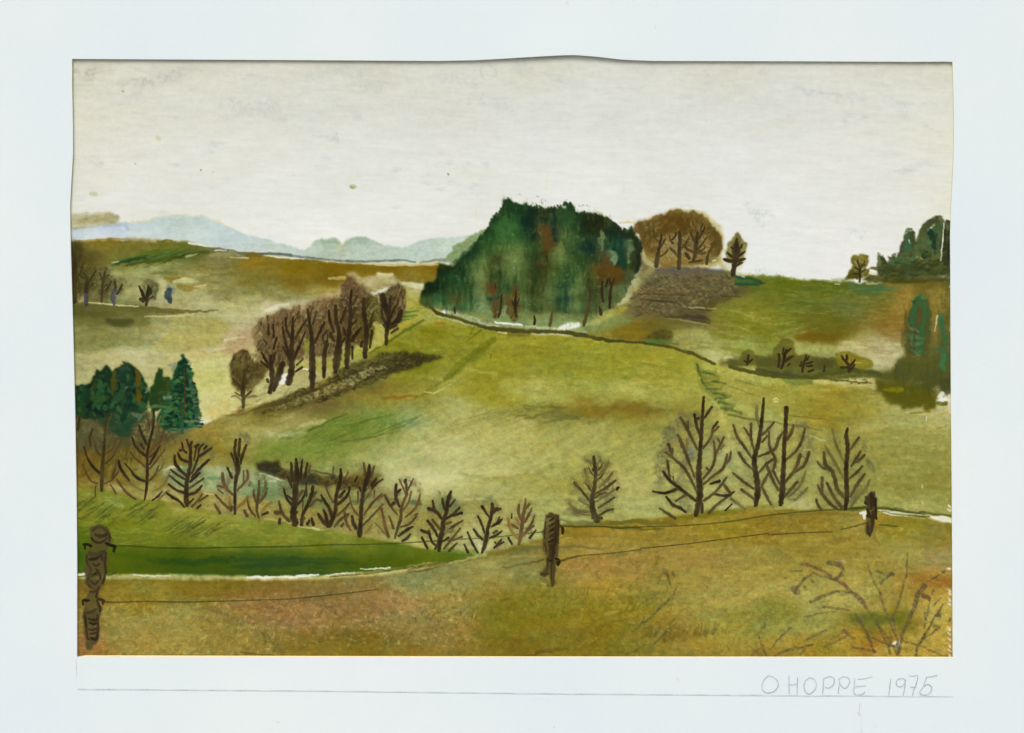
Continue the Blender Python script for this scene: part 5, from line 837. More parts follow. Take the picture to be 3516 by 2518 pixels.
# thin grey twigs of the bush in the near right corner
BUSH = (('415,640 520,670 620,720 720,790 800,830 880,900 980,990 1010,1040', (9, 9, 9, 10, 10, 10, 14, 8), .58), ('660,630 760,650 800,700 780,740', (12, 18, 12, 10), .5), ('720,790 790,740', (12, 12), .45), ('350,900 400,820 460,760 520,730', (12, 8, 6, 4), .5), ('340,870 370,900', (22, 20), .45),
        ('440,860 450,870', (12, 10), .45), ('515,800 525,810', (10, 8), .45), ('500,995 560,965 640,930 740,900 880,900', (10, 12, 9, 8, 5), .42), ('600,1045 700,1050 860,1075', (7, 6, 4), .4), ('300,710 420,705', (5, 4), .35), ('250,775 300,770', (4, 3), .35), ('440,1130 600,1100 720,1090', (3, 4, 3), .4),
        ('1035,660 1060,740 1090,810', (5, 8, 5), .4), ('1210,760 1250,735 1270,740', (9, 14, 10), .55), ('1120,715 1160,730', (8, 6), .4), ('1150,830 1210,770', (5, 5), .35), ('1140,910 1160,980 1190,1060', (5, 7, 4), .45), ('1400,540 1390,740 1340,920 1300,1060 1270,1110', (3, 6, 8, 7, 5), .42),
        ('1740,710 1670,760 1600,800', (9, 6, 4), .5), ('1560,850 1500,930 1440,1100 1400,1200 1350,1300 1320,1460', (16, 16, 12, 10, 9, 8), .55), ('1550,940 1600,960', (16, 12), .7), ('1640,890 1625,920', (6, 4), .6), ('1560,1100 1570,1180 1545,1240', (6, 8, 4), .45), ('1610,960 1580,1120', (4, 4), .4),
        ('1710,960 1650,1020', (3, 4), .5), ('1730,1020 1680,1100 1700,1130 1660,1120', (4, 10, 6, 12), .55), ('1650,1130 1600,1240 1560,1300 1500,1400 1470,1500', (4, 8, 10, 8, 6), .55), ('1650,1220 1690,1230 1640,1280 1560,1330', (14, 8, 5, 4), .5), ('1795,1150 1785,1165', (6, 6), .7),
        ('920,1110 970,1200 1030,1300 1080,1440', (10, 10, 9, 7), .5), ('1010,1040 1060,1120 1150,1240 1240,1370 1320,1500', (8, 6, 6, 6, 8), .42), ('1190,1060 1230,1180 1290,1320 1320,1460', (4, 6, 6, 6), .42), ('1270,1110 1280,1250 1310,1400', (5, 6, 6), .42), ('520,730 620,760 720,790', (4, 6, 6), .38), ('880,900 800,930 740,900', (5, 6, 4), .38), ('1090,810 1120,870 1145,915', (5, 5, 5), .4), ('950,1160 1000,1130', (12, 9), .45), ('1120,1210 1180,1330 1240,1470', (5, 6, 7), .45), ('1230,1270 1250,1340 1220,1420', (3, 4, 5), .4), ('1250,1150 1270,1180', (14, 8), .5), ('800,1260 860,1310 910,1340', (9, 7, 5), .45),
        ('880,1410 980,1430 1100,1460', (4, 6, 4), .5), ('1040,1320 1200,1380 1300,1420', (4, 5, 3), .45), ('1330,1350 1500,1400 1640,1460 1750,1510', (3, 5, 5, 3), .4), ('80,1160 50,1240', (7, 14), .35), ('320,1230 230,1310 120,1440', (5, 7, 4), .4), ('10,1310 50,1420 90,1500', (4, 8, 4), .45),
        ('520,1390 400,1420 250,1450 150,1500', (5, 7, 6, 4), .55), ('830,1320 740,1360 620,1420', (4, 6, 4), .45), ('440,1440 400,1480', (9, 5), .45), ('640,1260 520,1310 460,1350', (6, 9, 6), .4), ('-60,1500 0,1450 60,1390', (4, 5, 3), .3), ('-80,1400 -20,1460 40,1500', (4, 5, 4), .35))
for i, (q, w_, a) in enumerate(BUSH):
    brush(P('M', q), [v*.9+2.5 for v in w_], (106, 86, 66) if i % 4 else (128, 84, 70), min(a*1.4, .9), soft=4, rough=4, g=.8, tex='f', key='twig_bush' if a > .38 else None)
brush(P('M', '760,620 780,640'), [16, 14], (150, 82, 72), .5, soft=5, rough=5, g=.8)
brush(P('M', '740,610 810,610 815,640'), [4, 5, 3], (186, 160, 150), .5, soft=3)
brush(P('M', '1080,1440 1095,1460'), [9, 8], (110, 66, 50), .6, soft=4)
# pigment tone: how the mixed colours dry on this paper
TONE = np.array([[-0.0233, -0.2543, 0.1824, 0.091, 0.0598, 0.0018, -0.0041], [-0.0278, -0.0212, 0.0037, 0.1221, 0.1483, -0.1973, 0.0138], [0.0, -0.0928, -0.0349, -0.1422, 0.1407, 0.0191, 0.178]])
def tone(c):
    m = np.asarray(c, np.float32)/255.
    f = np.concatenate([np.ones_like(m[..., :1]), m, m*m], -1)
    return np.clip((m + f @ TONE.T.astype(np.float32))*255, 4, 246)
CAN = tone(CAN)
# granulation, dry-brush streaks and drifting hue, stronger where there is pigment to settle
dep = np.clip((228-CAN.mean(-1))/85, .0, 1.0)
fld = dep*np.clip((CAN.mean(-1)-45)/60, .25, 1)                       # most visible in the middle tones
N_G1 = fbm(9, 1.3, 0, 2); N_G2 = fbm(16, 1.2, .3, 3)
STR = fbm(9, 7, .03, 2); STD = fbm(9, 6, -.45, 2); STB = fbm(30, 5, -.12, 3)
diag = np.clip((Y-1250)/200, 0, 1)*np.clip((1750-Y)/150, 0, 1)*np.clip((2900-X)/500, 0, 1)
lo = np.clip((Y-1900)/150, 0, 1)
streak = STR*(1-diag)*(1-lo*.6) + STD*diag
fld = fld*(1+.45*lo)
gr = N_G1*.066 + N_G2*.060 + streak*.050 + STB*.046 + (rng.rand(GH, GW).astype(np.float32)-.5)*.12
gr = np.where(gr > 0, gr*.95, gr*1.15)
CAN *= (1 + gr*fld)[..., None]
N_HUE = fbm(55, 2.2, .05, 4); N_HU2 = fbm(22, 2, -.2, 3)
CAN += ((N_HUE*6+N_HU2*5)*fld)[..., None]*np.array((1.0, -.1, -.7), np.float32)
skyw = (1-dep)
CAN *= (1 + (STR*.017 + N_G1*.007 + N_G2*.006)*skyw)[..., None]
pick = np.clip((STR+N_G1*.6-.75)*2.2, 0, 1)*fld*np.clip((CAN.mean(-1)-70)/40, 0, 1)   # bare paper showing through
CAN += (np.array((222, 216, 176), np.float32)-CAN)*(pick*.17)[..., None]
CAN += ((rng.rand(GH, GW, 3)-.5)*5).astype(np.float32)*dep[..., None]
CAN = np.clip(CAN, 3, 246)
# ---------------------------------------------------------------- posts: the pale body colour goes into the sheet first
wash(P('K', '300,300 330,285 400,278 460,310 495,400 490,450 440,520 455,600 445,720 420,820 380,900 370,1000 410,1040 380,1120 378,1250 370,1340 330,1400 310,1430 270,1440 250,1400 250,1300 235,1180 230,1080 240,980 290,900 245,800 250,620 270,520 300,450 290,380'),
     (86, 74, 42), .88, 3, 7, .5, .2, key='post_a/body', tex='m')
wash(P('L', '1285,190 1330,172 1400,190 1412,300 1400,450 1390,580 1375,700 1365,840 1330,860 1325,740 1270,760 1230,750 1240,720 1290,640 1290,560 1255,500 1260,340'), (82, 68, 34), .88, 3, 7, .5, .2, key='post_b/body', tex='m')
wash(P('J', '1000,1250 1030,1215 1085,1190 1112,1250 1105,1380 1112,1420 1085,1470 1075,1560 1045,1600 1010,1580 1020,1500 1010,1420 1015,1330 990,1300'), (80, 66, 36), .88, 3, 7, .5, .2, key='post_c/body', tex='m')
wash(P('J', '990,1500 1100,1540 1080,1610 1020,1620'), (104, 96, 50), .35, 8, 8, .5)
brush(P('M', '1060,330 1110,420 1140,480'), [10, 8, 4], (116, 102, 44), .5, soft=6, rough=6)
# ---------------------------------------------------------------- bare trees of the valley, left to right
V = (
('F 400,1310', 'tall slender bare tree nearest the left edge, in front of the conifers',
 'F n 26,36,32,28,20,12,8 400,1310 403,1200 405,1100 415,1000 425,850 440,700 455,600',
 'F d 26,22,16,10 385,1150 320,1090 270,1010 235,905;F r 14,10,8 360,1245 290,1210 225,1070;F m 16,12,10 410,990 360,955 335,870;F l 12,10,8 420,850 385,760 355,650;F l 12,8 440,740 495,600;F m 12,10,8 440,1060 510,990 590,830;F m 10,8,8 440,970 500,920 530,820;F r 12,12,8 420,1250 500,1210 560,1130;F m 20,22,10 500,1190 520,1120 540,1020;F m 8,10,6 345,1370 340,1300 350,1270;F n 24,20 180,740 195,620;F n 16,22,12 300,900 290,820 320,740;F l 10,8 455,860 500,780;F m 10,8 400,870 370,830'),
('F 800,1400', 'tall thin bare tree with steep curved limbs, second from the left edge',
 'F d 10,24,28,22,20,20,26,18,8 800,1400 818,1290 825,1150 825,980 845,860 872,760 885,650 885,590 890,560',
 'F d 12,26,24,12 825,890 790,820 760,750 750,705;F d 22,26,16,10 820,995 760,950 710,890 685,815;F d 12,18 795,930 765,880;F r 18,16,10,8 815,1100 760,1050 710,1010 665,950;F d 14,26,24,12,8 820,1230 760,1210 710,1175 660,1110 615,1060;F d 12,28,26,12 658,1218 610,1160 570,1090 560,1030;F m 10,22,20,10 715,1392 640,1340 590,1280 540,1210;F l 10,8,6 800,1320 720,1280 630,1215;F m 14,10 535,1340 485,1258;F r 14,20,18,10 845,950 900,900 950,840 990,735;F d 14,20,16,8 845,1070 880,1010 910,950 945,895;F r 12,14,8 850,1110 920,1020 990,930;F m 16,16,8 850,1215 900,1160 930,1080;F o 12,10,8 905,1150 960,1100 990,1015;F o 10,16,14,8 870,1320 940,1290 1000,1220 1035,1140;F o 10,8 905,760 950,620;F r 10,8 850,740 815,590;F d 8,18,6 870,1405 920,1370 962,1322;F o 14,16,8 925,1400 970,1360 1020,1310;F m 16,10 850,1000 900,950;F l 14,14 700,1120 720,1110'),
('F 1190,1440', 'stout bare tree with many stubby dark limbs in front of the pale green strip',
 'F d 36,40,36,34,34,26,22 1195,1445 1190,1330 1192,1240 1210,1150 1225,1070 1225,1000 1230,920;F d 24,22 1178,1420 1178,1300',
 'F d 22,20,16 1225,1010 1228,900 1240,860;F d 24,14 1225,930 1192,840;F d 14,18,10 1190,960 1160,930 1148,868;F d 20,26,14 1215,1050 1140,1020 1110,965;F d 20,28,26,18 1195,1180 1130,1120 1085,1060 1080,990;F d 16,20,14 1190,1215 1110,1170 1045,1120;F d 18,18,14 1180,1285 1100,1230 1035,1175;F d 26,22,16 1175,1335 1090,1305 1025,1255;F d 12,22,26,12 1170,1465 1120,1410 1060,1375 1000,1330;F d 14,20,14 1240,1150 1275,1070 1300,990;F d 18,26,12 1300,1000 1360,960 1425,915;F d 14,26,16 1240,1190 1310,1110 1400,1025;F d 20,24 1225,1230 1310,1150;F m 20,16,12 1220,1290 1290,1240 1350,1200;F d 22,26,14 1215,1350 1280,1325 1332,1268;F m 18,14,8 1240,1460 1300,1400 1335,1340;F m 18,12 1305,1412 1385,1358;F d 16,10 1215,1430 1255,1388;F d 16,12 1290,1475 1325,1445;F d 8,14 1260,1030 1282,905;F d 14,20,10 1300,970 1310,920 1345,880;F d 24,20 1270,905 1300,885;F d 12,18 1350,930 1375,900;F d 20,12 1130,940 1165,930'),
('F 1640,1525', 'bare tree with three upright prongs at its dark top, left of the brown hedge',
 'F d 22,24,26,32,46,46,34 1640,1525 1640,1400 1642,1270 1655,1180 1668,1130 1662,1060 1655,1000;F d 30,26,22 1655,1020 1638,940 1650,840;F d 28,26,22 1670,1060 1678,940 1686,832;F d 30,26,20 1685,1060 1712,980 1745,892',
 'F d 24,16 1650,1075 1605,965;F d 24,16 1610,1190 1570,1100;F r 16,30,30,24 1630,1355 1565,1300 1532,1230 1525,1155;F r 18,16 1560,1285 1478,1268;F r 12,18,24,16 1660,1310 1720,1250 1762,1190 1752,1125;F r 12,14 1722,1230 1720,1130;F m 22,20,14 1600,1490 1530,1430 1460,1352;F o 22,20 1590,1455 1590,1372;F m 24,18 1500,1522 1455,1442;F o 14,28,14 1650,1480 1715,1425 1765,1368;F m 22,20 1612,1465 1604,1500;F r 8,10 1480,1300 1530,1340'),
('G 235,1020', 'small pale brown shrub-like tree in the green strip, under the dark hedge end',
 'G m 14,20,26,26,20,16 240,1030 220,960 225,880 235,800 240,740 240,680',
 'G r 14,20,10 220,900 195,820 190,760;G m 18,16,14 245,880 295,820 312,750;G l 24,18 300,780 300,690;G r 16,20,18,12 205,1010 160,950 138,890 130,830;G m 26,24 128,1005 105,960;G o 14,18,22 280,945 315,905 355,880;G d 16,20 268,998 322,975;G o 14,10 235,1050 275,1000;G r 10,12 250,860 280,820;G l 22,16 150,720 160,690'),
('G 570,1075', 'thick dark bare tree with a knotted trunk at the left end of the brown hedge',
 'G d 56,60,52,56,52,46,40,28,20 575,1075 558,1000 570,900 578,820 580,740 595,650 592,580 588,520 585,478',
 'G d 26,24,16 550,680 545,590 540,515;G d 20,26 548,740 510,650;G d 30,18,12 625,650 635,560 642,485;G d 26,22,14 665,640 680,570 690,515;G m 14,10 700,600 718,535;G d 26,20,14 550,905 500,850 470,755;G d 20,14 555,860 505,820;G d 24,14,10 600,900 650,840 680,740;G m 26,24,12 520,1055 455,980 425,870;G m 26,22 595,840 645,775;G d 28,22 430,1072 435,1035;G m 34,34 395,975 432,977;G d 20,18 570,1000 595,970;G d 34,26 590,1070 560,1040'),
('G 635,1090', 'leaning slim brown tree with an arm bent to the right, beside the knotted trunk',
 'G d 26,26,30,34,30,24 635,1090 645,1000 680,930 712,860 735,790 740,735',
 'G m 8,14 645,960 648,870;G m 18,24,18 715,915 770,860 822,870;G m 18,10 740,830 775,782;G d 26,20 690,1082 708,1050;G d 30,16 745,1085 730,1030;G d 14,12 680,820 680,700;G m 22,12 660,1030 640,1000'),
('G 900,1100', 'bare tree with a fan of thick limbs and forked foot, centre of the hedge',
 'G d 34,36,32,30,32,36,28,16 895,1100 925,1035 952,950 955,850 975,750 995,680 1000,620 1000,570',
 'G d 40,36,20 880,1095 830,1050 792,990;G d 34,26,14 880,1080 860,1000 840,950;G d 24,28,24,16 915,1015 895,940 850,870 818,815;G r 14,10,8 930,880 880,790 850,680;G d 22,28,22,10 970,900 1030,850 1070,800 1082,740;G r 14,8,6 1000,710 1035,660 1072,595;G m 14,20,14 950,1015 1030,950 1090,880;G m 6,8 925,620 932,550;G d 26,18 990,830 1035,775;G r 16,14 1060,700 1085,650'),
('G 1175,1185', 'bare tree with three reddish upright prongs, right end of the brown hedge',
 'G d 48,40,34,34,30,28,44,48,30,16 1175,1180 1182,1110 1188,1020 1192,920 1205,820 1220,750 1240,680 1262,620 1265,570 1265,530',
 'G r 24,16 1230,630 1215,518;G r 24,14 1285,640 1310,545;G d 28,34,20 1155,1130 1122,1085 1105,1010;G r 14,14,8 1165,1005 1110,930 1080,820;G m 10,12 1160,880 1160,780;G r 12,20,16,8 1215,1000 1280,905 1340,840 1382,800;G m 12,16,12 1210,1090 1300,1000 1390,900;G d 16,10 1130,690 1155,640;G d 18,16,6 1290,750 1340,700 1395,663;G r 10,8 1215,870 1300,750;G o 22,16,10 1230,1165 1262,1130 1290,1088;G d 26,14 1200,790 1170,740;G d 26,14 1290,720 1330,660;G r 8,8 1310,830 1315,770;G r 10,8 1300,880 1390,820'),
('G 1090,1135', 'low reddish leafless shrub between the two trees at the right of the hedge',
 'G r 16,26,18,10 1090,1135 1055,1075 1038,1000 1035,950', 'G m 10,24,20,10 940,1110 990,1050 1040,1010 1072,985;G m 22,16 1005,1102 1025,1078;G r 12,8 1050,1030 1075,990'),
('G 1500,1215', 'thin brown bare tree with a loop of twigs on top, right of the hedge',
 'G m 12,24,28,24,22,22,16 1502,1215 1530,1120 1558,1030 1562,940 1585,870 1612,800 1605,680',
 'G r 14,10 1600,790 1545,668;G r 14,12 1615,780 1675,662;G d 16,28,26,20 1548,920 1515,850 1512,770 1515,715;G d 22,18 1530,785 1555,765;G r 10,14,10 1575,960 1630,880 1655,780;G r 10,20,16,8 1600,1020 1680,950 1720,880 1740,800;G m 8,20,22 1530,1000 1460,910 1410,815;G d 22,30 1465,915 1495,888;G r 22,26,14 1445,1200 1410,1090 1375,920;G r 22,10 1490,1120 1450,1010;G l 8,8 1425,1185 1322,1072;G d 20,26,10 1540,1192 1610,1140 1672,1105;G d 14,26,10 1572,1242 1620,1210 1650,1175;G m 12,20,10 1560,1110 1640,1080 1705,1010;G d 30,26 1600,690 1602,676;G r 12,8 1690,1000 1715,985'),
('H 290,1325', 'dark brown bare tree with paw-like limb ends, first right of the loop-topped tree',
 'H d 26,50,48,36,30,32,36,18 290,1328 298,1240 322,1140 330,1060 362,960 370,880 388,820 402,780;H d 18,14 255,1312 278,1270',
 'H d 18,30,14 360,975 335,910 320,845;H d 16,10 390,920 440,855;H d 16,34,32 320,1040 260,965 195,940;H d 26,14 245,955 232,865;H d 20,20,20 345,1040 420,990 480,930;H d 20,26 410,1005 500,980;H m 24,22 300,1130 230,1045;H d 16,28,24 280,1200 235,1120 185,1055;H d 16,20,20 270,1290 220,1240 195,1150;H d 26,22 200,1170 125,1140;H m 12,24,12 340,1165 430,1100 510,1050;H m 16,20 330,1092 400,1066;H d 14,20 330,1240 378,1210;H m 14,20,10 335,1312 410,1220 490,1120;H d 22,16 180,1305 130,1205;H m 16,20,6 380,1335 425,1290 462,1258;H m 12,20 400,1240 500,1202;H p 34,26 350,1155 415,1140'),
('H 690,1345', 'small bare tree with a hooked limb to the left, where green meadow meets the slope',
 'H d 18,36,36,30,30,32,26 690,1348 715,1280 735,1190 745,1120 770,1030 785,950 785,895',
 'H d 12,18,26 765,1030 725,975 692,920;H d 14,26,18 790,985 825,950 862,942;H d 14,12 800,945 835,930;H d 16,22,16 715,1170 685,1080 653,1010;H d 18,26,16 715,1240 655,1190 613,1130;H d 12,22,14 650,1350 595,1250 555,1158;H d 16,24,10 750,1215 820,1190 872,1148;H d 12,34,10 780,1105 840,1070 880,1035;H d 14,12 840,1055 852,1018;H m 26,20 800,1165 828,1145;H d 22,12 558,1345 525,1272;H d 14,28,8 803,1305 850,1258 872,1222;H d 14,12 840,1280 892,1250;H d 10,10 808,1250 822,1268;H d 16,10 790,970 770,930'),
('H 1035,1270', 'small reddish bare tree with flame-like limbs just left of the middle fence post',
 'H r 22,36,32,32,26,10 1032,1270 1045,1210 1060,1110 1070,1020 1085,940 1096,845',
 'H r 18,28,12 1055,1040 1028,970 1036,898;H r 14,22 1090,955 1128,900;H r 12,24,8 1085,1070 1122,1000 1156,930;H r 20,26,22,8 1060,1200 1115,1140 1150,1080 1180,1000;H o 16,22,36,14 1035,1222 985,1180 948,1100 930,1030;H o 20,26 1040,1090 1008,1035;H n 10,10 965,1030 966,988;H d 16,18 968,1270 935,1210;H d 24,8 1135,1210 1192,1138;H r 26,22 1165,1102 1110,1130;H r 26,20 975,1095 1022,1122'),
('H 1745,1050', 'lone bare tree standing on the slope line right of the middle fence post',
 'H n 56,54,42,32,30,34,22 1758,1045 1722,960 1715,850 1735,740 1747,620 1735,530 1730,455;H n 28,26 1720,1025 1800,1028',
 'H l 18,22,14 1715,745 1668,660 1645,570;H l 22,26 1720,515 1662,490;H l 18,18 1758,540 1790,478;H l 18,32,18 1775,625 1830,570 1866,498;H l 14,32,10 1780,740 1855,670 1906,598;H m 12,26,16 1750,800 1850,740 1932,678;H l 12,18,12 1760,870 1850,810 1930,760;H k 26,14 1945,755 1962,740;H m 12,18,14 1770,932 1850,880 1922,835;H m 12,18,14 1780,1002 1850,960 1912,943;H m 16,18,28 1700,880 1630,790 1552,700;H l 16,32,26 1690,962 1580,960 1500,885;H n 18,10 1735,590 1715,570;H m 10,14,8 1720,800 1680,740 1650,700;H m 8,12,6 1735,640 1700,600 1685,560;H m 8,12,6 1745,600 1790,560 1810,520;H m 8,12,8 1725,700 1790,650 1820,610;H l 10,14,8 1700,920 1640,890 1590,860;H m 8,10,6 1740,840 1800,800 1850,790;H l 8,12,6 1690,1000 1620,990 1560,970'),
('I 800,1400', 'largest bare tree, with a straight trunk and wide limbs, on the slope at right centre',
 'I d 40,60,60,54,44,36,32,26,20 785,1400 815,1270 820,1150 810,1030 815,920 825,790 835,640 845,480 856,310;I d 26,20 842,1375 842,1300',
 'I d 12,22,20 865,500 900,445 932,400;I d 26,24,20 825,655 795,590 770,470;I d 24,20 785,512 808,505;I m 18,24,30,20 795,790 750,700 695,590 640,498;I m 16,14 712,600 710,535;I m 16,22,34,20 770,1050 715,900 660,760 618,662;I l 16,14 702,810 700,700;I m 16,24,22,16 790,1180 690,990 590,890 502,820;I m 24,26 562,840 530,750;I m 12,12 572,820 566,785;I d 22,30,30,20 780,1270 640,1160 540,1080 480,1000;I m 20,20 540,1060 520,900;I m 12,10 576,1090 572,1045;I d 30,24,14 612,1160 500,1200 383,1185;I m 26,14 692,1215 595,1275;I d 14,28,30,14 690,1380 630,1335 570,1310 508,1232;I m 18,28,14 595,1440 520,1390 447,1342;I m 18,20,14 848,785 920,690 940,600;I d 16,20 940,600 985,540;I m 14,20 940,640 995,585;I m 20,22,24,14 840,1080 930,970 962,860 950,722;I m 20,22,14 968,840 1005,765 1045,680;I m 18,16 1012,735 988,700;I l 18,10 1010,790 1050,752;I m 20,10 912,1000 880,962;I m 14,22,26,14 845,1130 940,1045 1035,970 1075,840;I m 16,22,14 1050,940 1095,890 1110,818;I d 14,28 918,1115 1002,1090;I m 22,22,14 860,1270 970,1185 1070,1055;I d 16,24,10 960,1212 1070,1225 1142,1188;I m 24,26 1112,1210 1045,1125;I m 24,22,14 905,1385 990,1300 1110,1215;I d 14,10 1058,1362 1120,1302;I l 16,30,16 1240,1345 1170,1295 1112,1252'),
('I 1340,1310', 'tall forked bare tree, left of the two that cross limbs right of the largest tree',
 'I d 34,56,52,48,46,36,36,26,18 1340,1312 1358,1200 1352,1080 1330,950 1330,860 1365,740 1388,590 1405,440 1415,320',
 'I l 22,28,28 1372,570 1350,490 1350,392;I m 18,22,14 1400,660 1460,600 1512,543;I m 16,16 1400,725 1452,668;I m 16,24,18 1330,815 1298,700 1298,552;I m 20,14 1288,672 1233,592;I m 16,24,24,16 1300,870 1230,765 1170,680 1133,570;I m 14,24,26 1305,975 1238,910 1185,825;I m 14,26,14 1322,1162 1220,1090 1128,1013;I m 22,26 1322,1252 1208,1168;I m 14,22,26,28,16 1360,862 1460,825 1525,780 1555,690 1603,628;I m 16,24,22 1375,1005 1440,930 1512,880;I m 28,16 1400,1122 1470,1000;I m 16,28,16 1398,1145 1440,1230 1480,1305'),
('I 1580,1305', 'bare tree with a thick blunt top, right of the pair that cross limbs',
 'I d 40,58,48,38,36,40,32,42 1572,1303 1588,1180 1592,1060 1602,900 1605,760 1617,630 1620,510 1626,412',
 'I m 22,30,16 1630,705 1670,640 1690,568;I m 18,22,26,12 1630,885 1720,800 1770,710 1800,598;I m 18,22,26,20 1462,635 1470,770 1522,890 1500,1000;I m 18,20 1560,1112 1508,1000;I m 18,28,22 1550,1175 1490,1060 1438,938;I m 22,26,36 1620,1092 1710,970 1752,848;I m 16,28,20 1690,1010 1790,940 1836,820;I m 18,26,22 1610,1232 1670,1160 1725,1098;I l 12,24,14 1655,1230 1750,1130 1802,998;I l 12,22,10 1700,1272 1760,1215 1822,1148'),
('J 820,1345', 'symmetrical bare tree just left of the far fence post',
 'J d 34,42,42,38,36,38,34,14 820,1345 835,1230 830,1100 828,960 842,800 838,730 828,660 842,598',
 'J m 16,22,16 870,792 910,735 948,680;J m 12,24,14 875,952 918,885 962,812;J m 12,24,12 900,922 955,890 1002,842;J m 12,24,14 860,1062 925,1010 978,950;J m 16,30,16 870,1232 930,1120 1002,1022;J l 12,24,22,14 860,1340 930,1250 1005,1165 1047,1078;J l 14,24,16 810,912 740,760 698,608;J l 14,26,16 812,1072 720,910 632,762;J m 30,34,32,34,20,16 805,1235 745,1160 720,1060 680,975 610,965 563,910;J m 34,34,18 680,985 635,930 620,822;J m 30,28,22 782,1330 710,1230 650,1108;J m 22,28,28,14 742,1345 670,1290 600,1200 563,1128;J m 26,26 602,1180 606,1058;J m 22,24,16 600,1355 565,1310 550,1258'),
)
for _b, _l, _t, _br in V:                      # thin wash of twigs dragged round each bare tree before the dark strokes go on
    _k = 1.5 if 'lone bare' in _l else 1.0
    for _s in _br.split(';'):
        _f = _s.split(); _p = P(_f[0], ' '.join(_f[3:]))
        brush(_p, [float(v)*.37*1.6+10*_k for v in _f[2].split(',')], (92, 80, 50), .17*_k, soft=12, rough=12, g=1.4, tex='f')
gap = IDM == 0
IDM[gap & (Y > 1000) & (Y < 1900)] = kid('middle_hill')
IDM[gap & (Y >= 1900)] = kid('foreground_slope')
IDM[gap & (Y > 1040) & (Y < 1480) & (X > 3150)] = kid('thicket')
# ---------------------------------------------------------------- raised brush strokes as meshes
def Pt(sx, sy, d=0.0):
    return ((sx-CX)*S, -d, ZC-(sy-CY)*S)
def lin(c):
    c = np.asarray(c, np.float64)/255.
    return np.where(c <= .04045, c/12.92, ((c+.055)/1.055)**2.4)
KG = np.array((1.215, 1.108, 1.045))                   # light on the sheet relative to 1, per channel
MATC = (234, 241, 239)
def mix_under(x, y, col, a, under):
    if under is None:
        j = int(np.clip(round((y-GY0)/K), 0, GH-1)); i = int(np.clip(round((x-GX0)/K), 0, GW-1)); u = CAN[j, i]
    else: u = under
    return [u[k]*(1-a)+col[k]*a for k in range(3)]
SN = [0]
class Ink:
    def __init__(s): s.v = []; s.c = []; s.f = []
    def add(s, pts, ws, col, a, under=None, base=0.0, h=.00022, rough=.10, step=3.0):
        SN[0] += 1; r = random.Random(SN[0]*17+3); k = SN[0]
        n = len(pts)
        if n == 1: pts = [pts[0], (pts[0][0]+1.5, pts[0][1]+1.5)]; n = 2
        if len(ws) != n: ws = list(np.interp(np.linspace(0, 1, n), np.linspace(0, 1, len(ws)), ws))
        q = [pts[0]]+list(pts)+[pts[-1]]; path = []
        for i in range(1, n):
            p0, p1, p2, p3 = q[i-1], q[i], q[i+1], q[i+2] if i+2 < len(q) else q[i+1]
            L = math.hypot(p2[0]-p1[0], p2[1]-p1[1]); m = max(int(L/step), 1)
            for t in range(m):
                t = t/m
                f = lambda d: .5*((2*p1[d])+(-p0[d]+p2[d])*t+(2*p0[d]-5*p1[d]+4*p2[d]-p3[d])*t*t+(-p0[d]+3*p1[d]-3*p2[d]+p3[d])*t**3)
                path.append((f(0), f(1), ws[i-1]*(1-t)+ws[i]*t))
        path.append((pts[-1][0], pts[-1][1], ws[-1]))
        # rounded ends
        def cap(e, o):
            dx, dy = e[0]-o[0], e[1]-o[1]; l = math.hypot(dx, dy) or 1; out = []
            for u in (.45, .8, .97): out.append((e[0]+dx/l*e[2]*.5*u, e[1]+dy/l*e[2]*.5*u, e[2]*math.sqrt(1-u*u)))
            return out
        path = list(reversed(cap(path[0], path[1])))+path+cap(path[-1], path[-2])
        U = (-1, -.72, 0, .72, 1); AU = (.22, .9, 1, .9, .22); HU = (0, .6, 1, .6, 0)
        b0 = len(s.v); ph = r.uniform(0, 9); ph2 = r.uniform(0, 9); lift = .00006 + (k % 60)*2.2e-6 + base
        for i, (x, y, w_) in enumerate(path):
            x0, y0, _ = path[max(i-1, 0)]; x1, y1, _ = path[min(i+1, len(path)-1)]
            dx, dy = x1-x0, y1-y0; l = math.hypot(dx, dy) or 1; nx, ny = -dy/l, dx/l
            va = 1 + .05*math.sin(i*.31+ph)
            e1 = 1+rough*(math.sin(i*.9+ph2)+r.uniform(-.8, .8)); e2 = 1+rough*(math.sin(i*.8+ph)+r.uniform(-.8, .8))
            tone = 1 + .12*math.sin(i*.13+ph) + .05*math.sin(i*.29+ph2)
            for u, au, hu in zip(U, AU, HU):
                o = u*(w_*.5+.7)*(e1 if u < 0 else e2)
                X0, Y0 = x+nx*o, y+ny*o
                g = .05*float(N_FINE[int(np.clip((Y0-GY0)/K, 0, GH-1)), int(np.clip((X0-GX0)/K, 0, GW-1))])
                aa = max(0, min(1, a*au*va*(1+g)))
                tn = tone*(1+.10*u*math.sin(i*.07+ph2))
                cc = mix_under(X0, Y0, [c*tn for c in col], aa, under)
                s.v.append(Pt(X0, Y0, lift + h*hu*min(w_/14, 1.3))); s.c.append(cc)
        for i in range(len(path)-1):
            for j in range(4):
                o = b0+i*5+j; s.f.append((o, o+5, o+6, o+1))
INK = dict(k=((34, 28, 17), .95), d=((50, 38, 23), .93), m=((74, 59, 33), .87), r=((90, 60, 36), .82), l=((98, 87, 46), .66), o=((124, 94, 36), .72),
           p=((88, 84, 60), .5), g=((52, 60, 24), .8), n=((60, 51, 30), .9), b=((72, 68, 80), .85), e=((120, 112, 70), .7))
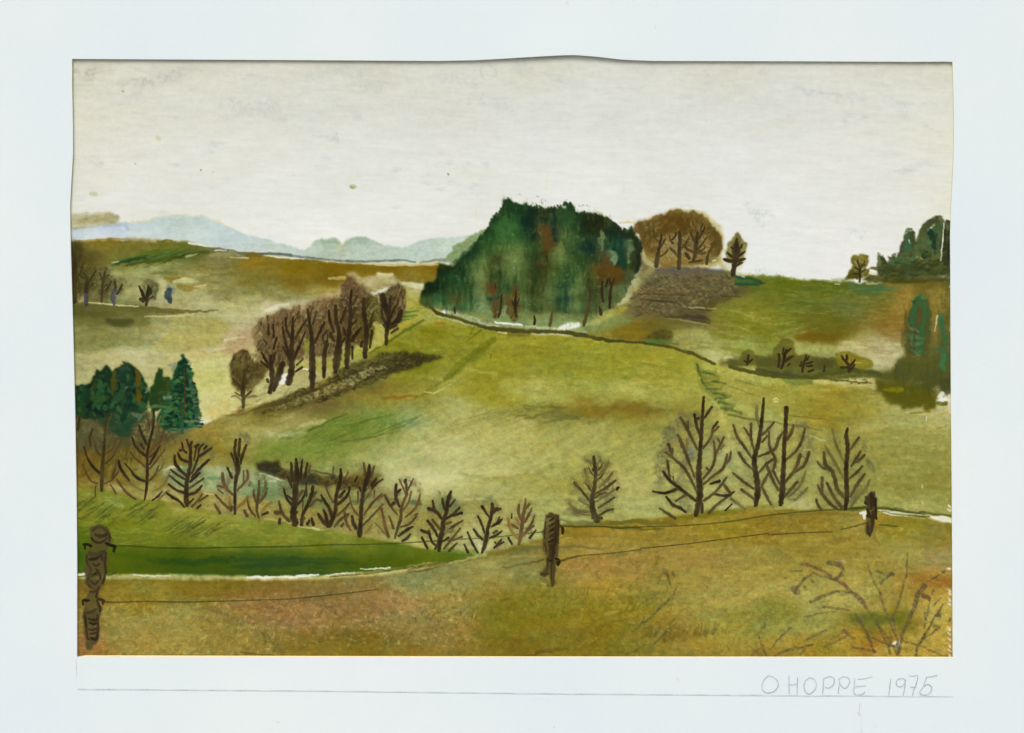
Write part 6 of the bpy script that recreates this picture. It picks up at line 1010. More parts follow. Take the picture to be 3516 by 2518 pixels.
def strokes(ink, txt, under=None, base=0, sc_w=1.0, h=.00012, am=1.0):
    """lines 'tile  ink widths  x,y x,y ...' (a line may leave the tile out and keep the last one)"""
    tile = None
    for ln in txt.strip().split('\n'):
        for part in ln.split(';'):
            f = part.split()
            if not f: continue
            if len(f[0]) == 1 and f[0].isupper(): tile = f.pop(0)
            c, a = INK[f.pop(0)]; k = 1.0 if tile == 'S' else (3516/2268 if tile == 'V' else 800/2165)
            ws = [float(v)*k*sc_w*1.1+.6 for v in f.pop(0).split(',')]
            ink.add(P(tile, ' '.join(f)), ws, c, a*am, under, base, h)
# ---------------------------------------------------------------- materials
def paint_material(name, rough, bump, fine):
    m = bpy.data.materials.new(name); m.use_nodes = True; t = m.node_tree; b = t.nodes['Principled BSDF']
    at = t.nodes.new('ShaderNodeAttribute'); at.attribute_name = 'pigment'
    tc = t.nodes.new('ShaderNodeTexCoord'); n = t.nodes.new('ShaderNodeTexNoise'); n.inputs['Scale'].default_value = 1500; n.inputs['Detail'].default_value = 3
    geo = t.nodes.new('ShaderNodeNewGeometry')
    t.links.new(geo.outputs['Position'], n.inputs['Vector'])
    mr = t.nodes.new('ShaderNodeMapRange'); mr.inputs[3].default_value = 1-fine; mr.inputs[4].default_value = 1+fine
    t.links.new(n.outputs[0], mr.inputs[0])
    mx = t.nodes.new('ShaderNodeVectorMath'); mx.operation = 'SCALE'
    t.links.new(at.outputs['Color'], mx.inputs[0]); t.links.new(mr.outputs[0], mx.inputs['Scale'])
    t.links.new(mx.outputs[0], b.inputs['Base Color'])
    b.inputs['Roughness'].default_value = rough; b.inputs['Specular IOR Level'].default_value = .02
    bp = t.nodes.new('ShaderNodeBump'); bp.inputs['Strength'].default_value = bump; bp.inputs['Distance'].default_value = .0002
    n2 = t.nodes.new('ShaderNodeTexNoise'); n2.inputs['Scale'].default_value = 900; n2.inputs['Detail'].default_value = 4
    t.links.new(geo.outputs['Position'], n2.inputs['Vector'])
    t.links.new(n2.outputs[0], bp.inputs['Height']); t.links.new(bp.outputs[0], b.inputs['Normal'])
    return m
M_WASH = paint_material('watercolour_wash', .85, .25, .05)
M_INK = paint_material('brushed_paint', .9, .12, .05)
M_PENCIL = paint_material('pencil', .5, .3, .10)
def link(o, parent=None, loc=(0, 0, 0)):
    sc.collection.objects.link(o)
    o.location = loc
    if parent: o.parent = parent
    return o
def tag(o, label=None, cat=None, group=None, kind=None):
    if label: o['label'] = label
    if cat: o['category'] = cat
    if group: o['group'] = group
    if kind: o['kind'] = kind
    return o
def raw_mesh(name, v, f, cols, mat, origin, smooth=True):
    me = bpy.data.meshes.new(name)
    v = np.asarray(v, np.float64)-np.asarray(origin); f = np.asarray(f, np.int32)
    me.vertices.add(len(v)); me.vertices.foreach_set('co', v.astype(np.float32).ravel())
    me.loops.add(f.size); me.loops.foreach_set('vertex_index', f.ravel())
    me.polygons.add(len(f)); me.polygons.foreach_set('loop_start', np.arange(0, f.size, f.shape[1], dtype=np.int32))
    me.polygons.foreach_set('use_smooth', np.full(len(f), smooth))
    me.update(calc_edges=True); me.validate()
    ca = me.color_attributes.new('pigment', 'FLOAT_COLOR', 'POINT')
    rgba = np.ones((len(v), 4), np.float32); rgba[:, :3] = lin(cols)/KG
    ca.data.foreach_set('color', rgba.ravel())
    me.materials.append(mat)
    return me
def ink_obj(name, ink, parent, origin, mat=None):
    o = bpy.data.objects.new(name, raw_mesh(name, ink.v, ink.f, ink.c, mat or M_INK, origin))
    return link(o, parent, (0, 0, 0) if parent else origin)
_fid = None
def film(name, key, parent=None, origin=None):
    """the part of the painted sheet that carries this key, as a mesh of its own"""
    global _fid, _V, _C
    if _fid is None:
        _fid = IDM[:-1, :-1]
        wob = (N_BIG*.00008)
        _V = np.stack([(X-CX)*S, -wob.astype(np.float32), ZC-(Y-CY)*S], -1).reshape(-1, 3); _C = CAN.reshape(-1, 3)
    j, i = np.nonzero(_fid == KEYS.index(key))
    if not len(j): return None
    a = j*GW+i; f = np.stack([a, a+GW, a+GW+1, a+1], 1)
    u, inv = np.unique(f, return_inverse=True)
    v = _V[u]; inv = inv.reshape(f.shape)
    if origin is None: origin = (float(v[:, 0].mean()), 0.0, float(v[:, 2].min()))
    o = bpy.data.objects.new(name, raw_mesh(name, v, inv, _C[u], M_WASH, origin))
    return link(o, parent, (0, 0, 0) if parent else origin)
def base_of(key=None, pts=None):
    if pts: return Pt(pts[0], pts[1])
    j, i = np.nonzero(IDM == KEYS.index(key)); return Pt(float(gx[i].mean()), float(gy[j].max()))
def tree(name, label, cat, group, base, trunk=None, branches=None, crown=None):
    """thing > trunk, branches, crown;  base = 'tile x,y'"""
    o = Pt(*P(base[0], base[2:])[0])
    root = bpy.data.objects.new(name, None); root.empty_display_size = .01; link(root, None, o); tag(root, label, cat, group)
    for nm, t in (('trunk', trunk), ('branches', branches)):
        if t:
            k = Ink(); strokes(k, t); ink_obj(nm, k, root, o)
    if crown: film('crown', crown+'/crown', root, o)
    return root
# ---------------------------------------------------------------- the setting, painted on the sheet
for nm, key in (('sky', 'sky'), ('distant_mountains', 'distant_mountains'), ('far_hill', 'far_hill'), ('middle_hill', 'middle_hill'), ('track', 'track'), ('back_hill', 'back_hill'),
                ('meadow', 'meadow'), ('foreground_slope', 'foreground_slope')):
    tag(film(nm, key), kind='structure')
tag(film('wood', 'wood'), 'dense dark green wood of conifers crowning the middle hill', 'wood', kind='stuff')
tag(film('hedge', 'hedge'), 'dark brown hedge lying behind the small bare trees in the valley', 'hedge')
tag(film('scrub', 'scrub'), 'strip of dark olive scrub along the foot of the right-hand hill, under the tiny trees', 'scrub', kind='stuff')
tag(film('scrub', 'skyline_scrub'), 'dark scrub along the skyline under the conifers at top right', 'scrub', kind='stuff')
tag(film('thicket', 'thicket'), 'olive brown thicket at the right edge below the skyline conifers', 'thicket', kind='stuff')
tag(film('bush', 'blue_bush'), 'small solid dark blue bush on the pale far-left slope', 'bush')
tag(film('bush', 'twig_bush'), 'faint grey brown leafless bush with thin twigs in the near right corner', 'bush')
for key, lab in (('left_conifer_a', 'dark green conifer with an orange streak, leftmost of the conifer clump at lower left'), ('left_conifer_b', 'broad rounded dark conifer with rust orange streak, middle of the lower left clump'),
                 ('left_conifer_c', 'narrow olive green conifer just left of the pointed spruce')):
    tag(film('conifer', key+'/crown'), lab, 'conifer', 'conifers at the lower left')
for key, lab in (('skyline_tree_a', 'smallest round dark conifer at the left end of the skyline conifers'), ('skyline_tree_b', 'small dark conifer second from the left in the skyline conifers'),
                 ('skyline_tree_c', 'tall oval dark green conifer on the skyline with teal patches'), ('skyline_tree_d', 'largest domed dark green conifer on the skyline with a pale curved highlight'),
                 ('skyline_tree_e', 'dark brown green tree cut by the right edge of the skyline')):
    tag(film('conifer', key+'/crown'), lab, 'conifer', 'conifers on the right skyline')
tag(film('spruce', 'edge_spruce_a/crown'), 'tall teal green spruce standing upright on the brown bank near the right edge', 'spruce', 'teal spruces at the right edge')
tag(film('spruce', 'edge_spruce_b/crown'), 'slim broken teal green spruce right at the edge of the picture', 'spruce', 'teal spruces at the right edge')
tree('spruce', 'pointed blue green spruce with layered branches, tallest of the lower left conifers', 'spruce', None, 'F 1150,780', branches='F m 5,7,9,6 1168,200 1172,330 1170,480 1165,620', crown='left_spruce')
film('trunk', 'left_spruce/trunk', bpy.data.objects['spruce.002'] if 'spruce.002' in bpy.data.objects else bpy.data.objects['spruce'], Pt(*P('F', '1150,780')[0]))
# rust trees in front of the wood
for key, lab, base, t in (('rust_tree_a', 'rust brown tree at the foot of the wood, left of the pair with dark trunks', 'C 570,1330', 'C d 12,18,22,12 600,1120 595,1200 585,1280 570,1325;C d 8,6 540,1010 545,1060'),
                          ('rust_tree_b', 'rust brown tree with forked dark trunk, right of the pair below the wood', 'C 735,1325', 'C d 6,26,30,12 735,1080 730,1180 730,1250 740,1320;C d 8,14 700,1180 720,1230;C d 8,14 765,1150 740,1220'),
                          ('rust_tree_c', 'orange brown tree with two dark stems near the right side of the wood', 'C 1600,1240', 'C d 10,20,24,18 1540,990 1535,1060 1535,1120 1545,1180;C d 8,18,24,16 1650,960 1620,1040 1610,1130 1605,1240;C d 8,14 1590,970 1570,1040;C d 6,14 1600,960 1625,1050;C d 10,26,24 1510,1230 1520,1260 1525,1300')):
    tree('autumn_tree', lab, 'tree', 'rust brown trees in the dark wood', base, trunk=t, crown=key)
tag(film('autumn_tree', 'rust_tree_d/crown'), 'rust red tree crown high up in the middle of the dark wood', 'tree', 'rust brown trees in the dark wood')
k = Ink(); strokes(k, 'C d 8,22,18 905,1310 910,1350 905,1390;C m 10,26,22 1070,1270 1060,1350 1050,1400;C m 12,24,32,22 1420,1180 1395,1280 1375,1360 1365,1400;C n 10,16,10 1410,1040 1425,1120 1415,1200;C d 8,14,8 160,1230 165,1260 170,1290')
tag(ink_obj('tree_trunks', k, None, Pt(*P('C', '1060,1400')[0])), 'dark bare trunks showing under the wood above the white strip', 'tree trunks', kind='stuff')
# copse and lone trees on the skyline
tree('copse', 'rounded russet copse of bare trees on the hilltop beside the dark wood', 'copse', None, 'D 630,730',
     'D n 40,40,30,20,14 415,710 425,640 440,560 455,480 465,420;D n 34,34,32,30,20 625,730 630,640 632,540 635,450 630,400;D n 20,36,36,28,18 760,670 775,600 785,520 790,460 800,400;D n 24,26,18 885,690 890,640 900,600',
     'D n 10,14,8 440,560 480,500 500,460;D m 8,10,6 430,640 490,600 520,560;D n 20,14,8 800,470 840,410 870,350;D n 22,16,8 780,500 750,440 730,400;D m 22,16,8 770,590 700,550 660,510;D n 26,30,12 720,640 700,610 685,590;D m 14,20,10 640,560 700,490 720,440;D m 18,22,8 600,600 560,560 540,540;D m 22,16,8 570,500 545,470 540,430;D n 18,14,8 800,560 850,500 880,450;D m 22,16,8 790,600 840,570 870,540;D m 10,12,6 640,450 680,410 690,380;D n 10,8,6 840,410 830,360 850,320;D m 16,18,8 900,600 930,540 940,500;D m 12,10,6 425,480 400,430 390,390;D m 12,20 830,600 870,590;D n 12,16,10 600,400 590,440 560,470;D m 10,14 720,680 840,660', crown='copse')
tree('bare_tree', 'small dark pointed tree standing alone on the hilltop right of the copse', 'tree', None, 'D 1130,790',
     'D d 40,46,50,60,70,50,22 1130,790 1140,720 1150,670 1155,620 1160,570 1160,520 1162,480',
     'D d 26,36,20 1150,670 1090,665 1045,650;D d 20,26,14 1150,640 1105,615 1080,590;D d 22,26,10 1170,670 1210,655 1245,645;D d 24,24,12 1170,630 1210,600 1240,580;D d 20,20,10 1170,570 1200,540 1215,510;D d 20,16 1140,560 1115,540;D d 14,20,16 1150,720 1180,700 1200,680;D d 10,12 1165,490 1165,460;D m 14,10 1190,700 1220,680;D d 16,10 1140,600 1120,570', crown='hilltop_tree')
tree('bare_tree', 'olive brown leafless tree on the skyline left of the dark conifers', 'tree', None, 'E 682,722',
     'E n 18,22,20,14,8 682,722 686,660 685,600 675,560 665,520', 'E n 14,10 690,640 740,610;E n 12,8 682,620 640,590;E n 12,8,6 690,600 720,560 730,530;E n 8,6 670,560 655,530;E n 10,8 680,650 630,650;E m 8,6 660,700 650,680;E n 10,6 700,570 740,570', crown='skyline_bare_tree')
for key, lab, base, tr, br in (
    ('bank_tree_a', 'tiny bare tree, leftmost on the scrub bank at the foot of the right hill', 'D 1265,1624', 'D d 16,22,14 1262,1630 1268,1580 1272,1540', 'D d 12,8 1265,1620 1230,1590;D d 14,10 1275,1610 1310,1580'),
    ('bank_tree_b', 'small bare tree with bushy brown crown, tallest on the scrub bank', 'D 1590,1650', 'D d 22,24,26,12 1580,1660 1600,1600 1610,1540 1625,1490', 'D d 18,24,16 1550,1650 1560,1580 1555,1530;D d 16,26,10 1615,1600 1650,1570 1690,1550;D d 14,20,10 1615,1530 1645,1500 1670,1480;D d 18,14 1590,1530 1600,1480;D d 14,10 1640,1640 1660,1620'),
    ('bank_tree_c', 'tiny dark twiggy tree just right of the tallest one on the scrub bank', 'E 155,1550', 'E d 18,20,18,14 150,1560 160,1500 180,1440 185,1410', 'E d 12,14 140,1510 140,1470;E d 12,18 180,1490 240,1470;E d 12,18 190,1510 240,1505;E d 14,12 195,1450 210,1420;E d 12,18 205,1560 250,1545;E d 8,10 120,1500 130,1510'),
    ('bank_tree_d', 'tiniest tree, a single dark stem under a grey crown on the scrub bank', 'E 352,1550', 'E d 10,12,8 350,1558 358,1520 355,1500', 'E d 6,10 340,1552 358,1545'),
    ('bank_tree_e', 'small dark forked tree on the ochre patch at the right end of the scrub bank', 'E 585,1560', 'E d 20,26,16,26,14 585,1560 580,1500 560,1460 565,1430 562,1405', 'E d 14,18,10 570,1490 530,1440 515,1410;E d 20,20,10 590,1510 620,1480 640,1450;E d 22,16 600,1540 635,1500;E d 24,16 560,1520 510,1520')):
    tree('bare_tree', lab, 'tree', 'tiny trees on the scrub bank', base, tr, br, key)
# far left trees
for key, lab, base, tr, br in (
    ('far_tree_a', 'tall dark tree cut by the left edge, on the far slope', 'A 145,900', 'A n 50,44,34,30,18 145,900 145,800 150,680 155,560 150,460', 'A n 14,10,8 160,700 200,640 230,560;A n 14,8 165,560 200,480'),
    ('far_tree_b', 'grey brown tree with a violet foot, second from the left edge on the far slope', 'A 260,935', 'A b 30,36,34 258,935 256,880 255,830;A n 34,36,30,16 255,840 262,760 265,700 230,640', 'A n 14,10,8 265,740 310,680 350,620;A n 12,8 250,700 200,660;A m 10,8 275,790 320,740'),
    ('far_tree_c', 'pale olive bushy tree between two violet-footed trees at far left', 'A 400,915', 'A m 14,22,20,12 400,915 405,840 410,740 420,660', 'A n 14,10 415,720 460,660;A n 12,8 405,700 380,640;A m 10,8 410,790 460,740;A n 16,22,12 440,800 470,760 490,720;A n 10,8 425,680 430,630'),
    ('far_tree_d', 'small grey tree with a bright violet trunk on the far slope', 'A 515,930', 'A b 20,46,44,26 515,935 508,880 508,850 515,800;A n 24,22,12 510,840 530,770 520,720', 'A n 16,20,8 540,840 575,790 590,750;A b 20,16 530,830 560,800'),
    ('far_tree_e', 'small bare tree with dark forked branches left of the blue bush', 'A 815,935', 'A d 22,28,32,24,10 815,940 822,890 830,840 835,800 835,760', 'A d 34,24,12 800,880 775,820 750,765;A d 20,26,14 830,860 855,820 850,780;A d 30,20 800,890 770,880;A d 26,16 785,905 755,885;A n 16,10 850,880 880,860')):
    tree('bare_tree', lab, 'tree', 'trees on the far left slope', base, tr, br, key)
# row of trees down the left slope
for key, lab, base, tr, br in (
    ('row_tree_a', 'lone oval brown tree at the lower left end of the slanting tree row', 'F 1715,565', 'F n 16,30,34,44,34,18,10 1715,565 1718,500 1718,450 1712,400 1715,330 1720,260 1722,190',
     'F n 14,10,8 1710,380 1660,330 1620,270;F n 16,10,8 1725,340 1770,270 1800,230;F m 12,8 1715,290 1680,220;F m 10,8 1722,260 1750,180;F l 14,18,10 1700,470 1650,430 1610,440;F m 14,20,8 1725,450 1770,410 1795,385;F l 12,14,8 1740,450 1800,435 1835,430;F m 12,8 1690,430 1640,400;F p 20,14 1715,560 1670,580;F n 10,8 1700,360 1650,290'),
    ('row_tree_b', 'brown tree with two thick leaning stems, second from the low end of the row', 'F 1985,390', 'F d 40,50,50,34,20 1965,395 1990,300 1985,220 1975,130 1970,60;F d 26,56,60,40 2000,380 2030,290 2060,200 2085,130',
     'F d 30,22,12 1975,160 1920,90 1890,30;F d 22,14 1990,120 2015,30;F n 26,22 1950,300 1940,280;F d 24,20,12 2000,210 1930,150 1880,110;B d 20,12 105,1350 135,1240;B d 22,12 60,1210 55,1120;B d 18,10 108,1240 100,1120;B n 16,10 40,1300 10,1260'),
    ('row_tree_c', 'brown tree with a wide Y of limbs, third from the low row end', 'B 250,1650', 'B d 60,60,50,44,30,16 245,1660 270,1560 275,1460 272,1350 280,1220 285,1060',
     'B d 40,24,16 250,1400 215,1290 190,1150;B d 30,20,12 300,1420 350,1310 400,1190;B d 22,20,14 260,1245 225,1160 215,1060;B n 26,18,10 310,1250 350,1170 410,1080;B n 16,10 320,1500 380,1440;B d 18,12 245,1430 190,1330;B n 12,8 285,1120 330,1040;B m 26,16 330,1060 340,1000;B d 14,18 310,1560 370,1520'),
    ('row_tree_d', 'straight dark-trunked tree in the middle of the slanting row', 'B 465,1690', 'B d 34,60,60,54,36,26,16 465,1700 465,1620 465,1500 462,1400 460,1250 440,1100 420,980',
     'B d 22,22,14 490,1290 530,1200 580,1100;B n 16,12 470,1120 500,1000;B n 14,10 450,1180 400,1120;B n 10,14 560,1240 600,1180;B m 14,10 440,1040 470,960'),
    ('row_tree_e', 'thin dark-trunked tree right of the straight one in the slanting row', 'B 575,1600', 'B d 24,40,38,34,24 572,1610 575,1520 575,1420 588,1340 600,1280', 'B n 12,10 590,1370 620,1300;B n 12,10 575,1300 560,1220;B n 12,8 600,1290 610,1200'),
    ('row_tree_f', 'tree with a swollen dark foot and upcurved limbs in the slanting row', 'B 680,1560', 'B d 30,70,74,56,30,32,28 680,1560 690,1480 705,1380 715,1300 712,1190 688,1080 680,950',
     'B d 18,26,16 665,1190 630,1090 620,990;B d 16,28,20 670,1275 640,1230 640,1200;B d 20,16 730,1300 770,1250;B d 26,14 730,1100 780,960'),
    ('row_tree_g', 'tallest reddish brown tree of the slanting row', 'B 785,1510', 'B d 34,46,56,40,34,30,22,14 785,1520 788,1440 795,1360 800,1260 815,1120 818,1000 820,900 830,800;B d 14,20 838,1440 838,1330',
     'B d 22,26,14 790,1240 765,1190 755,1150;B d 34,28,14 830,1270 880,1200 920,1150;B n 22,14 830,1060 860,960;B n 14,8 810,980 780,900;B n 16,10 840,940 880,860;B d 20,12 840,1120 880,1080'),
    ('row_tree_h', 'tree with long straight lower trunk, second from the top end of the row', 'B 955,1420', 'B d 40,46,46,40,40,28,20 955,1420 958,1350 965,1260 968,1150 950,1050 940,950 945,880;B d 16,22,12 1000,1340 1012,1250 1020,1180',
     'B d 16,10 980,1180 1030,1080;B n 14,10 990,1130 1040,1000;B n 12,8 950,1000 1000,920;B d 30,20 920,1320 930,1280;B n 22,14 960,940 985,880'),
    ('row_tree_i', 'dark oval tree at the top right end of the slanting row', 'B 1150,1300', 'B d 28,34,40,36,26,16 1152,1300 1155,1210 1165,1130 1178,1020 1185,940 1195,860',
     'B d 20,16,12 1150,1130 1115,1030 1110,920;B d 20,12 1190,1060 1235,950;B d 18,12 1190,970 1180,880;B d 16,20 1180,1160 1245,1130;B n 16,24 1200,1200 1260,1160;B d 12,10 1140,1150 1120,1120;B d 60,60,40 1120,860 1140,950 1160,1010;B d 40,50,30 1290,1000 1260,1080 1200,1120')):
    tree('bare_tree', lab, 'tree', 'slanting row of brown trees on the left slope', base, tr, br, key)
# bare trees of the valley
for base, lab, tr, br in V:
    nm = 'bare_shrub' if 'shrub' in lab else 'bare_tree'
    tree(nm, lab, 'shrub' if nm == 'bare_shrub' else 'tree', 'bare trees along the valley', base, tr, br)
# ---------------------------------------------------------------- fence posts and wires
def post(key, lab, base, marks, insul):
    o = Pt(*P(base[0], base[2:])[0])
    root = bpy.data.objects.new('fence_post', None); root.empty_display_size = .01; link(root, None, o); tag(root, lab, 'fence post', 'wooden fence posts')
    film('post_body', key+'/body', root, o)
    k = Ink(); strokes(k, marks, sc_w=.8, am=.85); ink_obj('bark', k, root, o)
    for s_ in insul:
        k = Ink(); strokes(k, s_); ink_obj('insulator', k, root, o)
post('post_a', 'gnarled wooden fence post with a round knob top at the left edge', 'K 300,1430',
     'K n 26,36,40,26 320,330 370,290 440,320 480,400;K d 30,44,34 345,370 400,385 440,370;K d 20,26,22,20 305,400 340,435 400,440 450,400;K d 18,22,14 440,300 470,360 470,430;K n 40,60,40 290,540 340,560 420,530;K k 30,40,24 290,600 340,590 400,560;K n 26,34,30,20 270,640 300,690 290,740 270,800;'
     'K d 18,26,26,20 440,540 430,640 440,720 410,820;K d 16,22,16 320,640 350,660 380,640;K k 18,26,18 280,750 330,745 370,700;K d 14,20,14 300,800 340,830 370,800;K d 14,22,18 380,850 360,900 350,950;K m 12,18,12 300,860 340,880 370,850;K d 12,16,10 290,900 330,900 360,880;K d 22,30,20 360,980 380,1040 390,1080;'
     'K n 22,30,24 250,1100 300,1090 350,1060;K d 20,26,20,16 245,1120 255,1200 265,1300 285,1370;K d 18,34,20 280,1150 330,1165 370,1150;K k 16,30,18 290,1190 330,1200 365,1190;K d 14,24,14 280,1250 320,1255 365,1235;K k 20,40,24 300,1330 340,1340 365,1310;K d 14,22,14 290,1290 320,1290 360,1280;K d 20,26,20 360,1120 368,1220 355,1340;K l 20,30,20 280,1360 300,1400 310,1430;K d 14,18 260,560 262,620;K d 26,30 400,560 410,600;K d 18,26,16 350,690 380,740 390,780;K n 30,26 270,820 290,850',
     ('K k 18,26,22 232,462 270,460 300,475;K k 16,18 245,470 246,500', 'K k 20,28,30 440,450 480,465 525,480;K k 24,26,18 515,480 518,510 514,525', 'K k 14,24,18 222,980 250,980 280,980;K k 16,14 226,985 228,1020', 'K d 24,30,26 370,970 400,975 420,990;K d 18,14 405,990 415,1015'))
post('post_b', 'upright rough wooden fence post with insulators, near the centre of the picture', 'L 1340,855',
     'L n 30,44,30 1300,200 1340,190 1390,200;L d 26,40,44,36 1385,210 1380,290 1375,380 1365,460;L k 14,20,12 1320,240 1345,225 1360,215;L k 12,20,12 1315,290 1345,275 1365,260;L k 12,22,12 1315,340 1350,320 1370,300;L d 14,24,14 1320,390 1350,370 1370,350;L k 14,24,14 1310,440 1350,420 1375,400;L d 40,50,44,30 1350,450 1350,520 1345,580 1350,640;'
     'L d 30,40,44 1320,470 1330,540 1320,600;L m 26,30,32,32,28,18 1365,560 1360,620 1355,690 1350,750 1345,800 1342,845;L d 14,16,14,12 1335,640 1335,700 1335,770 1335,830;L n 26,30,30,20 1295,590 1300,660 1290,710 1280,740;L n 26,30,20 1240,735 1270,740 1300,735;L n 16,16,14 1280,250 1275,320 1268,400;L n 12,14 1275,450 1290,520;L k 24,34,20 1300,600 1330,610 1360,600;L d 12,14,10 1400,240 1400,340 1398,450;L p 40,50,30 1240,780 1280,800 1310,840;L n 12,12,10 1320,190 1315,170 1340,172',
     ('L n 18,18 1405,290 1435,295;L k 14,26,26,18 1436,300 1440,320 1440,345 1438,358', 'L k 14,18 1370,592 1400,600;L k 20,36,26 1402,600 1402,625 1396,648'))
post('post_c', 'small dark fence post on the slope line near the right edge', 'J 1045,1600',
     'J d 30,60,66,40 1060,1200 1065,1240 1070,1290 1060,1340;J n 34,40,30 1015,1240 1030,1280 1040,1320;J k 20,30,30,24 1100,1250 1102,1320 1104,1380 1098,1430;J k 30,36,34 1025,1350 1040,1400 1050,1420;J d 40,44,36,26,14 1080,1380 1075,1450 1068,1510 1060,1560 1050,1600;J k 20,24,16 1020,1410 1060,1425 1105,1420;J n 30,34,18 1030,1500 1030,1550 1040,1590;J d 10,12 1090,1190 1095,1215;J k 16,20 1045,1240 1080,1225;J k 20,24 1000,1290 1020,1300',
     ('J k 14,16 1108,1420 1110,1440',))
def wire(lab, txt, sw=1.0):
    k = Ink(); strokes(k, txt, sc_w=sw*.85, h=.00012, am=.72)
    o = P(txt.split()[0], txt.split()[3])[0]
    tag(ink_obj('fence_wire', k, None, Pt(*o)), lab, 'fence wire', 'fence wires')
wire('upper fence wire from the left edge post across the green meadow to the middle post',
     'K g 8,9,12,14,12,8,7 500,478 620,472 760,480 950,492 1200,495 1600,488 2160,482;G g 6,7,8,8,7,6,5 0,1298 300,1292 620,1288 900,1275 1200,1272 1600,1258 1800,1248;G g 6,6,7 1600,1258 1900,1240 2160,1222;H g 6,7,9,9,10,8,9 540,1222 620,1218 760,1205 900,1195 1050,1178 1150,1165 1260,1155;H g 5,6,6 0,1256 200,1240 540,1222')
wire('lower fence wire starting at the left edge post across the brown slope', 'K g 10,14,12,8 430,996 560,998 700,992 860,990;K g 8,14,12,8,6,5 860,990 1000,994 1180,996 1400,990 1700,982 2160,966;S g 3,3,2,2 1000,2057 1120,2045 1220,2034 1300,2023')
wire('upper fence wire from the middle post along the slope line to the far post', 'L g 7,8,8,10,9,8 1412,290 1600,298 1800,292 1960,310 2060,302 2165,298;S g 3,3,3.5,3.5,3,3 2200,1810 2350,1805 2500,1792 2650,1768 2800,1755 2975,1744;J g 8,12,12,10,7 860,1345 1000,1330 1150,1345 1300,1362 1560,1400')
wire('lower fence wire from the middle post to the foot of the far post', 'L g 14,16,10,6,5 1425,612 1500,590 1620,565 1900,540 2165,508;S n 2.6,2.6,2.4,2.2 2200,1884 2360,1868 2500,1850 2640,1832;J n 5,6,7 100,1590 400,1570 700,1560;J g 7,10,14,12 780,1540 900,1510 1000,1480 1050,1470;J g 12,12,6 1140,1495 1220,1500 1310,1512')
wire('short wire stub at the left edge of the picture beside the knob-topped post', 'K g 10,12,8 182,762 260,752 400,745;K g 12,14,8 440,745 490,740 535,718')
# ---------------------------------------------------------------- mat board with curled, hand-cut window
def mat_lift(x, y):
    return .0021 + .0009*math.exp(-((y-200)/90.)**2)*math.exp(-((x-1960)/260.)**2)
ring = []
def side(pts, n):
    P_ = [np.array(p, float) for p in pts]; d = [0]
    for a, b in zip(P_, P_[1:]): d.append(d[-1]+np.hypot(*(b-a)))
    for t in np.linspace(0, d[-1], n, endpoint=False):
        i = min(np.searchsorted(d, t, side='right')-1, len(P_)-2); u = (t-d[i])/(d[i+1]-d[i]); ring.append(P_[i]*(1-u)+P_[i+1]*u)
side(((248, 203), (600, 205), (1000, 207), (1500, 210), (1620, 208), (1720, 203), (1850, 195), (1930, 191), (1975, 190), (2040, 195), (2140, 206), (2240, 210), (2700, 211), (3150, 213), (3262, 212)), 150)
side(((3270, 213), (3273, 300), (3275, 400), (3275, 500), (3271, 600), (3266, 700), (3262, 800), (3263, 1000), (3265, 1400), (3268, 1700), (3270, 2000), (3271, 2259)), 110)
side(((3271, 2260), (2400, 2259), (1500, 2258), (265, 2255)), 110)
side(((265, 2255), (265, 1900), (263, 1700), (258, 1400), (252, 1150), (246, 950), (242, 800), (241, 700), (246, 610), (251, 530), (250, 400), (248, 300), (248, 204)), 110)
n = len(ring); outer = (-160, -150, 3676, 2668)
v = []; f = []
def outp(p):                                     # matching point on the outer edge
    i = p
    if i < 150: x = ring[i][0]; t = i/150.; return (outer[0]+t*(outer[2]-outer[0]), outer[1])
    if i < 260: t = (i-150)/110.; return (outer[2], outer[1]+t*(outer[3]-outer[1]))
    if i < 370: t = (i-260)/110.; return (outer[2]-t*(outer[2]-outer[0]), outer[3])
    t = (i-370)/110.; return (outer[0], outer[3]-t*(outer[3]-outer[1]))
RS = (0, .02, .06, .12, .22, .4, .7, 1)
for k_, r0 in enumerate(RS):
    for i in range(n):
        q = outp(i); x = ring[i][0]*(1-r0)+q[0]*r0; y = ring[i][1]*(1-r0)+q[1]*r0
        fall = math.exp(-(r0*3)**2)
        l = mat_lift(ring[i][0], ring[i][1])*fall + .0021*(1-fall)
        v.append(Pt(x, y, l + .00003*math.sin(x*.013)*math.cos(y*.011)))
for k_ in range(len(RS)-1):
    for i in range(n):
        a = k_*n+i; b = k_*n+(i+1) % n; f.append((a, a+n, b+n, b))
root = bpy.data.objects.new('mat_board', None); link(root, None, Pt(CX, 2668)); root.empty_display_size = .02
tag(root, 'white mat board with a slightly wavy hand-cut window and a pencilled signature, framing the watercolour', 'mat board')
ORG = Pt(CX, 2668)
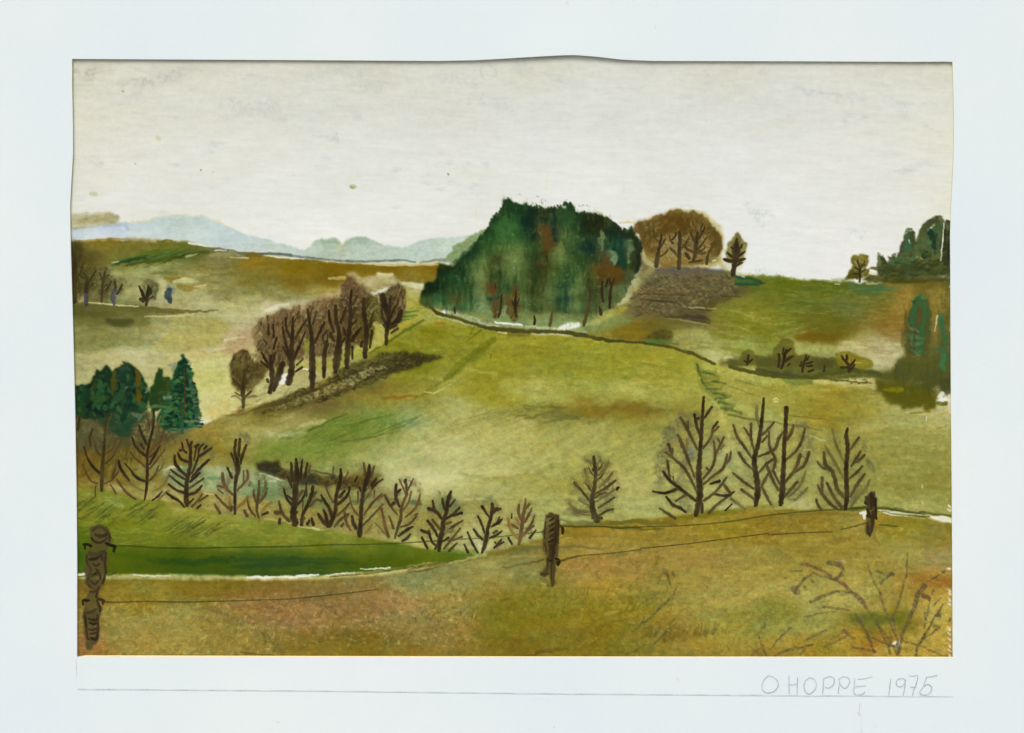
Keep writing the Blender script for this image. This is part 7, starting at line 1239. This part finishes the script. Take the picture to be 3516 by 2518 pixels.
def paper_mat(name, col, var=.012, yellow=False):
    m = bpy.data.materials.new(name); m.use_nodes = True; t = m.node_tree; b = t.nodes['Principled BSDF']
    geo = t.nodes.new('ShaderNodeNewGeometry')
    n1 = t.nodes.new('ShaderNodeTexNoise'); n1.inputs['Scale'].default_value = 6; n1.inputs['Detail'].default_value = 5
    n2 = t.nodes.new('ShaderNodeTexNoise'); n2.inputs['Scale'].default_value = 700; n2.inputs['Detail'].default_value = 4
    for q in (n1, n2): t.links.new(geo.outputs['Position'], q.inputs['Vector'])
    r = t.nodes.new('ShaderNodeValToRGB'); r.color_ramp.elements[0].position = .3; r.color_ramp.elements[1].position = .7
    c = lin(col)/KG; c0 = lin([q-4*(i != 2) for i, q in enumerate(col)])/KG; c1 = lin([col[0]+4, col[1]+1, col[2]-1])/KG
    r.color_ramp.elements[0].color = (*c0, 1); r.color_ramp.elements[1].color = (*c1, 1)
    t.links.new(n1.outputs[0], r.inputs[0])
    mr = t.nodes.new('ShaderNodeMapRange'); mr.inputs[3].default_value = 1-var*2; mr.inputs[4].default_value = 1+var*2
    t.links.new(n2.outputs[0], mr.inputs[0])
    mx = t.nodes.new('ShaderNodeVectorMath'); mx.operation = 'SCALE'; t.links.new(r.outputs[0], mx.inputs[0]); t.links.new(mr.outputs[0], mx.inputs['Scale'])
    t.links.new(mx.outputs[0], b.inputs['Base Color']); b.inputs['Roughness'].default_value = .9; b.inputs['Specular IOR Level'].default_value = .1
    bp = t.nodes.new('ShaderNodeBump'); bp.inputs['Strength'].default_value = .15; bp.inputs['Distance'].default_value = .0002
    t.links.new(n2.outputs[0], bp.inputs['Height']); t.links.new(bp.outputs[0], b.inputs['Normal'])
    return m
M_MAT = paper_mat('mat_paper', MATC); M_CORE = paper_mat('mat_core', (240, 226, 176)); M_SHEET = paper_mat('sheet_paper', (226, 220, 206)); M_BACK = paper_mat('backing_card', (150, 140, 120))
def solid(name, v, f, mat, parent, origin, smooth=False):
    me = bpy.data.meshes.new(name); me.from_pydata([tuple(np.array(p)-np.array(origin)) for p in v], [], f); me.materials.append(mat)
    for p in me.polygons: p.use_smooth = smooth
    return link(bpy.data.objects.new(name, me), parent, (0, 0, 0) if parent else origin)
# back face and outer rim close the board
nb = len(v)
nf = len(f)
for i in range(n):
    q = outp(i); v.append(Pt(q[0], q[1], .0021)); v.append(Pt(q[0], q[1], .0003))
for i in range(n): f.append((nb+2*i, nb+2*i+1, nb+2*((i+1) % n)+1, nb+2*((i+1) % n)))
bd = solid('board', v, f, M_MAT, root, ORG, smooth=True)
for p in list(bd.data.polygons)[nf:]: p.use_smooth = False
# cut edge of the window: pale core showing below and beside, its back face lifted with the curl
ev = []; ef = []
cx_, cy_ = 1758, 1230
for i in range(n):
    x, y = ring[i]; l = mat_lift(x, y)
    low = 1.0 if 260 <= i < 370 else (.35 if i >= 370 else (.25 if i >= 150 else .05))
    ix = x + (3.2 if i >= 370 else (-1.5 if 150 <= i < 260 else 0))*low; iy = y - (4.2*low if 260 <= i < 370 else -.3)
    ev += [Pt(x, y, l), Pt(ix, iy, max(l-.0013, .0003))]
    x2 = x + (-22 if i >= 370 else (22 if 150 <= i < 260 else 0)); y2 = y + (-22 if i < 150 else (22 if 260 <= i < 370 else 0))
    ev.append(Pt(x2, y2, max(l-.0013, .0003)))
for i in range(n):
    a = 3*i; b = 3*((i+1) % n); ef += [(a, a+1, b+1, b), (a+1, a+2, b+2, b+1)]
solid('cut_edge', ev, ef, M_CORE, root, ORG)
# pencil writing
def pencil(name, txt, col, a):
    k = Ink(); tile = None
    for part in txt.replace('\n', ';').split(';'):
        g = part.split()
        if not g: continue
        k.add([tuple(map(float, q.split(','))) for q in g[1:]], [float(q) for q in g[0].split(',')], col, a, under=MATC, base=.0021+.00003, h=.00002, rough=.2, step=2.5)
    return ink_obj(name, k, root, ORG, M_PENCIL)
W = lambda s: ' '.join('%.1f,%.1f' % (2500+float(a.split(',')[0])*1000/2268, 2250+float(a.split(',')[1])*1000/2268) if i else a for i, a in enumerate(s.split()))
sig = ['3 315,160 285,185 265,225 265,265 290,290 325,293 365,275 388,240 385,205 365,180 335,165 305,162', '2.2 473,158 474,220 474,300', '2.2 540,175 537,240 537,312', '2.4 468,232 500,232 540,222',
       '2.8 640,175 605,195 590,235 600,280 625,302 660,285 683,250 683,210 660,182 630,176', '2.2 742,182 740,240 735,300', '2.4 738,190 775,168 810,170 828,195 815,235 785,255 755,250', '2.2 870,180 862,240 857,300',
       '2.6 858,190 890,168 930,175 945,200 935,235 905,258 870,225', '2.6 985,180 980,240 978,290 1000,310 1045,303 1062,288', '2 1010,188 1060,182 1122,168', '2.2 990,245 1030,242 1072,238',
       '2.2 1265,185 1258,250 1248,318', '2.4 1355,180 1320,190 1308,225 1330,248 1362,235 1378,205 1360,180', '2.2 1380,190 1375,250 1362,315', '2.2 1410,160 1445,162 1475,160 1465,220 1445,270 1432,320', '2.0 1418,248 1445,250 1462,248',
       '2.2 1545,168 1535,200 1515,250 1492,285 1500,308', '2.2 1545,172 1585,166 1625,156', '3.2 1520,240 1560,228 1582,250 1575,285 1545,308 1510,308 1490,290']
pencil('signature', ';'.join(W(s) for s in sig), (150, 160, 164), .55)
pencil('ruled_line', '3.2,2.6,2.4 268,2367 300,2367 480,2368 700,2370;2.2,2 700,2370 1100,2373 1500,2378;2.2,2.4,2.2 1500,2378 2000,2383 2500,2387;2.6,2.4,2 2500,2387 2760,2389 3000,2390;1.8,1.6 3000,2391 3270,2392', (180, 188, 192), .5)
for s_ in '2.5,2,1.5 2952,2415 2950,2440 2953,2460;2,1.8 3004,2490 3005,2496;5,3 2325,2330 2330,2336;3,2 1944,5 1952,18;2,2 2250,90 2252,100;2,1.6 1090,1 1092,4;2,1.4 2402,62 2403,70;2.4,1.6 950,2478 960,2482;2,1.4 1900,2496 1906,2499;2,1.2 262,2262 264,2330;1.6,1.2 2956,2470 2958,2515'.split(';'): pencil('pencil_mark', s_, (192, 198, 200), .4)
pencil('pink_stain', '9,6 2946,2448 2950,2454', (238, 200, 204), .7)
for o_ in root.children:
    if o_.name.startswith('pink'): o_['label'] = 'tiny pink stain below the signature'
# the paper sheet itself, the backing card and the wall behind
a, b = (228, 182), (3296, 2276)
sv = [Pt(a[0], a[1], -.0002), Pt(b[0], a[1], -.0002), Pt(b[0], b[1], -.0002), Pt(a[0], b[1], -.0002)]; sv += [(p[0], .0006, p[2]) for p in sv]
box_f = [(0, 3, 2, 1), (4, 5, 6, 7), (0, 1, 5, 4), (1, 2, 6, 5), (2, 3, 7, 6), (3, 0, 4, 7)]
tag(solid('paper_sheet', sv, box_f, M_SHEET, None, Pt(CX, 2276)), 'cream watercolour paper carrying the painted landscape, inside the white mat', 'paper')
bv = [(sx_, .0012, sz_) for sx_, sz_ in ((Pt(-150, 0)[0], Pt(0, -140)[2]), (Pt(3666, 0)[0], Pt(0, -140)[2]), (Pt(3666, 0)[0], Pt(0, 2658)[2]), (Pt(-150, 0)[0], Pt(0, 2658)[2]))]
bv += [(p[0], .0035, p[2]) for p in bv]
tag(solid('backing_card', bv, box_f, M_BACK, None, Pt(CX, 2658)), 'grey card behind the mat board', 'card')
wv = [(-6, .004, -1), (6, .004, -1), (6, .004, 4.5), (-6, .004, 4.5)]; wv += [(p[0], .2, p[2]) for p in wv]
tag(solid('wall', wv, box_f, paper_mat('wall_plaster', (196, 194, 188)), None, (0, .004, -1)), kind='structure')
gv = [(-40, -40, -.01), (40, -40, -.01), (40, .004, -.01), (-40, .004, -.01)]
tag(solid('ground', gv, [(0, 1, 2, 3)], paper_mat('ground_stone', (176, 172, 164)), None, (0, 0, 0)), kind='structure')
